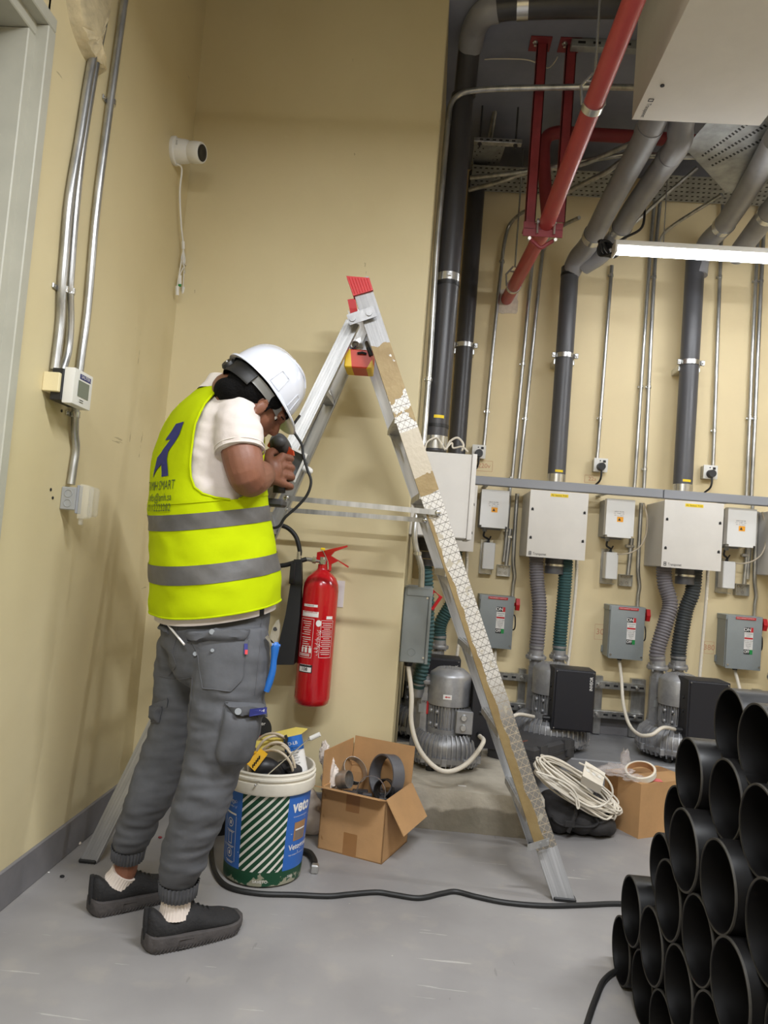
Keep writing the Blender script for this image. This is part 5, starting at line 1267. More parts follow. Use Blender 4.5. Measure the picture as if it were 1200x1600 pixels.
for i, (a_, b__, k_) in enumerate(ends):
    p0 = lx(286.5, 389, .02); p1 = lx(283 + (i * 5) % 7, 410, .02 + .004 * (i % 3)); p2 = lx(a_, b__ - 14, .022); p3 = lx(a_, b__, .022)
    mb.tube([p0, p1, p2, p3], .0022, n=6, smooth=5); mb.cyl(p2, p3, .0075, n=8)
co = mb.build('tail_cable', M['white'], t)
mb = MB()
for a_, b__ in ((286, 461), (291.5, 450), (281, 445)): p = lx(a_, b__, .022); mb.box(p - V((.006, .006, .007)), p + V((.006, .006, .007)), .001)
mb.build('green_connector', M['green'], co)
# chips in the wall paint and rusty streak are part of the wall material; screw stubs
for i, (a_, b__) in enumerate(((96, 642), (79, 765), (82, 778))):
    p = lx(a_, b__); single('wall_hole', MB().cyl(p, p + V((.002, 0, 0)), .005, n=10), M['ink'], ['small dark drill hole under the thermostat', 'upper dark drill hole left of the outlet box', 'lower dark drill hole left of the outlet box'][i], 'hole')

# ================================================================== things on the floor
# --- bucket
M['bucket'] = mat('bucket_print', (40, 100, 180), .42)
n = NT(M['bucket']); x, y, z, vec = n.xyz()
ang = n.op('ARCTAN2', x, n.op('MULTIPLY', y, -1.0))
s = n.op('MULTIPLY', ang, .142)
blue = n.mix(n.gt(n.noise(vec, 40.0, 6.0), .70), rgb(44, 98, 178), rgb(190, 196, 200))
st = n.op('LESS_THAN', n.op('FRACT', n.op('DIVIDE', n.op('SUBTRACT', z, n.op('MULTIPLY', s, 1.02)), .0305)), .37)
stripes = n.mix(st, rgb(18, 66, 42), rgb(216, 212, 204))
c = n.mix(n.band(ang, -.44, .68), blue, stripes)
grn = n.mix(n.gt(n.op('ADD', n.noise(vec, 26.0, 8.0), n.op('MULTIPLY', n.op('SUBTRACT', .03, z), 3.0)), .58), rgb(22, 68, 44), rgb(142, 140, 120))
c = n.mix(n.op('LESS_THAN', z, .052), c, grn)
n.color(n.mix(n.gt(n.noise(vec, 55.0, 6.0), .73), c, rgb(206, 204, 196)))
bkY = 2.625; bk = V((PY(408, 1378, bkY).x, bkY, 0))
t = thing('bucket', 'big white-rimmed bucket with blue label and green diagonal stripes, full of tools', 'bucket', bk)
TB = Matrix.Translation(bk)
mb = MB(); mb.lathe([(0, .004), (.128, .003), (.134, .008), (.1355, .05), (.147, .31)], TB, 72); mb.build('body', M['bucket'], t, mx=TB)
mb = MB(); mb.lathe([(.147, .306), (.156, .306), (.159, .312), (.158, .343), (.152, .345), (.152, .352), (.158, .354), (.158, .360), (.152, .362), (.152, .368), (.155, .372), (.152, .378), (.147, .376), (.143, .33), (.138, .2), (0, .19)], TB, 72); mb.build('rim', M['bucket_white'], t)['label'] = 'cracked dirty white bucket rim'
def bmap(u0, z0, off=.001):
    def f(p):
        zz = z0 + p.y; r = .1355 + (.147 - .1355) * (zz - .05) / .26 + off; a = u0 + p.x / .14
        return V((bk.x + math.sin(a) * (r + p.z), bk.y - math.cos(a) * (r + p.z), zz))
    return f
def bpatch(mb, u0, z0, w, h, mi=0, nn=6, off=.001):
    f = bmap(u0, z0, off)
    for i in range(nn):
        a, b_ = -w / 2 + w * i / nn, -w / 2 + w * (i + 1) / nn
        mb.add([f(V((a, -h / 2, 0))), f(V((b_, -h / 2, 0))), f(V((b_, h / 2, 0))), f(V((a, h / 2, 0)))], [(0, 1, 2, 3)], mi)
k = MB(); text(k, 'veto', .058, bmap(1.10, .262), 0, bold=.03, fit=.085); text(k, 'Vetogrout', .026, bmap(1.18, .125), 0, bold=.02, fit=.11)
text(k, 'SAVETO', .013, bmap(.14, .022), 0, bold=.01, fit=.052); text(k, '25kg', .012, bmap(.92, .030), 0); text(k, 'Cementitious grout', .006, bmap(1.1, .228), 0, fit=.07)
text(k, 'High strength precision grout', .006, bmap(1.1, .100), 0, fit=.08); text(k, 'ڤيتوجروت', .018, bmap(-.78, .27), 0, fit=.05); text(k, 'مونة اسمنتية', .009, bmap(-.8, .252), 0, fit=.06)
bpatch(k, -.8, .226, .056, .006)
for i, zz in enumerate((.195, .145, .095)):
    f = bmap(-.80, zz, .0014)
    if i != 1:
        for q in range(20):
            a0, a1 = 2 * PI * q / 20, 2 * PI * (q + 1) / 20; k.add([f(V((.015 * math.cos(a), .015 * math.sin(a), 0))) for a in (a0, a1)] + [f(V((.0125 * math.cos(a), .0125 * math.sin(a), 0))) for a in (a1, a0)], [(0, 1, 2, 3)])
        bpatch(k, -.8, zz, .010, .012, nn=2)
    else:
        for a in ((-.009, 0, .0025, .04), (.009, 0, .0025, .04)): bpatch(k, -.8 + a[0] / .14, zz, a[2], a[3], nn=1)
        bpatch(k, -.8, zz + .019, .02, .0025, nn=2); bpatch(k, -.8, zz - .019, .02, .0025, nn=2)
    bpatch(k, -.8, zz - .027, .045, .002); bpatch(k, -.8, zz - .031, .035, .002)
bpatch(k, -.8 - .028 / .14, .145, .0015, .15, nn=1); bpatch(k, -.8 + .028 / .14, .145, .0015, .15, nn=1)
k.build('white_print', M['sticker'], t, smooth=0)['label'] = 'white printed lettering and pictograms'
k = MB(); bpatch(k, 1.12, .177, .06, .062, 0); bpatch(k, 1.12, .165, .048, .03, 1, off=.0015); bpatch(k, 1.12, .183, .05, .005, 2, off=.002)
k.build('photo_print', [M['card_in'], mat('printed_stone', (120, 106, 96), .6), M['sticker']], t, smooth=0)['label'] = 'small printed photo of stonework'
# contents
bt = .372
def bp(x_, y_, dy): return PY(x_, y_, bkY + dy)
mb = MB()
for q, (cx_, cy_, rx_, ry_, dy_) in enumerate(((430, 1198, 34, 48, .02), (432, 1200, 28, 40, .0), (426, 1196, 38, 50, .04), (424, 1212, 34, 40, -.03), (430, 1206, 31, 44, -.01))):
    pts = [bp(cx_ + rx_ * math.cos(a), cy_ - ry_ * math.sin(a), dy_ + .02 * math.sin(a * 2 + q)) for a in [(-.35 + .32 * i) for i in range(13)]]
    mb.tube(pts, .0048, n=10, smooth=4)
single('coiled_cable', mb, M['beige_cable'], 'beige cable coil standing up out of the bucket', 'cable')
t = thing('battery_tool', 'yellow and black power tool lying in the bucket', 'power tool', bp(415, 1215, -.06))
mb = MB(); a = bp(388, 1206, -.09); ax = (bp(408, 1184, -.07) - a)
q4 = [bp(384, 1192, -.10), bp(398, 1205, -.10), bp(414, 1184, -.08), bp(402, 1175, -.08)]
mb.prism(q4, (0, .05, .0)); 
mb.tube([bp(386, 1194, -.09), bp(383, 1186, -.08), bp(392, 1178, -.07), bp(401, 1176, -.07)], .006, n=8, smooth=4); mb.build('battery', M['dewalt'], t)['label'] = 'yellow battery with slots'
mb = MB()
for i in range(5): c = q4[1].lerp(q4[2], .15 + .16 * i) + V((-.012, -.001, .009)); mb.box(c - V((.002, .001, .006)), c + V((.002, .001, .006)), 0)
mb.build('vents', M['ink'], t)
mb = MB(); mb.tube([bp(398, 1208, -.06), bp(412, 1198, -.05), bp(430, 1206, -.03), bp(440, 1216, 0)], [.03, .034, .03, .024], n=14, smooth=4); mb.ball(bp(412, 1212, -.06), (.035, .03, .02), 8); mb.build('tool_body', M['black'], t)
t = thing('tin_can', 'blue and white tin leaning in the bucket, black tape across', 'tin', bp(462, 1205, .05))
a, b_ = bp(466, 1206, .03), bp(457, 1152, .05); dd = (b_ - a).normalized()
MB().cyl(a - dd * .03, b_ - dd * .0, .034, n=32).build('label_band', M['sticker'], t)
MB().cyl(b_ - dd * .045, b_ + dd * .004, .0346, n=32).build('blue_top', M['blue'], t)['label'] = 'blue upper band of the tin'
k = MB(); mxc = frame(a, dd, (0, -1, 0))
def cmap(u0, z0): return lambda p: mxc @ V((math.cos(u0 + p.x / .035) * (.0352 + p.z), math.sin(u0 + p.x / .035) * (.0352 + p.z), z0 + p.y))
for i in range(10): text(k, ('RUST', 'PROTECT', 'metal', 'paint 400')[i % 4], .006, cmap(.25, .004 + i * .009), 0)
text(k, 'WD-LB', .016, cmap(-.1, .1), 1)
k.build('print', [M['ink'], M['sticker']], t, smooth=0)
mb = MB(); mb.tube([mxc @ V((math.cos(.1 + .1 * math.sin(q)) * .0365, math.sin(-.45 + .1 * math.sin(q * 2)) * .0365, -.01 + .013 * q)) for q in range(12)], .005, n=6); mb.build('black_tape', M['black'], t)
mb = MB(); g = random.Random(4)
pp = [bp(404, 1178, .0), bp(396, 1160, .03), bp(420, 1148, .08), bp(462, 1138, .11), bp(480, 1140, .11), bp(458, 1156, .05), bp(438, 1160, .02), bp(412, 1172, .0)]
mb.prism(pp, (0, .006, .003)); single('yellow_envelope', mb, M['yellow_paper'], 'creased yellow envelope sticking out of the bucket', 'envelope', smooth=10)
t = thing('grinding_disc', 'black round disc with red letters standing in the bucket behind the cable', 'disc', bp(405, 1165, .07))
dc = bp(402, 1140, .09); mxd = frame(dc, (.15, -1, .1), (1, 0, 0))
MB().cyl(dc, dc - (mxd.to_3x3() @ V((0, 0, 1))) * .003, .052, n=48).build('disc', M['ink'], t)
k = MB(); mt = face_mx(dc + (mxd.to_3x3() @ V((0, 0, 1))) * .0008, (1, .15, 0), (0, .1, 1)); text(k, 'MasTer', .018, mt @ Matrix.Translation((0, .022, 0)), 0); text(k, 'Force', .016, mt @ Matrix.Translation((.015, -.022, 0)), 1); k.build('lettering', [M['sticker'], M['red']], t, smooth=0)
mb = MB()
for q in range(7): c = bp(388 + q * 4, 1170 - 2 * (q % 3), .06 + .006 * q); mb.ball(c, (.022, .02, .02), 7)
mb = remesh(mb, .006, 3); single('rag', mb, M['plasticbag'], 'crumpled pale rag tucked at the left of the bucket', 'rag')
t = thing('paint_roller', 'thin metal rod with white roller leaning across the bucket rim', 'paint roller', bp(399, 1226, -.16))
a, b_ = bp(399, 1227, -.165), bp(482, 1155, .03)
mb = MB(); mb.tube([a, a.lerp(b_, .5), b_, b_ + V((.006, 0, .01))], .0022, n=8); mb.ball(a, .004, 6); mb.cyl(b_, b_ + V((.012, 0, .005)), .006, n=10); mb.build('rod', M['steel'], t)
MB().cyl(bp(485, 1154, .03), bp(500, 1147, .03), .0085, n=16).build('roller_sleeve', M['white'], t)
mb = MB()
g = random.Random(9)
for q in range(8): mb.ball(bp(404 + 8 * q, 1202 + g.uniform(-4, 4), g.uniform(-.03, .09)), (.03, .03, .022), 7)
mb = remesh(mb, .006, 2); single('black_bag', mb, M['bag'], 'dark cloth heaped inside the bucket', 'cloth')
# --- black tub behind the bucket and pale bag
c = PZ(334, 1318, 0) + V((0, .35, 0)); c = V((PY(338, 1300, 2.95).x, 2.95, 0))
mb = MB(); mb.lathe([(0, .01), (.06, .0), (.065, .08), (.07, .09), (.062, .09), (.058, .02), (0, .02)], Matrix.Translation(c), 32); single('black_tub', mb, M['black'], 'small black tub on the floor behind the left of the bucket', 'tub')
mb = MB()
for a in ((487, 1290, .05), (488, 1265, .045), (484, 1245, .03), (495, 1285, .04), (482, 1292, .04)):
    p = PY(a[0], a[1], 3.02); p.z = max(p.z, a[2] * .8); mb.ball(p, (a[2], a[2] * .8, a[2] * 1.2), 8)
mb = remesh(mb, .006, 3, lambda p, q: V((p.x, p.y, max(0.002, p.z)))); single('plastic_sack', mb, M['plasticbag'], 'milky plastic sack between bucket and cardboard box', 'bag')
# --- black strap clamp on the floor
t = thing('strap_clamp', 'curved black rubber-lined clamp lying right of the bucket', 'clamp', PZ(480, 1345))
P = [PZ(466, 1338) + V((0, 0, .014)), PZ(474, 1336) + V((0, 0, .014)), PZ(484, 1340) + V((0, 0, .014)), PZ(490, 1350) + V((0, 0, .014)), PZ(491, 1357) + V((0, 0, .012))]
mb = MB(); mb.tube(P, .012, n=10, smooth=6); mb.build('band', M['rubber'], t)
c = PZ(491, 1364); MB().box(c + V((-.013, -.012, 0)), c + V((.013, .016, .03)), .004).build('end_lug', M['galv'], t)
# --- cables on the floor
def fl(pts, r, nm, lab, m='rubber'):
    P = [PZ(p[0], p[1], r) if len(p) == 2 else PY(p[0], p[1], p[2]) for p in pts]
    for p in P: p.z = max(p.z, r)
    mb = MB(); mb.tube(P, r, n=10, smooth=8); return single(nm, mb, M[m], lab, 'cable')
fl([(345, 1262), (338, 1285), (331, 1315), (331, 1345), (340, 1370), (360, 1387), (405, 1396), (462, 1398), (513, 1400), (547, 1397), (589, 1394), (617, 1398), (655, 1403), (690, 1396), (712, 1393), (745, 1401), (790, 1410), (850, 1415), (910, 1414), (972, 1412), (1040, 1420)], .0085, 'floor_cable', 'dark cable snaking across the floor from bucket to pipe stack')
fl([(990, 1512), (962, 1518), (943, 1533), (931, 1560), (922, 1585), (910, 1625)], .008, 'floor_cable', 'short dark cable running off the bottom edge beside the pipe stack')

# --- open cardboard box
N0, L0, R0 = PZ(596, 1351), PZ(496, 1325), PZ(640, 1316)
L0 = V((L0.x, L0.y, 0)); ex_, ey_ = (L0 - N0), (R0 - N0); ey_ = ey_ - ex_ * (ey_.dot(ex_) / ex_.dot(ex_))
hb = PY(602, 1251, N0.y).z; up = V((0, 0, hb)); B0 = N0 + ex_ + ey_
t = thing('cardboard_box', 'open cardboard box with a hanging flap, full of metal rings', 'box', (N0 + B0) / 2)
mb = MB(); th = .004
def panel(mb, p, q, h, inn, lean=V((0, 0, 0))): 
    mb.prism([p, q, q + V((0, 0, h)) + lean, p + V((0, 0, h)) + lean], inn)
iy = ey_.normalized() * th; ix = ex_.normalized() * th
panel(mb, N0, N0 + ex_, hb, iy); panel(mb, N0, N0 + ey_, hb, ix); panel(mb, N0 + ex_, B0, hb, -ix); panel(mb, N0 + ey_, B0, hb, -iy)
mb.prism([N0, N0 + ex_, B0, N0 + ey_], (0, 0, th)); mb.build('body', M['card'], t, smooth=0)
def flap(p, q, d, w=.0):
    m_ = MB(); p = V(p) + up; q = V(q) + up; dn = d.normalized().cross((q - p).normalized()) * .0035
    m_.prism([p, q, q + d - (q - p) * w, p + d + (q - p) * w], dn); return m_.build('flap', M['card'], t, smooth=0)
ox = -ey_.normalized(); flap(N0, N0 + ex_, ox * .07 + V((0, 0, .022)))
o2 = -ex_.normalized(); flap(N0, N0 + ey_, o2 * .075 + V((0, 0, -.115)), .02)
flap(N0 + ex_, B0, V((0, 0, .135)) + ix * .5, .0)
hr = PY(645, 1167, (N0 + ey_).y).z - hb
flap(N0 + ey_, B0, V((0, 0, hr)) + iy * 3, .0)
k = MB()
for (a, b_) in ((.0, .36), (.7, 1.0)):
    p = N0 + ex_ * .5; e = ex_.normalized() * .028; nn = ox * .0006
    k.add([p - e + V((0, 0, hb * a)) + nn, p + e + V((0, 0, hb * a)) + nn, p + e + V((0, 0, hb * b_)) + nn, p - e + V((0, 0, hb * b_)) + nn], [(0, 1, 2, 3)])
k2 = k; k = MB()
for zz in (.15, .5, .83):
    for dd in (.0, .006):
        p = N0 + ex_ * .93 + V((0, 0, hb * zz + dd)) + ox * .0006; k.add([p, p + ex_ * .03 + V((0, 0, .008)), p + ex_ * .03 + V((0, 0, .011)), p + V((0, 0, .003))], [(0, 1, 2, 3)])
k.build('printed_arrows', M['tape'], t, smooth=0); k2.build('packing_tape', M['tape'], t, smooth=0)
Cb = (N0 + B0) / 2
# rings in the box
def ring_thing(c, ax, R, w, th_, m, lab, grp='metal and plastic rings in the cardboard box'):
    mb = MB(); mx = frame(c, ax); mb.lathe([(R, -w / 2), (R, w / 2), (R - th_, w / 2), (R - th_, -w / 2), (R, -w / 2)], mx, 44); return tag(mb.build('pipe_ring', M[m], None, 35, Matrix.Translation(V(c))), lab, 'ring', grp)
ring_thing(PY(604, 1212, 2.99), (-.7, -.55, .12), .082, .055, .006, 'pvc', 'wide grey plastic ring, the largest in the box')
ring_thing(PY(580, 1238, 2.93), (-.35, -.9, .15), .062, .004, .003, 'steel', 'thin bright steel hoop at the front right of the box')
ring_thing(PY(553, 1204, 3.05), (.5, -.5, .6), .055, .026, .002, 'galv', 'flat steel band at the back of the box')
ring_thing(PY(538, 1218, 2.95), (.9, -.4, .25), .034, .045, .003, 'galv', 'small galvanised ring at the front left of the box')
for i in range(3): ring_thing(PY(600 + i * 2, 1236 - 2 * i, 2.93 + .02 * i), (-.5, -.8, .2 + .1 * i), .045 - .004 * i, .014, .004, 'black', ['front one of three small black rings in the box', 'middle one of three small black rings in the box', 'rear one of three small black rings in the box'][i])
g = random.Random(21); mb = MB()
for q in range(16):
    c = Cb + ex_ * g.uniform(-.34, .34) + ey_ * g.uniform(-.36, .36) + V((0, 0, hb - .05 + g.uniform(-.03, .015))); s_ = g.uniform(.012, .03)
    mb.box(c - V((s_, s_ * .6, s_ * .5)), c + V((s_, s_ * .6, s_ * .5)), .003, mx=None)
mb.prism([N0 + V((0, 0, hb * .62)) + ix + iy, N0 + ex_ * .98 + V((0, 0, hb * .62)) + iy, B0 * .98 + N0 * .02 + V((0, 0, hb * .62)), N0 + ey_ * .98 + V((0, 0, hb * .62)) + ix], (0, 0, .004))
tag(single('pipe_fittings', mb, M['pvc_dark'], 'heap of small dark brackets and fittings inside the cardboard box', 'fittings'), None, None, None, 'stuff')
def crumple(c, rx, ry, rz, seed, nu=26, nv=16):
    g = random.Random(seed); ph = [(g.randint(1, 6), g.uniform(1, 6), g.uniform(0, 6), g.uniform(.04, .13)) for _ in range(9)]
    R = []
    for j in range(1, nv):
        th = PI * j / nv; row = []
        for i in range(nu):
            a = 2 * PI * i / nu; r = 1 + sum(w * math.sin(fa * a + fb * th * 2 + p) for fa, fb, p, w in ph) + g.uniform(-.06, .06)
            row.append(V(c) + V((rx * r * math.sin(th) * math.cos(a), ry * r * math.sin(th) * math.sin(a), rz * r * math.cos(th))))
        R.append(row)
    return R
mb = MB(); mb.rings(crumple(PY(514, 1212, 2.95), .032, .02, .06, 5), True, True); mb.rings(crumple(PY(506, 1176, 2.96), .017, .012, .04, 6, 18, 12), True, True); mb.rings(crumple(PY(522, 1216, 2.96), .02, .02, .045, 7, 18, 12), True, True)
single('plastic_bag', mb, M['plasticbag'], 'milky plastic bag sticking up at the left of the open cardboard box', 'bag', smooth=20)

# --- closed cardboard box
N2, L2 = PZ(997, 1311), PZ(941, 1283); e1 = L2 - N2; e2 = V((-e1.y, e1.x, 0)).normalized(); e2 = -e2 if e2.x < 0 else e2
e2 = e2 * .33; h2 = PY(999, 1225, N2.y).z
t = thing('cardboard_box', 'closed brown cardboard box at the right with tape down its side', 'box', N2 + (e1 + e2) / 2)
mb = MB(); q = [N2, N2 + e1, N2 + e1 + e2, N2 + e2]; mb.quad8(q, [p + V((0, 0, h2)) for p in q]); mb.build('body', M['card'], t, smooth=0)
k = MB(); nn = -e2.normalized() * .0006; a, b_ = N2 + e1 * .62 + nn, N2 + e1 * .90 + nn
k.add([a, b_, b_ + V((0, 0, h2 + .0006)), a + V((0, 0, h2 + .0006))], [(0, 1, 2, 3)]); k.add([a + V((0, 0, h2 + .0008)), b_ + V((0, 0, h2 + .0008)), b_ + e2 + V((0, 0, h2 + .0008)), a + e2 + V((0, 0, h2 + .0008))], [(0, 1, 2, 3)])
k.build('packing_tape', M['tape'], t, smooth=0)
tp = lambda u, v, h=0: N2 + e1 * u + e2 * v + V((0, 0, h2 + h))
t = thing('tape_roll', 'roll of white tape lying on the closed cardboard box', 'tape roll', PZ(1002, 1208, h2))
c = PZ(1001, 1206, h2 + .03); mxr = frame(c, (-.25, -.35, 1)); mb = MB(); mb.lathe([(.066, -.012), (.066, .012), (.057, .013), (.057, -.013), (.066, -.012)], mxr, 44); mb.build('roll', M['white_cable'], t)
mb = MB(); mb.lathe([(.057, -.0125), (.057, .0125), (.054, .0125), (.054, -.0125), (.057, -.0125)], mxr, 44); mb.build('core', M['card_in'], t)
g = random.Random(31); mb = MB()
def crumple(c, rx, ry, rz, seed, nu=26, nv=16):
    g = random.Random(seed); ph = [(g.uniform(1, 6), g.uniform(1, 6), g.uniform(0, 6), g.uniform(.04, .13)) for _ in range(9)]
    R = []
    for j in range(1, nv):
        th = PI * j / nv; row = []
        for i in range(nu):
            a = 2 * PI * i / nu; r = 1 + sum(w * math.sin(fa * a + fb * th * 2 + p) for fa, fb, p, w in ph) + g.uniform(-.06, .06)
            row.append(V(c) + V((rx * r * math.sin(th) * math.cos(a), ry * r * math.sin(th) * math.sin(a), rz * r * math.cos(th))))
        R.append(row)
    return R
fc = PZ(962, 1203, h2 + .02)
mb.rings(crumple(fc, .075, .06, .022, 1), True, True); mb.rings(crumple(PZ(977, 1190, h2 + .05), .024, .02, .05, 2, 16, 10), True, True); mb.rings(crumple(PZ(988, 1215, h2 + .01), .05, .03, .014, 3), True, True)
single('packing_film', mb, M['film'], 'crumpled clear packing film on the closed cardboard box', 'packing film', smooth=12)
mb = MB(); c = PZ(1021, 1219, h2 + .001); mb.box(c + V((-.05, -.02, 0)), c + V((.035, .022, .003)), .001); single('pink_card', mb, mat('pink_card', (214, 106, 104), .5), 'small pink and orange card under the tape roll', 'card')

# --- tool bag, cable coil, power strip
bY = 3.33
t = thing('tool_bag', 'black cloth tool bag on the floor under the white cable coil', 'bag', V((PY(900, 1300, bY).x, bY, 0)))
mb = MB()
for (x_, y_, rx, ry, rz) in ((870, 1282, .075, .12, .07), (900, 1285, .08, .13, .07), (930, 1288, .07, .12, .06), (865, 1255, .06, .09, .06), (895, 1252, .07, .1, .06), (925, 1258, .06, .09, .05), (945, 1295, .04, .09, .045)):
    p = PY(x_, y_, bY + .02); p.z = max(p.z, rz * .9); mb.ball(p, (rx, ry, rz), 10)
g = random.Random(8)
mb = remesh(mb, .008, 4, lambda p, q: V((p.x + .006 * math.sin(40 * p.z + 20 * p.x), p.y + .007 * math.sin(34 * p.x + 30 * p.z), max(.001, p.z + .005 * math.sin(45 * p.x)))))
mb.build('bag_body', M['bag'], t)
mb = MB(); q = lambda x_, y_, d=.0: PY(x_, y_, bY - .10 + d)
mb.tube([q(862, 1275), q(868, 1283), q(880, 1289), q(903, 1291), q(925, 1291), q(934, 1285), q(930, 1278)], .006, n=8, smooth=5, flat=1.8); mb.tube([q(888, 1300, -.01), q(894, 1285, -.015), q(900, 1268, 0), q(901, 1250, .03)], .009, n=8, smooth=5); mb.build('strap', M['bag'], t)
mb = MB(); a = q(890, 1288, -.015); mb.box(a - V((.022, .008, .012)), a + V((.022, 0, .016)), .004); mb.build('carry_tab', M['bag'], t)
t = thing('cable_coil', 'big coil of white cable heaped on the black tool bag', 'cable', V(PY(900, 1260, bY)))
g = random.Random(17); pts = []
for L_ in range(24):
    cx_, cy_ = 901 + g.uniform(-6, 7), 1232 + g.uniform(-10, 9); A_x, A_y = 60 + g.uniform(-12, 6), 36 + g.uniform(-7, 9); B_x, B_y = 8 + g.uniform(-8, 10), -9 + g.uniform(-10, 9); yo_ = bY - .12 + g.uniform(-.03, .04)
    for i in range(10):
        a = 2 * PI * i / 10 + .3 * L_ / 17
        pts.append(PY(cx_ + A_x * math.cos(a) + B_x * math.sin(a), cy_ + A_y * math.cos(a) + B_y * math.sin(a), yo_ + .09 * (1 + math.sin(a)) + .004 * g.uniform(-1, 1)))
mb = MB(); mb.tube(pts, .0042, n=8, smooth=5); mb.build('cable', M['white_cable'], t)
mb = MB(); q = lambda x_, y_, d=0: PY(x_, y_, bY - .15 + d)
mb.tube([q(838, 1206), q(862, 1214), q(884, 1224), q(899, 1238), q(905, 1258), q(902, 1262), q(896, 1240), q(872, 1222)], .0042, n=8, smooth=6); mb.tube([q(905, 1192, .06), q(935, 1206), q(952, 1222), q(957, 1240), q(946, 1256), q(926, 1261), q(906, 1252), q(890, 1238)], .0042, n=8, smooth=6)
mb.build('loose_strand', M['white_cable'], t)
t = thing('power_strip', 'white power strip lying on the white cable coil', 'power strip', V(PY(926, 1212, 3.3)))
c4_ = [PY(910, 1212, 3.16), PY(941, 1229, 3.16), PY(946, 1208, 3.24), PY(915, 1189, 3.24)]
mb = MB(); dv = V((.0, .03, -.04)); mb.quad8([p + dv for p in c4_], c4_); mb.build('housing', M['white_cable'], t, smooth=20)
k = MB(); nrm = (c4_[1] - c4_[0]).cross(c4_[3] - c4_[0]).normalized(); nrm = nrm if nrm.y < 0 else -nrm
for i in range(3):
    c = c4_[0].lerp(c4_[1], .22 + .28 * i).lerp(c4_[3].lerp(c4_[2], .22 + .28 * i), .5); k.cyl(c, c + nrm * .0012, .009, n=14)
k.build('socket_outlets', M['white'], t)
# --- tool case on the plinth
a = PZ(833, 1203, .166); b_ = PZ(898, 1183, .166); e1 = b_ - a; e2 = V((-e1.y, e1.x, 0)).normalized() * .27
t = thing('tool_case', 'dark plastic power tool case lying on the plinth behind the ladder', 'tool case', a + (e1 + e2) / 2)
def casebox(z0, z1, ins):
    q = [a + e1.normalized() * ins + e2.normalized() * ins, b_ - e1.normalized() * ins + e2.normalized() * ins, b_ + e2 - (e1.normalized() + e2.normalized()) * ins, a + e2 + e1.normalized() * ins - e2.normalized() * ins]
    return [p + V((0, 0, z0)) for p in q], [p + V((0, 0, z1)) for p in q]
mb = MB(); mb.quad8(*casebox(0.0, .045, .004)); mb.quad8(*casebox(.04, .046, .0)); mb.build('lower_shell', M['toolbox'], t, smooth=20)
mb = MB(); mb.quad8(*casebox(.048, .054, .0)); q0 = casebox(.054, .085, .004); q1 = casebox(.085, .097, .022); mb.quad8(*q0); mb.quad8(q1[0], q1[1]); mb.rings([q0[1], q1[1]], True, False)
for f in (.14, .72): 
    p = a + e1 * f; mb.prism([p + V((0, 0, .05)) - e2.normalized() * .006, p + e1 * .16 + V((0, 0, .05)) - e2.normalized() * .006, p + e1 * .16 + V((0, 0, .1)) - e2.normalized() * .0, p + V((0, 0, .1)) - e2.normalized() * .0], e2.normalized() * .02)
mb.build('lid', M['toolbox'], t, smooth=20)
for f in (.2, .76):
    mb = MB(); p = a + e1 * f - e2.normalized() * .008; mb.prism([p + V((0, 0, .02)), p + e1 * .09 + V((0, 0, .02)), p + e1 * .09 + V((0, 0, .058)), p + V((0, 0, .058))], e2.normalized() * .01); mb.build('latch', M['toolbox'], t, smooth=20)
k = MB(); text(k, 'BLACK+', .02, face_mx(a + e1 * .22 + e2 * .42 + V((0, 0, .0975)), e1, e2), fit=.07); k.build('orange_lettering', mat('orange_print', (196, 96, 52), .6), t, smooth=0)
# crumbs on the floor
g = random.Random(41)
for i, (x_, y_, r_, m_, lab) in enumerate(((97, 1371, .008, 'ink', 'dark crumb of dirt on the floor near the left baseboard'), (235, 1306, .009, 'red_steel', 'red-brown chip on the floor between the worker and the wall'), (250, 1310, .008, 'red_steel', 'smaller red-brown chip right of the other one'), (76, 1364, .004, 'sticker', 'tiny white crumb near the left baseboard'), (122, 1320, .012, 'patch', 'pale lump of plaster by the left ladder foot'))):
    p = PZ(x_, y_, 0); mb = MB(); mb.ball(p + V((0, 0, r_ * .5)), (r_, r_ * .8, r_ * .5), 5); single('debris', mb, M[m_], lab, 'debris')
p = PY(722, 1228, 3.55); p.z = .167; c = PZ(722, 1228, .1665); mb = MB(); mb.box(c + V((-.018, -.006, 0)), c + V((.018, .006, .001)), 0); single('paper_scrap', mb, M['sticker'], 'tiny white scrap on the concrete slab', 'paper')

# ================================================================== the worker
from mathutils import noise as mnoise
from mathutils.bvhtree import BVHTree
WY = 2.2
AZ = math.radians(52); FV = V((math.sin(AZ), math.cos(AZ), 0)); RV = V((math.cos(AZ), -math.sin(AZ), 0))
_c = PY(330, 800, WY); _h = V((_c.y, -_c.x, 0)).normalized()
HR, HF = abs(_h.dot(RV)), _h.dot(FV)
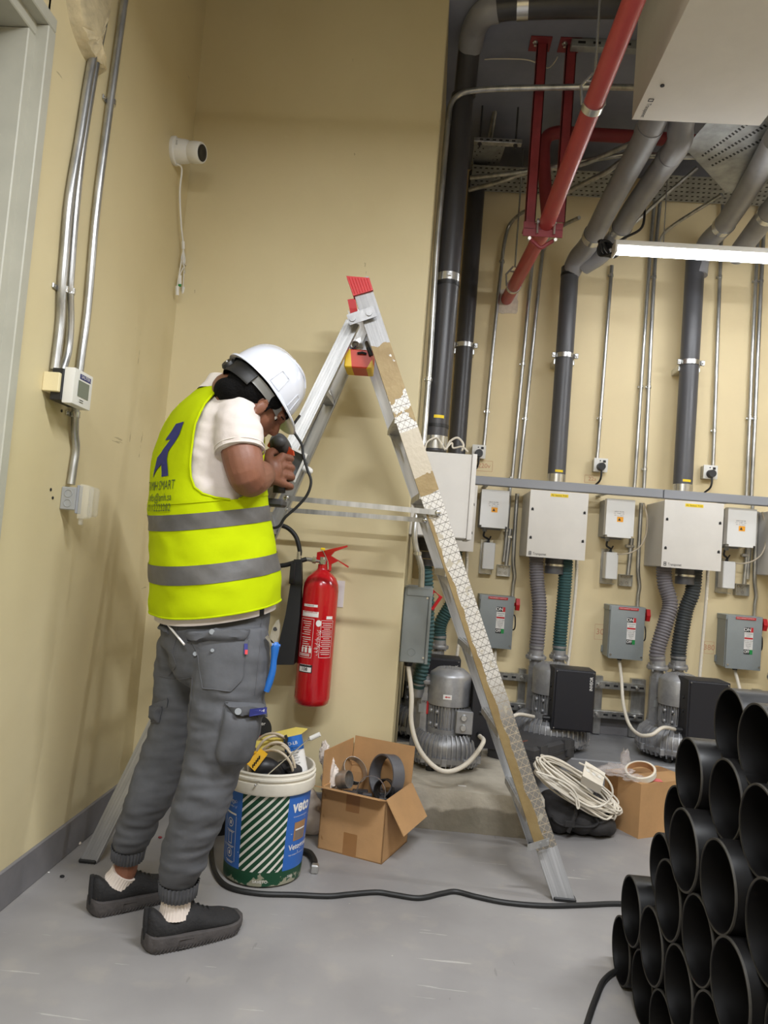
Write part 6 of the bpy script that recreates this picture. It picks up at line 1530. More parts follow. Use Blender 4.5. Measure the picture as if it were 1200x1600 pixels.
# torso sections: centre px, half extent seen, half width
TR = [(336, 985, 83, .168), (337, 955, 86, .178), (336, 930, 89, .186), (336, 900, 91, .190), (332, 860, 88, .186), (327, 820, 85, .182), (325, 780, 83, .185), (322, 740, 77, .195),
      (324, 710, 76, .202), (328, 680, 73, .206), (335, 657, 69, .202), (342, 637, 60, .176), (348, 621, 46, .128), (350, 610, 34, .086)]
pts_c = []; val = []
for (cx_, cy_, hp, W_) in TR:
    c = PY(cx_, cy_, WY); half = hp * WY / FOC; T_ = math.sqrt(max(half * half - (HR * W_) ** 2, .0004)) / HF
    pts_c.append(c); val.append((W_, T_))
TCd = catmull(pts_c, 8); TWd = catf([v[0] for v in val], 8); TTd = catf([v[1] for v in val], 8)
zsh = PY(336, 690, WY).z; ztop = TCd[-1].z
def TS(th, z, off=0.0, wr=0.0):
    """point of the torso surface: th angle (0 his right, 90 his front), z height"""
    if z <= TCd[0].z: i, u = 0, 0.0
    elif z >= TCd[-1].z: i, u = len(TCd) - 2, 1.0
    else:
        i = 0
        while TCd[i + 1].z < z: i += 1
        u = (z - TCd[i].z) / (TCd[i + 1].z - TCd[i].z)
    c = TCd[i].lerp(TCd[i + 1], u); W_ = TWd[i] * (1 - u) + TWd[i + 1] * u + off; T_ = TTd[i] * (1 - u) + TTd[i + 1] * u + off
    co, si = math.cos(th), math.sin(th); e = .86
    x = math.copysign(abs(co) ** e, co) * W_; y = math.copysign(abs(si) ** e, si) * T_
    tl = .20 if z < zsh else .20 * max(0, 1 - (z - zsh) / (ztop - zsh) * .8)
    p = V((c.x, c.y, z)) + RV * x + FV * y; p.z += tl * y
    if wr:
        k = wr * (mnoise.noise(V((p.x * 9, p.y * 9, p.z * 14))) + .45 * mnoise.noise(V((p.x * 20 + p.z * 22, p.y * 20, p.z * 26))))
        p += (RV * co + FV * si) * k
    return p
zp = lambda y_: PY(330, y_, WY).z
person = thing('person', 'worker in fluorescent lime vest, grey trousers and white hard hat using a power screwdriver', 'person', (PZ(250, 1450).x, PZ(250, 1450).y, 0))

# --- head frame
HAZ, HPT = math.radians(64), math.radians(43)
HF_ = V((math.cos(HPT) * math.sin(HAZ), math.cos(HPT) * math.cos(HAZ), -math.sin(HPT)))
HU_ = V((math.sin(HPT) * math.sin(HAZ), math.sin(HPT) * math.cos(HAZ), math.cos(HPT)))
HR_ = HF_.cross(HU_)
HC = PY(413, 612, 2.12)
HM = Matrix(((HR_.x, HF_.x, HU_.x, HC.x), (HR_.y, HF_.y, HU_.y, HC.y), (HR_.z, HF_.z, HU_.z, HC.z), (0, 0, 0, 1)))   # local x right, y face, z up
hp = lambda x, y, z: HM @ V((x, y, z))
HR3 = HM.to_3x3().to_4x4()
# --- skin body, fused
b = MB()
b.rings([[TS(2 * PI * k / 28, z, -.02) for k in range(28)] for z in [zp(980) + (zp(612) - zp(980)) * i / 24 for i in range(25)]])
b.tube([PY(350, 625, 2.2), PY(358, 612, 2.18), hp(0, -.05, -.075), hp(0, -.03, -.03)], [.066, .06, .056, .06], 16, smooth=3)
b.ball(hp(0, -.005, -.005), (.074, .094, .085), 12, mx=HR3)
b.ball(hp(0, .03, -.06), (.060, .066, .062), 12, mx=HR3)
b.tube([hp(0, .05, -.075), hp(0, .066, -.110)], [.045, .030], 12); b.ball(hp(0, .068, -.116), (.03, .022, .018), 8, mx=HR3)
b.ball(hp(-.028, .062, -.055), (.026, .022, .024), 8, mx=HR3); b.ball(hp(.028, .062, -.055), (.026, .022, .024), 8, mx=HR3)
b.tube([hp(0, .088, -.025), hp(0, .106, -.055), hp(0, .098, -.064)], [.011, .0145, .010], 8, smooth=3)
for s in (-1, 1): b.ball(hp(s * .012, .096, -.063), (.009, .010, .007), 6, mx=HR3)
b.tube([hp(-.045, .078, -.018), hp(0, .094, -.014), hp(.045, .078, -.018)], [.011, .012, .011], 8, smooth=3)
b.tube([hp(-.02, .088, -.086), hp(0, .096, -.083), hp(.02, .088, -.086)], [.005, .0075, .005], 8, smooth=3)
b.tube([hp(-.018, .087, -.095), hp(0, .093, -.095), hp(.018, .087, -.095)], [.005, .0075, .005], 8, smooth=3)
def ear(s):
    e = [hp(s * (.074 + .005 * math.sin(a) - .004 * math.cos(a)), .022 + .015 * math.cos(a), -.062 + .027 * math.sin(a)) for a in [-2.2 + 4.2 * k / 10 for k in range(11)]]
    b.tube(e, .0045, 8); b.ball(hp(s * .071, .022, -.060), (.006, .013, .022), 8, mx=HR3); b.ball(hp(s * .071, .026, -.086), (.006, .007, .009), 6, mx=HR3)
ear(1); ear(-1)
SH_R = TS(0, zp(652), -.04); SH_L = TS(PI, zp(652), -.04)
SH_R = PY(371, 650, SH_R.y + .01)
EL = PY(388, 748, 2.03); WR = PY(414, 741, 2.27)
b.tube([SH_R, PY(374, 676, 2.04), PY(376, 700, 2.03), PY(381, 724, 2.02), EL, PY(399, 745, 2.10), PY(407, 742, 2.18), WR], [.050, .053, .056, .056, .0515, .050, .044, .033], 18, smooth=4)
# right hand round the tool handle
KN = [PY(441 + 1.0 * i, 713 + 14.5 * i, 2.345) for i in range(4)]
b.ball(PY(427, 736, 2.305), (.030, .030, .044), 10)
for i, k in enumerate(KN):
    b.tube([WR, WR.lerp(k, .55) + V((0, -.006, 0)), k], [.026, .018, .0135], 10, smooth=3)
    r = (.0125, .0128, .0122, .0108)[i]; ll = (1, 1.05, 1, .82)[i]
    x0, y0 = 441 + i, 713 + 14.5 * i
    b.tube([k, PY(x0 + 12 * ll, y0 + 3, 2.372), PY(x0 + 12 * ll, y0 + 5, 2.405), PY(x0 + 3, y0 + 6, 2.425), PY(x0 - 7, y0 + 5, 2.42)], [r, r, r * .95, r * .92, r * .8], 10, smooth=4)
    b.ball(k + V((.001, -.003, 0)), r * 1.12, 7)
b.tube([WR + V((0, 0, .02)), PY(417, 714, 2.31), PY(424, 706, 2.35), PY(434, 705, 2.39), PY(441, 708, 2.41)], [.024, .018, .0145, .013, .010], 10, smooth=4)
# left arm, reaching behind the right one
b.tube([SH_L, PY(312, 700, 2.42), PY(330, 745, 2.45), PY(365, 752, 2.5), PY(398, 748, 2.52)], [.058, .054, .05, .045, .031], 16, smooth=4)
b.ball(PY(408, 742, 2.52), (.034, .028, .038), 10)
for i in range(4):
    x0, y0 = 414, 724 + 11 * i
    b.tube([PY(402, 742, 2.52), PY(x0, y0, 2.51), PY(x0 + 11, y0 - 1, 2.485), PY(x0 + 17, y0, 2.46 + .0), PY(x0 + 20, y0 + 2, 2.455)], [.02, .0125, .0105, .0098, .0085], 9, smooth=4)
b.tube([PY(400, 735, 2.51), PY(410, 721, 2.49), PY(420, 715, 2.465)], [.018, .013, .0105], 9, smooth=4)
# legs inside the trousers
LEG_R = [(366, 1010, 2.10, .098), (361, 1080, 2.09, .1), (346, 1150, 2.08, .09), (329, 1210, 2.08, .068), (309, 1270, 2.08, .067), (290, 1330, 2.10, .056), (279, 1370, 2.11, .047), (277, 1400, 2.12, .038), None]
LEG_L = [(298, 1010, 2.29, .095), (286, 1080, 2.28, .09), (272, 1140, 2.27, .075), (250, 1200, 2.26, .064), (228, 1250, 2.25, .06), (209, 1300, 2.26, .048), (200, 1335, 2.28, .042), (196, 1360, 2.28, .036), None]
def ankle(hx, hy, tx, ty, f=.08, z=.05):
    p, q = PZ(hx, hy, 0), PZ(tx, ty, 0); return p + (q - p).normalized() * f + V((0, 0, z))
FT_R, FT_L = (225, 1484, 362, 1447), (140, 1428, 258, 1396)
for Lg, ft in ((LEG_R, FT_R), (LEG_L, FT_L)):
    Lq = Lg[:-1]; b.tube([PY(*q[:3]) for q in Lq] + [ankle(*ft, z=.06)], [max(.034, q[3] - .012) for q in Lq] + [.030], 14, smooth=3)
for (hx, hy, tx, ty) in ((225, 1484, 362, 1447), (140, 1428, 258, 1396)):
    p, q = PZ(hx, hy, 0), PZ(tx, ty, 0); d = (q - p).normalized(); b.tube([p + d * .04 + V((0, 0, .058)), p + d * .12 + V((0, 0, .054)), p + d * .24 + V((0, 0, .042))], [.026, .026, .015], 12)
sk = remesh(b, .0048, 3)
sk.build('body', M['skin'], person, smooth=0)
bpy.data.objects['body'].data.shade_smooth()
# eyes
e_ = MB()
for s in (-1, 1):
    e_.ball(hp(s * .030, .0725, -.036), .0095, 8)
eo = e_.build('eyes', M['sticker'], person)
e_ = MB()
for s in (-1, 1):
    e_.ball(hp(s * .030, .0800, -.037), (.0055, .004, .0055), 6, mx=HR3); e_.tube([hp(s * .017, .090, -.022), hp(s * .032, .094, -.019), hp(s * .047, .084, -.024)], .0022, n=6, smooth=3); e_.tube([hp(s * .016, .099, -.006), hp(s * .034, .097, -.001), hp(s * .052, .084, -.008)], .004, n=6, smooth=3)
e_.build('eyebrows', M['hair'], person)
# hair
b = MB(); b.ball(hp(0, -.024, -.010), (.079, .086, .088), 12, mx=HR3); b.ball(hp(0, -.040, -.055), (.074, .062, .05), 12, mx=HR3); b.ball(hp(0, -.058, -.085), (.064, .050, .040), 12, mx=HR3); b.ball(PY(366, 603, 2.16), (.054, .052, .046), 10)
for s in (-1, 1): b.ball(hp(s * .060, .028, -.012), (.018, .036, .030), 8, mx=HR3)
for s in (-1, 1): b.tube([hp(s * .071, .036, -.02), hp(s * .067, .040, -.062)], [.010, .004], 8)
hb_ = remesh(b, .005, 2); hb_.build('hair', M['hair'], person, smooth=60)
# --- hard hat
hh = thing
hat = None
mb = MB(); n_ = 48; R = []
A_, B_, C_ = .098, .117, .128
def shell(a, t, k=1.0):
    """a round the rim, t 0 rim..1 top"""
    r = math.cos(t * PI / 2) ** .82; zz = math.sin(t * PI / 2) ** .95 * C_
    x, y = A_ * r * math.sin(a), B_ * r * math.cos(a)
    rg = max(0, 1 - abs(x) / .024) * (.012 * min(1, max(0, (zz - .045)) / .03)) if True else 0
    zz2 = zz + rg * .9; 
    return hp(x * k, y * k - .012, zz2 - .002 + (k - 1) * .05)
for t in [i / 16 for i in range(16)] + [.985]: R.append([shell(2 * PI * k / n_, t) for k in range(n_)])
top_ = [shell(0, 1.0)]
mb.rings(R, True, False); o = len(mb.v); mb.v.append(hp(0, -.012, C_ + .010)); mb.f += [[(len(R) - 1) * n_ + k, (len(R) - 1) * n_ + (k + 1) % n_, o] for k in range(n_)]; mb.m += [0] * n_
Ri = [[shell(2 * PI * k / n_, t, .965) for k in range(n_)] for t in [i / 8 for i in range(8)]]; mb.rings(Ri[::-1], True, False)
# brim with visor and rain gutter
def brim(a, k, dz): 
    fr = max(0, math.cos(a)); ex = .010 + .030 * fr ** 2.2
    x, y = (A_ + ex * k * .9) * math.sin(a), (B_ + ex * k) * math.cos(a) - .012
    return hp(x, y, dz - .012 * k * (.35 + fr * .8))
mb.rings([[brim(2 * PI * k / n_, u, dz) for k in range(n_)] for u, dz in ((-.35, .004), (0, .003), (.6, .002), (1, .003), (1.12, 0), (1.05, -.004), (.6, -.003), (-.3, -.003))], True, False)
# accessory slots and side ridges
for s in (-1, 1):
    for (a0, w) in ((s * 1.45, .16), (s * .72, .10)):
        g0 = [shell(a0 - w, .02, 1.02), shell(a0 + w, .02, 1.02), shell(a0 + w * .85, .26, 1.02), shell(a0 - w * .85, .26, 1.02)]
        mb.tube(g0 + [g0[0]], .0011, 5)
    P_ = [shell(s * (.42 + .9 * k), .80 - .36 * math.sin(k * PI) if False else .78 - .3 * k, 1.0) for k in [q / 8 for q in range(9)]]
    mb.tube([shell(s * .16, .55, 1.0), shell(s * .38, .68), shell(s * .8, .72), shell(s * 1.4, .70), shell(s * 2.1, .66)], [.002, .005, .006, .005, .001], 8, smooth=4)
hat = mb.build('hard_hat', M['helmet'], person, smooth=40); hat['label'] = 'glossy white hard hat'
mb = MB(); R = []
for zz, k in ((-.008, .86), (-.034, .83)): R.append([hp(A_ * k * math.sin(a), B_ * k * math.cos(a) - .014 - (zz + .008) * .1, zz) for a in [2 * PI * q / 40 for q in range(41)]])
mb.rings([[p for p in R[0]], [p for p in R[1]]], False, False); band = mb.build('suspension_band', M['encl_base'], hat)
mb = MB()
mb.rings([[hp(A_ * kk * math.sin(a), B_ * kk * math.cos(a) - .014, zz) for a in [PI + (-1.25 + 2.5 * q / 20) for q in range(21)]] for zz, kk in ((-.006, .90), (-.046, .93), (-.052, .90), (-.012, .86))], False, False)
c = hp(.0, -.118, -.03); mxk = frame(c, -HF_ + HR_ * .3); mb.lathe([(0, 0), (.02, 0), (.022, .006), (.018, .014), (0, .014)], mxk, 12)
mb.build('ratchet_strap', M['black'], hat)
mb = MB(); c2 = mxk @ V((0, 0, .0145)); mb.ball(c2, .004, 6); mb.build('knob_pin', M['steel'], hat)

# --- shirt
b = MB()
b.rings([[TS(2 * PI * k / 40, z, -.004) for k in range(40)] for z in [zp(945) + (zp(612) - zp(945)) * i / 36 for i in range(37)]])
b.tube([SH_R + V((-.03, .05, .0)), SH_R, PY(372, 672, 2.045), PY(375, 706, 2.03)], [.07, .067, .069, .069], 24, smooth=5)
b.tube([SH_L + V((.03, -.04, 0)), SH_L, PY(315, 685, 2.40), PY(316, 712, 2.42)], [.07, .066, .066, .067], 24, smooth=5)
def fold(A, sx, sz):
    def f(p, q):
        k = mnoise.noise(V((p.x * sx, p.y * sx, p.z * sz))) + .5 * mnoise.noise(V((p.x * sx * 2.3, p.y * sx * 2.3, p.z * sz * 2.1)))
        return p + q * (A * k)
    return f
sh = remesh(b, .006, 4, fold(.006, 14, 22))
for (t0, t1) in ((.42, 2 * PI + .30),):
    g0 = [[TS(t0 + (t1 - t0) * i / 70, z, .0015 + (zp(930) - z) * .06, .004) for i in range(71)] for z in [zp(957) + (zp(925) - zp(957)) * j / 6 for j in range(7)]]
    g1 = [[TS(t0 + (t1 - t0) * i / 70, z, -.0005 + (zp(930) - z) * .06, .004) for i in range(71)] for z in [zp(957), zp(925)]]
    sh.rings(g0, False, False); sh.rings([g0[0], g1[0]], False, False)
sho = sh.build('shirt', M['cloth_white'], person, smooth=60)
mb = MB()   # sleeve hem and collar
def hoop(c, ax, r, rr, n=40): 
    mx = frame(c, ax); return [mx @ V((r * math.cos(2 * PI * k / n), r * math.sin(2 * PI * k / n), 0)) for k in range(n + 1)]
d_ = (PY(374, 701, 2.03) - PY(372, 672, 2.045)).normalized()
for dd in (0, -.012): mb.tube(hoop(PY(375, 706, 2.03) + d_ * dd, d_, .0685, 0), .0022, 6)
mb.build('sleeve_hem', M['collar'], sho)
mb = MB(); cR = []
nc = PY(352, 611, 2.195)
for (dz, r0, r1) in ((-.016, .074, .080), (.008, .066, .07), (.030, .062, .064), (.033, .065, .066), (.010, .073, .077), (-.014, .080, .088)):
    cR.append([nc + RV * (r0 * math.cos(a)) + FV * (r1 * math.sin(a)) * .95 + V((.02 * (dz > 0) * .5, 0, dz - .010 * math.sin(a))) for a in [2 * PI * q / 36 for q in range(36)]])
mb.rings(cR, True, False); mb.build('collar', M['collar'], person)['label'] = 'pale shirt collar'
mb = MB(); mb.tube([p + V((0, 0, .0)) for p in cR[3]] + [cR[3][0]], .0014, 5); 

# --- vest
VO = .009
def tb(y_):   # half angle of the armhole at pixel height y
    T_ = [(600, 36), (612, 38), (622, 42), (638, 50), (660, 51), (690, 48), (720, 45), (745, 42), (760, 37), (770, 28), (777, 16), (782, 3)]
    for (a, b__), (c_, d__) in zip(T_, T_[1:]):
        if a <= y_ <= c_: return math.radians(b__ + (d__ - b__) * (y_ - a) / (c_ - a))
    return math.radians(3)
ves = MB(); rows = [945 - (945 - 782) * j / 26 for j in range(27)]
def hemoff(y_): return VO + max(0, (y_ - 900) / 45.0) * .006
def hem_y(y_, th): return y_
full = [[TS(2 * PI * i / 120, zp(y_), hemoff(y_), .007) for i in range(120)] for y_ in rows]
ves.rings(full, True, False)
inner = [[TS(2 * PI * i / 120, zp(y_), hemoff(y_) - .003, .007) for i in range(120)] for y_ in (945, 925)]
ves.rings([full[0], inner[0], inner[1]], True, False)
ru = [782, 777, 770, 760, 745, 730, 715, 700, 685, 670, 655, 642, 632, 624, 617, 611]
edges = []
for side in (-1, 1):                                           # back panel, front panel
    R = []
    for y_ in ru:
        t_ = tb(y_); a0, a1 = (-PI + t_, -t_) if side < 0 else (t_, PI - t_)
        R.append([TS(a0 + (a1 - a0) * i / 60, zp(y_), VO + .002, .005) for i in range(61)])
    ves.rings(R, False, False); edges.append([r[0] for r in R]); edges.append([r[-1] for r in R])
vest = ves.build('safety_vest', M['hiviz'], person, smooth=60); vest['label'] = 'fluorescent lime vest with two grey reflective bands'
mb = MB()
for e in edges: mb.tube(e, .0034, 7)
mb.tube(full[0] + [full[0][0]], .0028, 6); mb.build('vest_binding', M['hiviz'], vest)
for (ya, yb_, nm) in ((797, 820, 'upper'), (870, 897, 'lower')):
    mb = MB(); R = [[TS(2 * PI * i / 120, zp(y_), hemoff(y_) + .0018, .007) for i in range(120)] for y_ in [ya + (yb_ - ya) * j / 4 for j in range(5)]]
    mb.rings(R, True, False); mb.build('reflective_band', M['reflect'], vest)['label'] = nm + ' grey reflective band'
TH0 = math.radians(-80)
def vmap(z0, off=.0022, th0=TH0, rho=.185):
    return lambda p: TS(th0 + p.x / rho, z0 + p.y, VO + .002 + off + p.z, .005)
lg = MB(); lp = [(195, 578), (246, 563), (248, 630), (205, 735), (207, 780), (236, 875), (186, 888), (172, 812), (148, 845), (122, 905), (140, 775), (160, 735), (195, 660), (160, 670)]
q = [(x_ / 4 + 220 - 268, y_ / 4 + 520 - 703) for x_, y_ in lp]
poly = [V((dx / 525 * 1.55, -(dy + .21 * dx) / 525, 0)) for dx, dy in q]
bm = bmesh.new(); vs = [bm.verts.new(p) for p in poly]; f = bm.faces.new(vs); bmesh.ops.triangulate(bm, faces=[f]); bmesh.ops.subdivide_edges(bm, edges=bm.edges[:], cuts=5, use_grid_fill=True)
bmesh.ops.triangulate(bm, faces=bm.faces[:])
vm = vmap(zp(703)); bm.verts.index_update(); lg.add([vm(v.co) for v in bm.verts], [[v.index for v in f.verts] for f in bm.faces]); bm.free()
lg.build('chest_logo', M['navy'], vest, smooth=0)['label'] = 'dark blue angular emblem on the back'
lg = MB(); text(lg, 'TAMH SMART', .036, vmap(zp(754), th0=math.radians(-83)), 0, fit=.155); text(lg, 'info@amh.sa', .030, vmap(zp(771), th0=math.radians(-80)), 0, fit=.118); text(lg, '0112223282', .030, vmap(zp(786), th0=math.radians(-80)), 0, fit=.118)
lg.build('printed_text', M['vestink'], vest, smooth=0)['label'] = 'dark printed name, mail address and number'

# --- trousers
b = MB()
b.rings([[TS(2 * PI * k / 32, z, -.008 if i < 5 else -.016) for k in range(32)] for i, z in enumerate([zp(1000) + (zp(930) - zp(1000)) * i / 8 for i in range(9)])])
c = PY(336, 1005, WY); b.ball(c, (.145, .125, .10), 12); b.ball(PY(336, 1030, WY), (.135, .12, .10), 12)
b.ball(PY(318, 1020, 2.13), (.10, .085, .105), 10); b.ball(PY(284, 1015, 2.24), (.075, .075, .10), 10)
TL_R = [(364, 985, 2.12, .098), (364, 1030, 2.11, .108), (357, 1080, 2.10, .109), (348, 1150, 2.09, .099), (338, 1180, 2.09, .088), (329, 1210, 2.08, .078), (312, 1262, 2.08, .077), (299, 1300, 2.09, .071), (288, 1335, 2.10, .066), (281, 1362, 2.11, .058), (278, 1378, 2.12, .052)]
TL_L = [(300, 985, 2.29, .09), (294, 1030, 2.29, .098), (288, 1080, 2.28, .093), (279, 1130, 2.28, .084), (262, 1172, 2.27, .076), (250, 1205, 2.26, .071), (230, 1250, 2.25, .066), (214, 1288, 2.26, .058), (206, 1310, 2.27, .053), (202, 1325, 2.28, .048)]
for Lg in (TL_R, TL_L): b.tube([PY(*q_[:3]) for q_ in Lg], [q_[3] for q_ in Lg], 24, smooth=4)
def tfold(p, q_):
    k = mnoise.noise(V((p.x * 11 + p.z * 7, p.y * 11, p.z * 21))) + .55 * mnoise.noise(V((p.x * 15 - p.z * 9, p.y * 15, p.z * 48)))
    amp = .0075 if p.z < .75 else .0048
    return p + q_ * (amp * k)
tr = remesh(b, .006, 5, tfold)
tro = tr.build('trousers', M['trouser'], person, smooth=0); tro.data.shade_smooth()
bvh = BVHTree.FromPolygons([tuple(p) for p in tr.v], tr.f)
EYE = V((0, 0, CAM_H))
def on_tr(x_, y_, off=.0):
    d = ray(x_, y_).normalized(); loc, nn, _, _ = bvh.ray_cast(EYE, d)
    if loc is None:
        loc, nn, _, _ = bvh.find_nearest(PY(x_, y_, 2.1))
    if nn.dot(d) > 0: nn = -nn
    return loc + nn * off
def cuff(c, ax, r, h, ribs=30):
    mx = frame(c, ax); mb = MB(); n2 = ribs * 4
    mb.rings([[mx @ V(((rr + .0022 * math.cos(ribs * 2 * PI * k / n2)) * math.cos(2 * PI * k / n2), (rr + .0022 * math.cos(ribs * 2 * PI * k / n2)) * math.sin(2 * PI * k / n2), zz)) for k in range(n2)] for rr, zz in ((r * 1.05, h), (r * 1.0, h * .6), (r * .98, 0), (r * .92, -.002), (r * .85, .01))], True, False)
    return mb.build('ankle_cuff', M['trouser'], person, smooth=60)
cuff(PY(278, 1397, 2.12), PY(281, 1362, 2.11) - PY(278, 1397, 2.12), .053, .045); cuff(PY(199, 1340, 2.28), PY(203, 1312, 2.27) - PY(199, 1340, 2.28), .0485, .04)
def puff(Lp, Rp, off, name, parent, m, n=10, rows=10, edge=.003):
    """pocket-like patch pasted over the trousers between two edge lines"""
    Lc = catmull([V((a, b__, 0)) for a, b__ in Lp], 6); Rc = catmull([V((a, b__, 0)) for a, b__ in Rp], 6)
    def at_(C, t): f = t * (len(C) - 1); i = min(int(f), len(C) - 2); return C[i].lerp(C[i + 1], f - i)
    R = []
    for j in range(rows + 1):
        t = j / rows; a, b__ = at_(Lc, t), at_(Rc, t); row = []
        for i in range(n + 1):
            u = i / n; p = a.lerp(b__, u); k = min(1, min(u, 1 - u, t, 1 - t) * 6)
            row.append(on_tr(p.x, p.y, edge + off * math.sqrt(k) + .0015 * math.sin(9 * u + 7 * t)))
        R.append(row)
    mb = MB(); mb.rings(R, False, False)
    border = R[0] + [r[-1] for r in R[1:]] + R[-1][::-1][1:] + [r[0] for r in R[::-1][1:]]
    bl = [p.lerp(p, 0) for p in border]; inn = []
    for p in border:
        loc, nn, _, _ = bvh.find_nearest(p); inn.append(loc - nn * .002 if nn.dot(p - loc) >= 0 else loc)
    mb.rings([border, inn], True, False)
    mb.tube(border, .0013, 5)
    return mb.build(name, M[m], parent, smooth=60)
p_ = puff([(300, 1003), (310, 1022), (312, 1045), (318, 1075)], [(388, 1000), (382, 1030), (378, 1060), (360, 1080)], .003, 'back_pocket', person, 'trouser')
fl_ = puff([(293, 984), (289, 992), (294, 1002)], [(390, 985), (389, 993), (381, 1003)], .016, 'pocket_flap', person, 'trouser', rows=5)
cg = puff([(351, 1104), (346, 1130), (341, 1155), (336, 1178), (343, 1192)], [(402, 1112), (400, 1135), (397, 1158), (390, 1178), (376, 1193)], .023, 'cargo_pocket', person, 'trouser')
cf = puff([(352, 1096), (355, 1106), (358, 1117)], [(407, 1099), (411, 1109), (411, 1118)], .028, 'cargo_flap', person, 'trouser', rows=5)
puff([(244, 973), (248, 979), (253, 984)], [(262, 978), (263, 984), (264, 990)], .008, 'pocket_flap', person, 'trouser', rows=4, n=5)
puff([(237, 1100), (236, 1112), (238, 1128)], [(254, 1104), (252, 1116), (250, 1128)], .012, 'cargo_pocket', person, 'trouser', rows=5, n=5)
mb = MB()
for (x_, y_, r_, o_) in ((337, 991, .0075, .021), (306, 1021, .006, .004), (334, 1017, .005, .008), (369, 1106, .009, .033)):
    c = on_tr(x_, y_, o_); d = (EYE - c).normalized(); mb.cyl(c - d * .006, c + d * .002, r_, n=14)
mb.build('snap_button', M['tray_grey'], person)['label'] = 'dull metal snap buttons'
def tag_patch(x0, y0, x1, y1, off, m, s=None, ms='sticker', vertical=False):
    a, b__, c_, d__ = [on_tr(x_, y_, off) for x_, y_ in ((x0, y1), (x1, y1 + (x1 - x0) * .06), (x1, y0 + (x1 - x0) * .06), (x0, y0))]
    mb = MB(); nn = (b__ - a).cross(d__ - a).normalized(); nn = nn if nn.dot(EYE - a) > 0 else -nn
    mb.prism([a, b__, c_, d__], nn * .001)
    if s: 
        mx = face_mx((a + c_) / 2 + nn * .0014, (b__ - a) if not vertical else (d__ - a), (d__ - a) if not vertical else (a - b__)); text(mb, s, (d__ - a).length * .7 if not vertical else (b__ - a).length * .8, mx, 1, fit=((b__ - a).length if not vertical else (d__ - a).length) * .7)
    return mb.build('cloth_tag', [M[m], M[ms]], person, smooth=0)
tag_patch(381, 1103, 399, 1111, .040, 'navy', 'vrid', 'sticker'); tag_patch(380, 1006, 385, 1023, .008, 'navy', None); 
tag_patch(381, 1017, 384.5, 1024, .010, 'red_ink', None)
# seams
mb = MB()
for L_ in ([(282, 968), (310, 973), (350, 972), (380, 968), (412, 962)], [(280, 962), (277, 985), (275, 1000), (270, 1020), (275, 1040), (264, 1055)], [(409, 968), (407, 1000), (403, 1040), (398, 1085)], [(301, 1058), (299, 1090), (296, 1120)], [(250, 1056), (275, 1061), (300, 1058)]):
    P_ = catmull([V((a, b__, 0)) for a, b__ in L_], 5); mb.tube([on_tr(p.x, p.y, .0008) for p in P_], .0013, 5)
mb.build('seams', M['trouser_dark'], person)
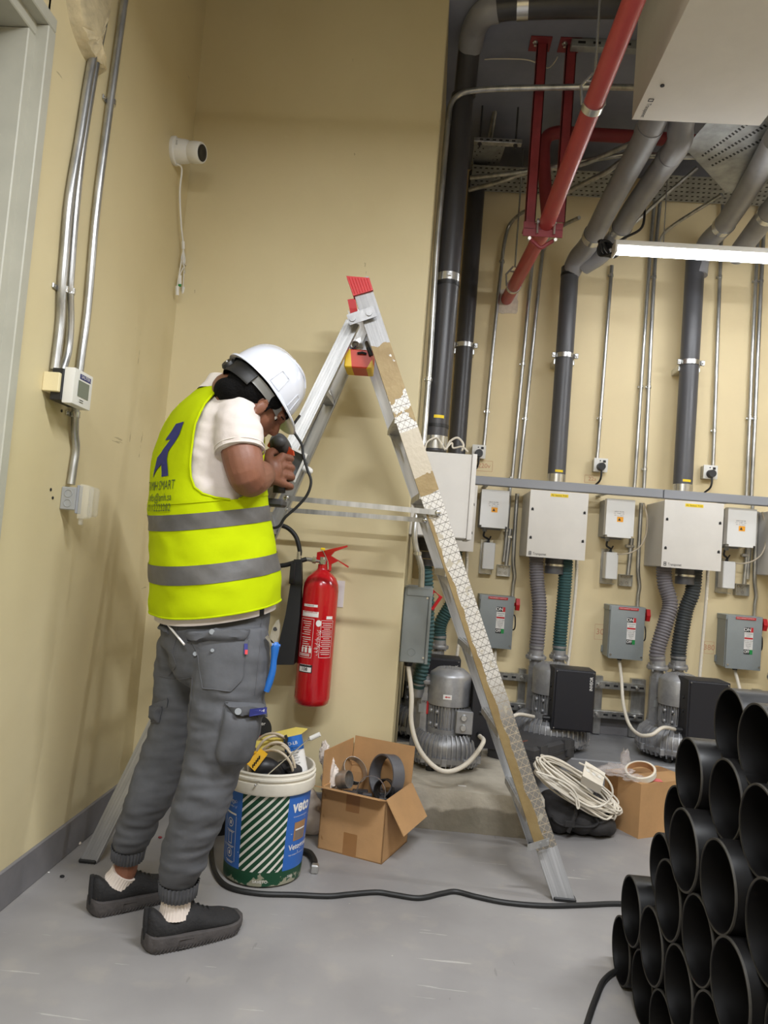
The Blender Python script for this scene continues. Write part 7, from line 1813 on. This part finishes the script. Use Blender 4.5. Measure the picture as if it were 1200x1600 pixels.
# --- socks and shoes
def sock(c0, c1, r, parent):
    mx = frame(c0, V(c1) - V(c0)); L_ = (V(c1) - V(c0)).length; n2 = 120; mb = MB()
    mb.rings([[mx @ V(((rr + .0011 * math.cos(30 * 2 * PI * k / n2)) * math.cos(2 * PI * k / n2), (rr + .0011 * math.cos(30 * 2 * PI * k / n2)) * math.sin(2 * PI * k / n2), zz * L_)) for k in range(n2)] for rr, zz in ((r * .8, 1.0), (r, 1.0), (r, .5), (r * 1.06, .2), (r * 1.12, 0))], True, False)
    return mb.build('sock', M['sock'], parent, smooth=60)
sock(ankle(*FT_R, z=.075), PY(277, 1394, 2.12), .040, person); sock(ankle(*FT_L, z=.075), PY(194.5, 1362, 2.28), .040, person)
def shoe(hx, hy, tx, ty, lab):
    Hh, Tt = PZ(hx, hy, 0), PZ(tx, ty, 0); d = (Tt - Hh); d.z = 0; L_ = .285; d.normalize(); s_ = V((-d.y, d.x, 0))
    mx = Matrix(((d.x, s_.x, 0, Hh.x), (d.y, s_.y, 0, Hh.y), (0, 0, 1, 0), (0, 0, 0, 1)))
    W = lambda u: (.037 + .014 * math.sin(min(1, u * 1.25) * PI * .5) + .004 * math.sin(u * PI)) * (1 if u < .78 else math.sqrt(max(0, 1 - ((u - .78) / .225) ** 2.4))) * (1 if u > .08 else math.sqrt(max(.15, 1 - ((.08 - u) / .09) ** 2)))
    def z0(u): return .0 + (.022 * ((u - .8) / .2) ** 2 if u > .8 else 0) + (.010 * ((.06 - u) / .06) if u < .06 else 0)
    us = [0.0, .015, .04, .08, .15, .25, .35, .45, .55, .65, .75, .83, .9, .95, .98, .995]
    st = lambda u: .042 - .014 * u - (.0 if u < .9 else .0)
    t = None
    up_ = MB(); R = []
    TH = [(0, .102), (.04, .112), (.08, .106), (.15, .088), (.25, .084), (.35, .102), (.42, .110), (.5, .094), (.6, .076), (.7, .066), (.8, .060), (.88, .055), (.95, .047), (.99, .032)]
    def top(u):
        for (a, b__), (c_, e_) in zip(TH, TH[1:]):
            if a <= u <= c_: return b__ + (e_ - b__) * (u - a) / (c_ - a)
        return .03
    for u in us:
        w = W(u) * .97; zt_ = top(u) * .98; zb_ = max(.02, z0(u) + .012); hh_ = (zt_ - zb_); row = []
        for k in range(20):
            a = 2 * PI * k / 20; cc, ss = math.cos(a), math.sin(a)
            row.append(mx @ V((u * L_, math.copysign(abs(cc) ** .75, cc) * w * (1 - (.12 if u < .4 else .30) * max(0, ss) ** 1.5), zb_ + hh_ / 2 + math.copysign(abs(ss) ** .9, ss) * hh_ / 2)))
        R.append(row)
    up_.rings(R)
    so = up_.build('shoe', M['shoe'], person, smooth=60); so['label'] = lab
    sl = MB(); R = []
    for u in us:
        w = W(u) * 1.1 + .001; a_, b__ = z0(u), z0(u) * .4 + st(u); wav = .0
        R.append([mx @ V((u * L_ - .004 + (.008 * u), y_, z_)) for y_, z_ in ((-w, a_ + .006), (-w * .92, a_), (w * .92, a_), (w, a_ + .006), (w * 1.03, (a_ + b__) / 2), (w * .97, b__), (w * .85, b__ + .003), (-w * .85, b__ + .003), (-w * .97, b__), (-w * 1.03, (a_ + b__) / 2))])
    sl.rings(R)
    for k in range(26):
        u = .02 + .9 * k / 26
        for sg in (-1, 1): w = W(u) * 1.13 + .001; sl.tube([mx @ V((u * L_, sg * w * .98, z0(u) + .002)), mx @ V((u * L_ + .007, sg * w * 1.02, z0(u) + .014))], .0022, 5)
    rr = [mx @ V((x_, -W(.35) * 1.13 - .001, z_)) for x_, z_ in ((.075, .008), (.115, .007), (.117, .028), (.077, .032))]; sl.tube(rr + [rr[0]], .0012, 5)
    sl.build('sole', M['sole'], so, smooth=40)
    la = MB()
    for k in range(5):
        u = .42 + .055 * k; zt_ = top(u) * .98 + .002; w = .022 + .003 * k
        la.tube([mx @ V((u * L_ - .006, -w, zt_ - .014)), mx @ V((u * L_, 0, zt_ + .001)), mx @ V((u * L_ + .006, w, zt_ - .014))], .0026, 6, smooth=4)
    for sg in (-1, 1): la.tube([mx @ V((.42 * L_, 0, .108)), mx @ V((.38 * L_, sg * .012, .122)), mx @ V((.42 * L_, sg * .026, .118)), mx @ V((.44 * L_, sg * .014, .106))], .0024, 6, smooth=4)
    la.build('laces', M['black'], so)
    hb2 = MB(); hb2.tube([mx @ V((.004, 0, .03)), mx @ V((-.001, 0, .07)), mx @ V((-.004, 0, .114))], [.010, .010, .007], 8, smooth=3, flat=1.0)
    hb2.tube([mx @ V((.36 * L_, 0, .098)), mx @ V((.37 * L_, 0, .122))], [.02, .014], 10, flat=.3, side=tuple(s_)); hb2.build('heel_tab', M['shoe'], so)
    return so
shoe(225, 1484, 362, 1447, 'nearer black knit shoe'); shoe(140, 1428, 258, 1396, 'farther black knit shoe')

# --- cordless screwdriver in his hand (a thing of its own)
t = thing('cordless_drill', 'dark grey and orange cordless drill in the right hand of the worker', 'power tool', PY(436, 775, 2.40))
mb = MB(); mb.tube([PY(435, 688, 2.36), PY(436, 694, 2.39), PY(440, 702, 2.44), PY(443, 708, 2.47)], [.026, .033, .034, .030], 22, smooth=4)
mb.ball(PY(435, 690, 2.355), (.025, .016, .02), 8)
mb.tube([PY(438, 706, 2.41), PY(437, 735, 2.40), PY(436, 770, 2.40)], [.022, .018, .021], 14, smooth=3); mb.build('housing', M['toolbox'], t)
mb = MB(); p = PY(449, 707, 2.40); mb.prism([PY(450, 696, 2.39), PY(458, 704, 2.40), PY(459, 711, 2.41), PY(449, 712, 2.41), PY(447, 704, 2.40)], (0, .02, 0)); mb.tube([PY(421, 697, 2.38), PY(424, 692, 2.37)], .008, n=8)
mb.build('orange_trim', mat('orange_trim', (226, 88, 48), .45), t)['label'] = 'orange trim'
mb = MB(); mb.cyl(PY(443, 708, 2.465), PY(445, 712, 2.50), .018, .012, 16); mb.cyl(PY(445, 712, 2.50), PY(446, 714, 2.53), .004, n=8); mb.build('chuck', M['steel'], t)
mb = MB(); c = PY(432, 786, 2.40); mb.box(c - V((.034, .04, .012)), c + V((.028, .04, .012)), .006); mb.build('battery', M['toolbox'], t)
# --- pliers hanging from the trouser pocket
t = thing('pliers', 'combination pliers with blue handle hanging from the trouser pocket of the worker', 'pliers', PY(418, 1080, 2.03))
YPl = on_tr(414, 1000).y - .012
q = lambda x_, y_, d=0: PY(x_, y_, YPl + d)
mb = MB(); mb.prism([q(421, 995), q(426, 980), q(432, 970), q(435, 968), q(437, 978), q(436, 992), q(432, 1006), q(424, 1004)], (0, .012, 0))
mb.prism([q(414, 996), q(417, 993), q(428, 1004), q(425, 1009)], (0, .010, 0)); mb.build('jaws', M['galv'], t, smooth=20)
mb = MB(); mb.cyl(q(430, 983, -.001), q(430, 983, .004), .006, n=12); mb.build('pivot_hole', M['ink'], t)
mb = MB(); mb.tube([q(428, 1007, .006), q(430, 1010, .006), q(428, 1030, .006), q(426, 1048, .006), q(421, 1066, .006), q(416, 1080, .006)], [.010, .0125, .009, .0095, .010, .009], 12, smooth=5); mb.tube([q(426, 1008, .006), q(438, 1009, .006)], [.009, .004], 8); mb.build('grip', M['blue'], t)['label'] = 'blue plastic grip'
# --- screwdriver shaft sticking out of the back pocket
t = thing('screwdriver', 'thin bright screwdriver shaft sticking out of the back pocket of the worker', 'screwdriver', on_tr(294, 1004, .01))
mb = MB(); a_, b__ = on_tr(262, 963, .016), on_tr(296, 1004, .024); mb.cyl(a_, b__, .003, n=10); mb.ball(a_, .0036, 6); mb.build('shaft', M['sticker'], t)
mb = MB(); mb.cyl(a_, a_.lerp(b__, .1), .0045, n=10); mb.build('tip', M['steel'], t)

# ================================================================== stack of black pipes at the right
RP, GAP, YP0 = .0873, 1.03, 2.16
DP = 2 * RP * GAP; DZP = math.sqrt((2 * RP) ** 2 - (DP / 2) ** 2)
XS = {(0, 0): .642, (0, 1): .647, (0, 2): .638, (0, 3): .64, (0, 4): .635, (1, 0): .635, (1, 1): .633, (1, 2): .636, (1, 3): .634, (1, 4): .64,
      (2, 0): .677, (2, 1): .634, (2, 2): .636, (2, 3): .628, (2, 4): .65, (3, 0): .677, (3, 1): .63, (3, 2): .634, (3, 3): .649, (3, 4): .66,
      (4, 0): .666, (4, 1): .678, (4, 2): .667, (4, 3): .67, (5, 0): .717, (5, 1): .695, (5, 2): .70}
Y_ROW = {0: 2.16, 1: 2.07, 2: 1.98, 3: 1.89, 4: 1.80, 5: 1.71}
ordn = ['first', 'second', 'third', 'fourth', 'fifth', 'sixth']
rown = ['on the floor', 'in the second layer', 'in the third layer', 'in the fourth layer', 'in the fifth layer', 'in the top layer']
ZROW = [.0873, .2365, .386, .534, .676, .812]
protos = {}
for (k, i), x0 in sorted(XS.items()):
    big = k < 4; rp = RP if big else .0838
    yy = Y_ROW[k] - i * DP; zz = ZROW[k]
    lab = 'black plastic pipe %s of the stack, %s from the left' % (rown[k], ordn[i])
    if big not in protos:
        proto = thing('black_pipe', lab, 'pipe', (x0, yy, zz - rp), 'black pipes stacked at the right')
        MB().pipe((x0, yy, zz), (x0 + 1.5, yy, zz), rp, rp - .0042, n=72).build('tube', M['blackpipe'], proto, smooth=30)
        q = MB(); n_ = 72
        R1 = [V((x0 - .0006, yy + (rp - .0042) * math.cos(2 * PI * j / n_), zz + (rp - .0042) * math.sin(2 * PI * j / n_))) for j in range(n_)]
        R2 = [V((x0 - .0006, yy + (rp - .0006) * math.cos(2 * PI * j / n_), zz + (rp - .0006) * math.sin(2 * PI * j / n_))) for j in range(n_)]
        R3 = [V((x0 + .003, yy + (rp + .0003) * math.cos(2 * PI * j / n_), zz + (rp + .0003) * math.sin(2 * PI * j / n_))) for j in range(n_)]
        q.rings([R1, R2, R3], True, False); q.build('cut_edge', M['pipe_rim'], proto)['label'] = 'scuffed pale cut edge'
        protos[big] = (proto, (x0, yy, zz))
    else:
        pr_, P0 = protos[big]
        place_copy(pr_, Matrix.Translation((x0 - P0[0], yy - P0[1], zz - P0[2])), lab)
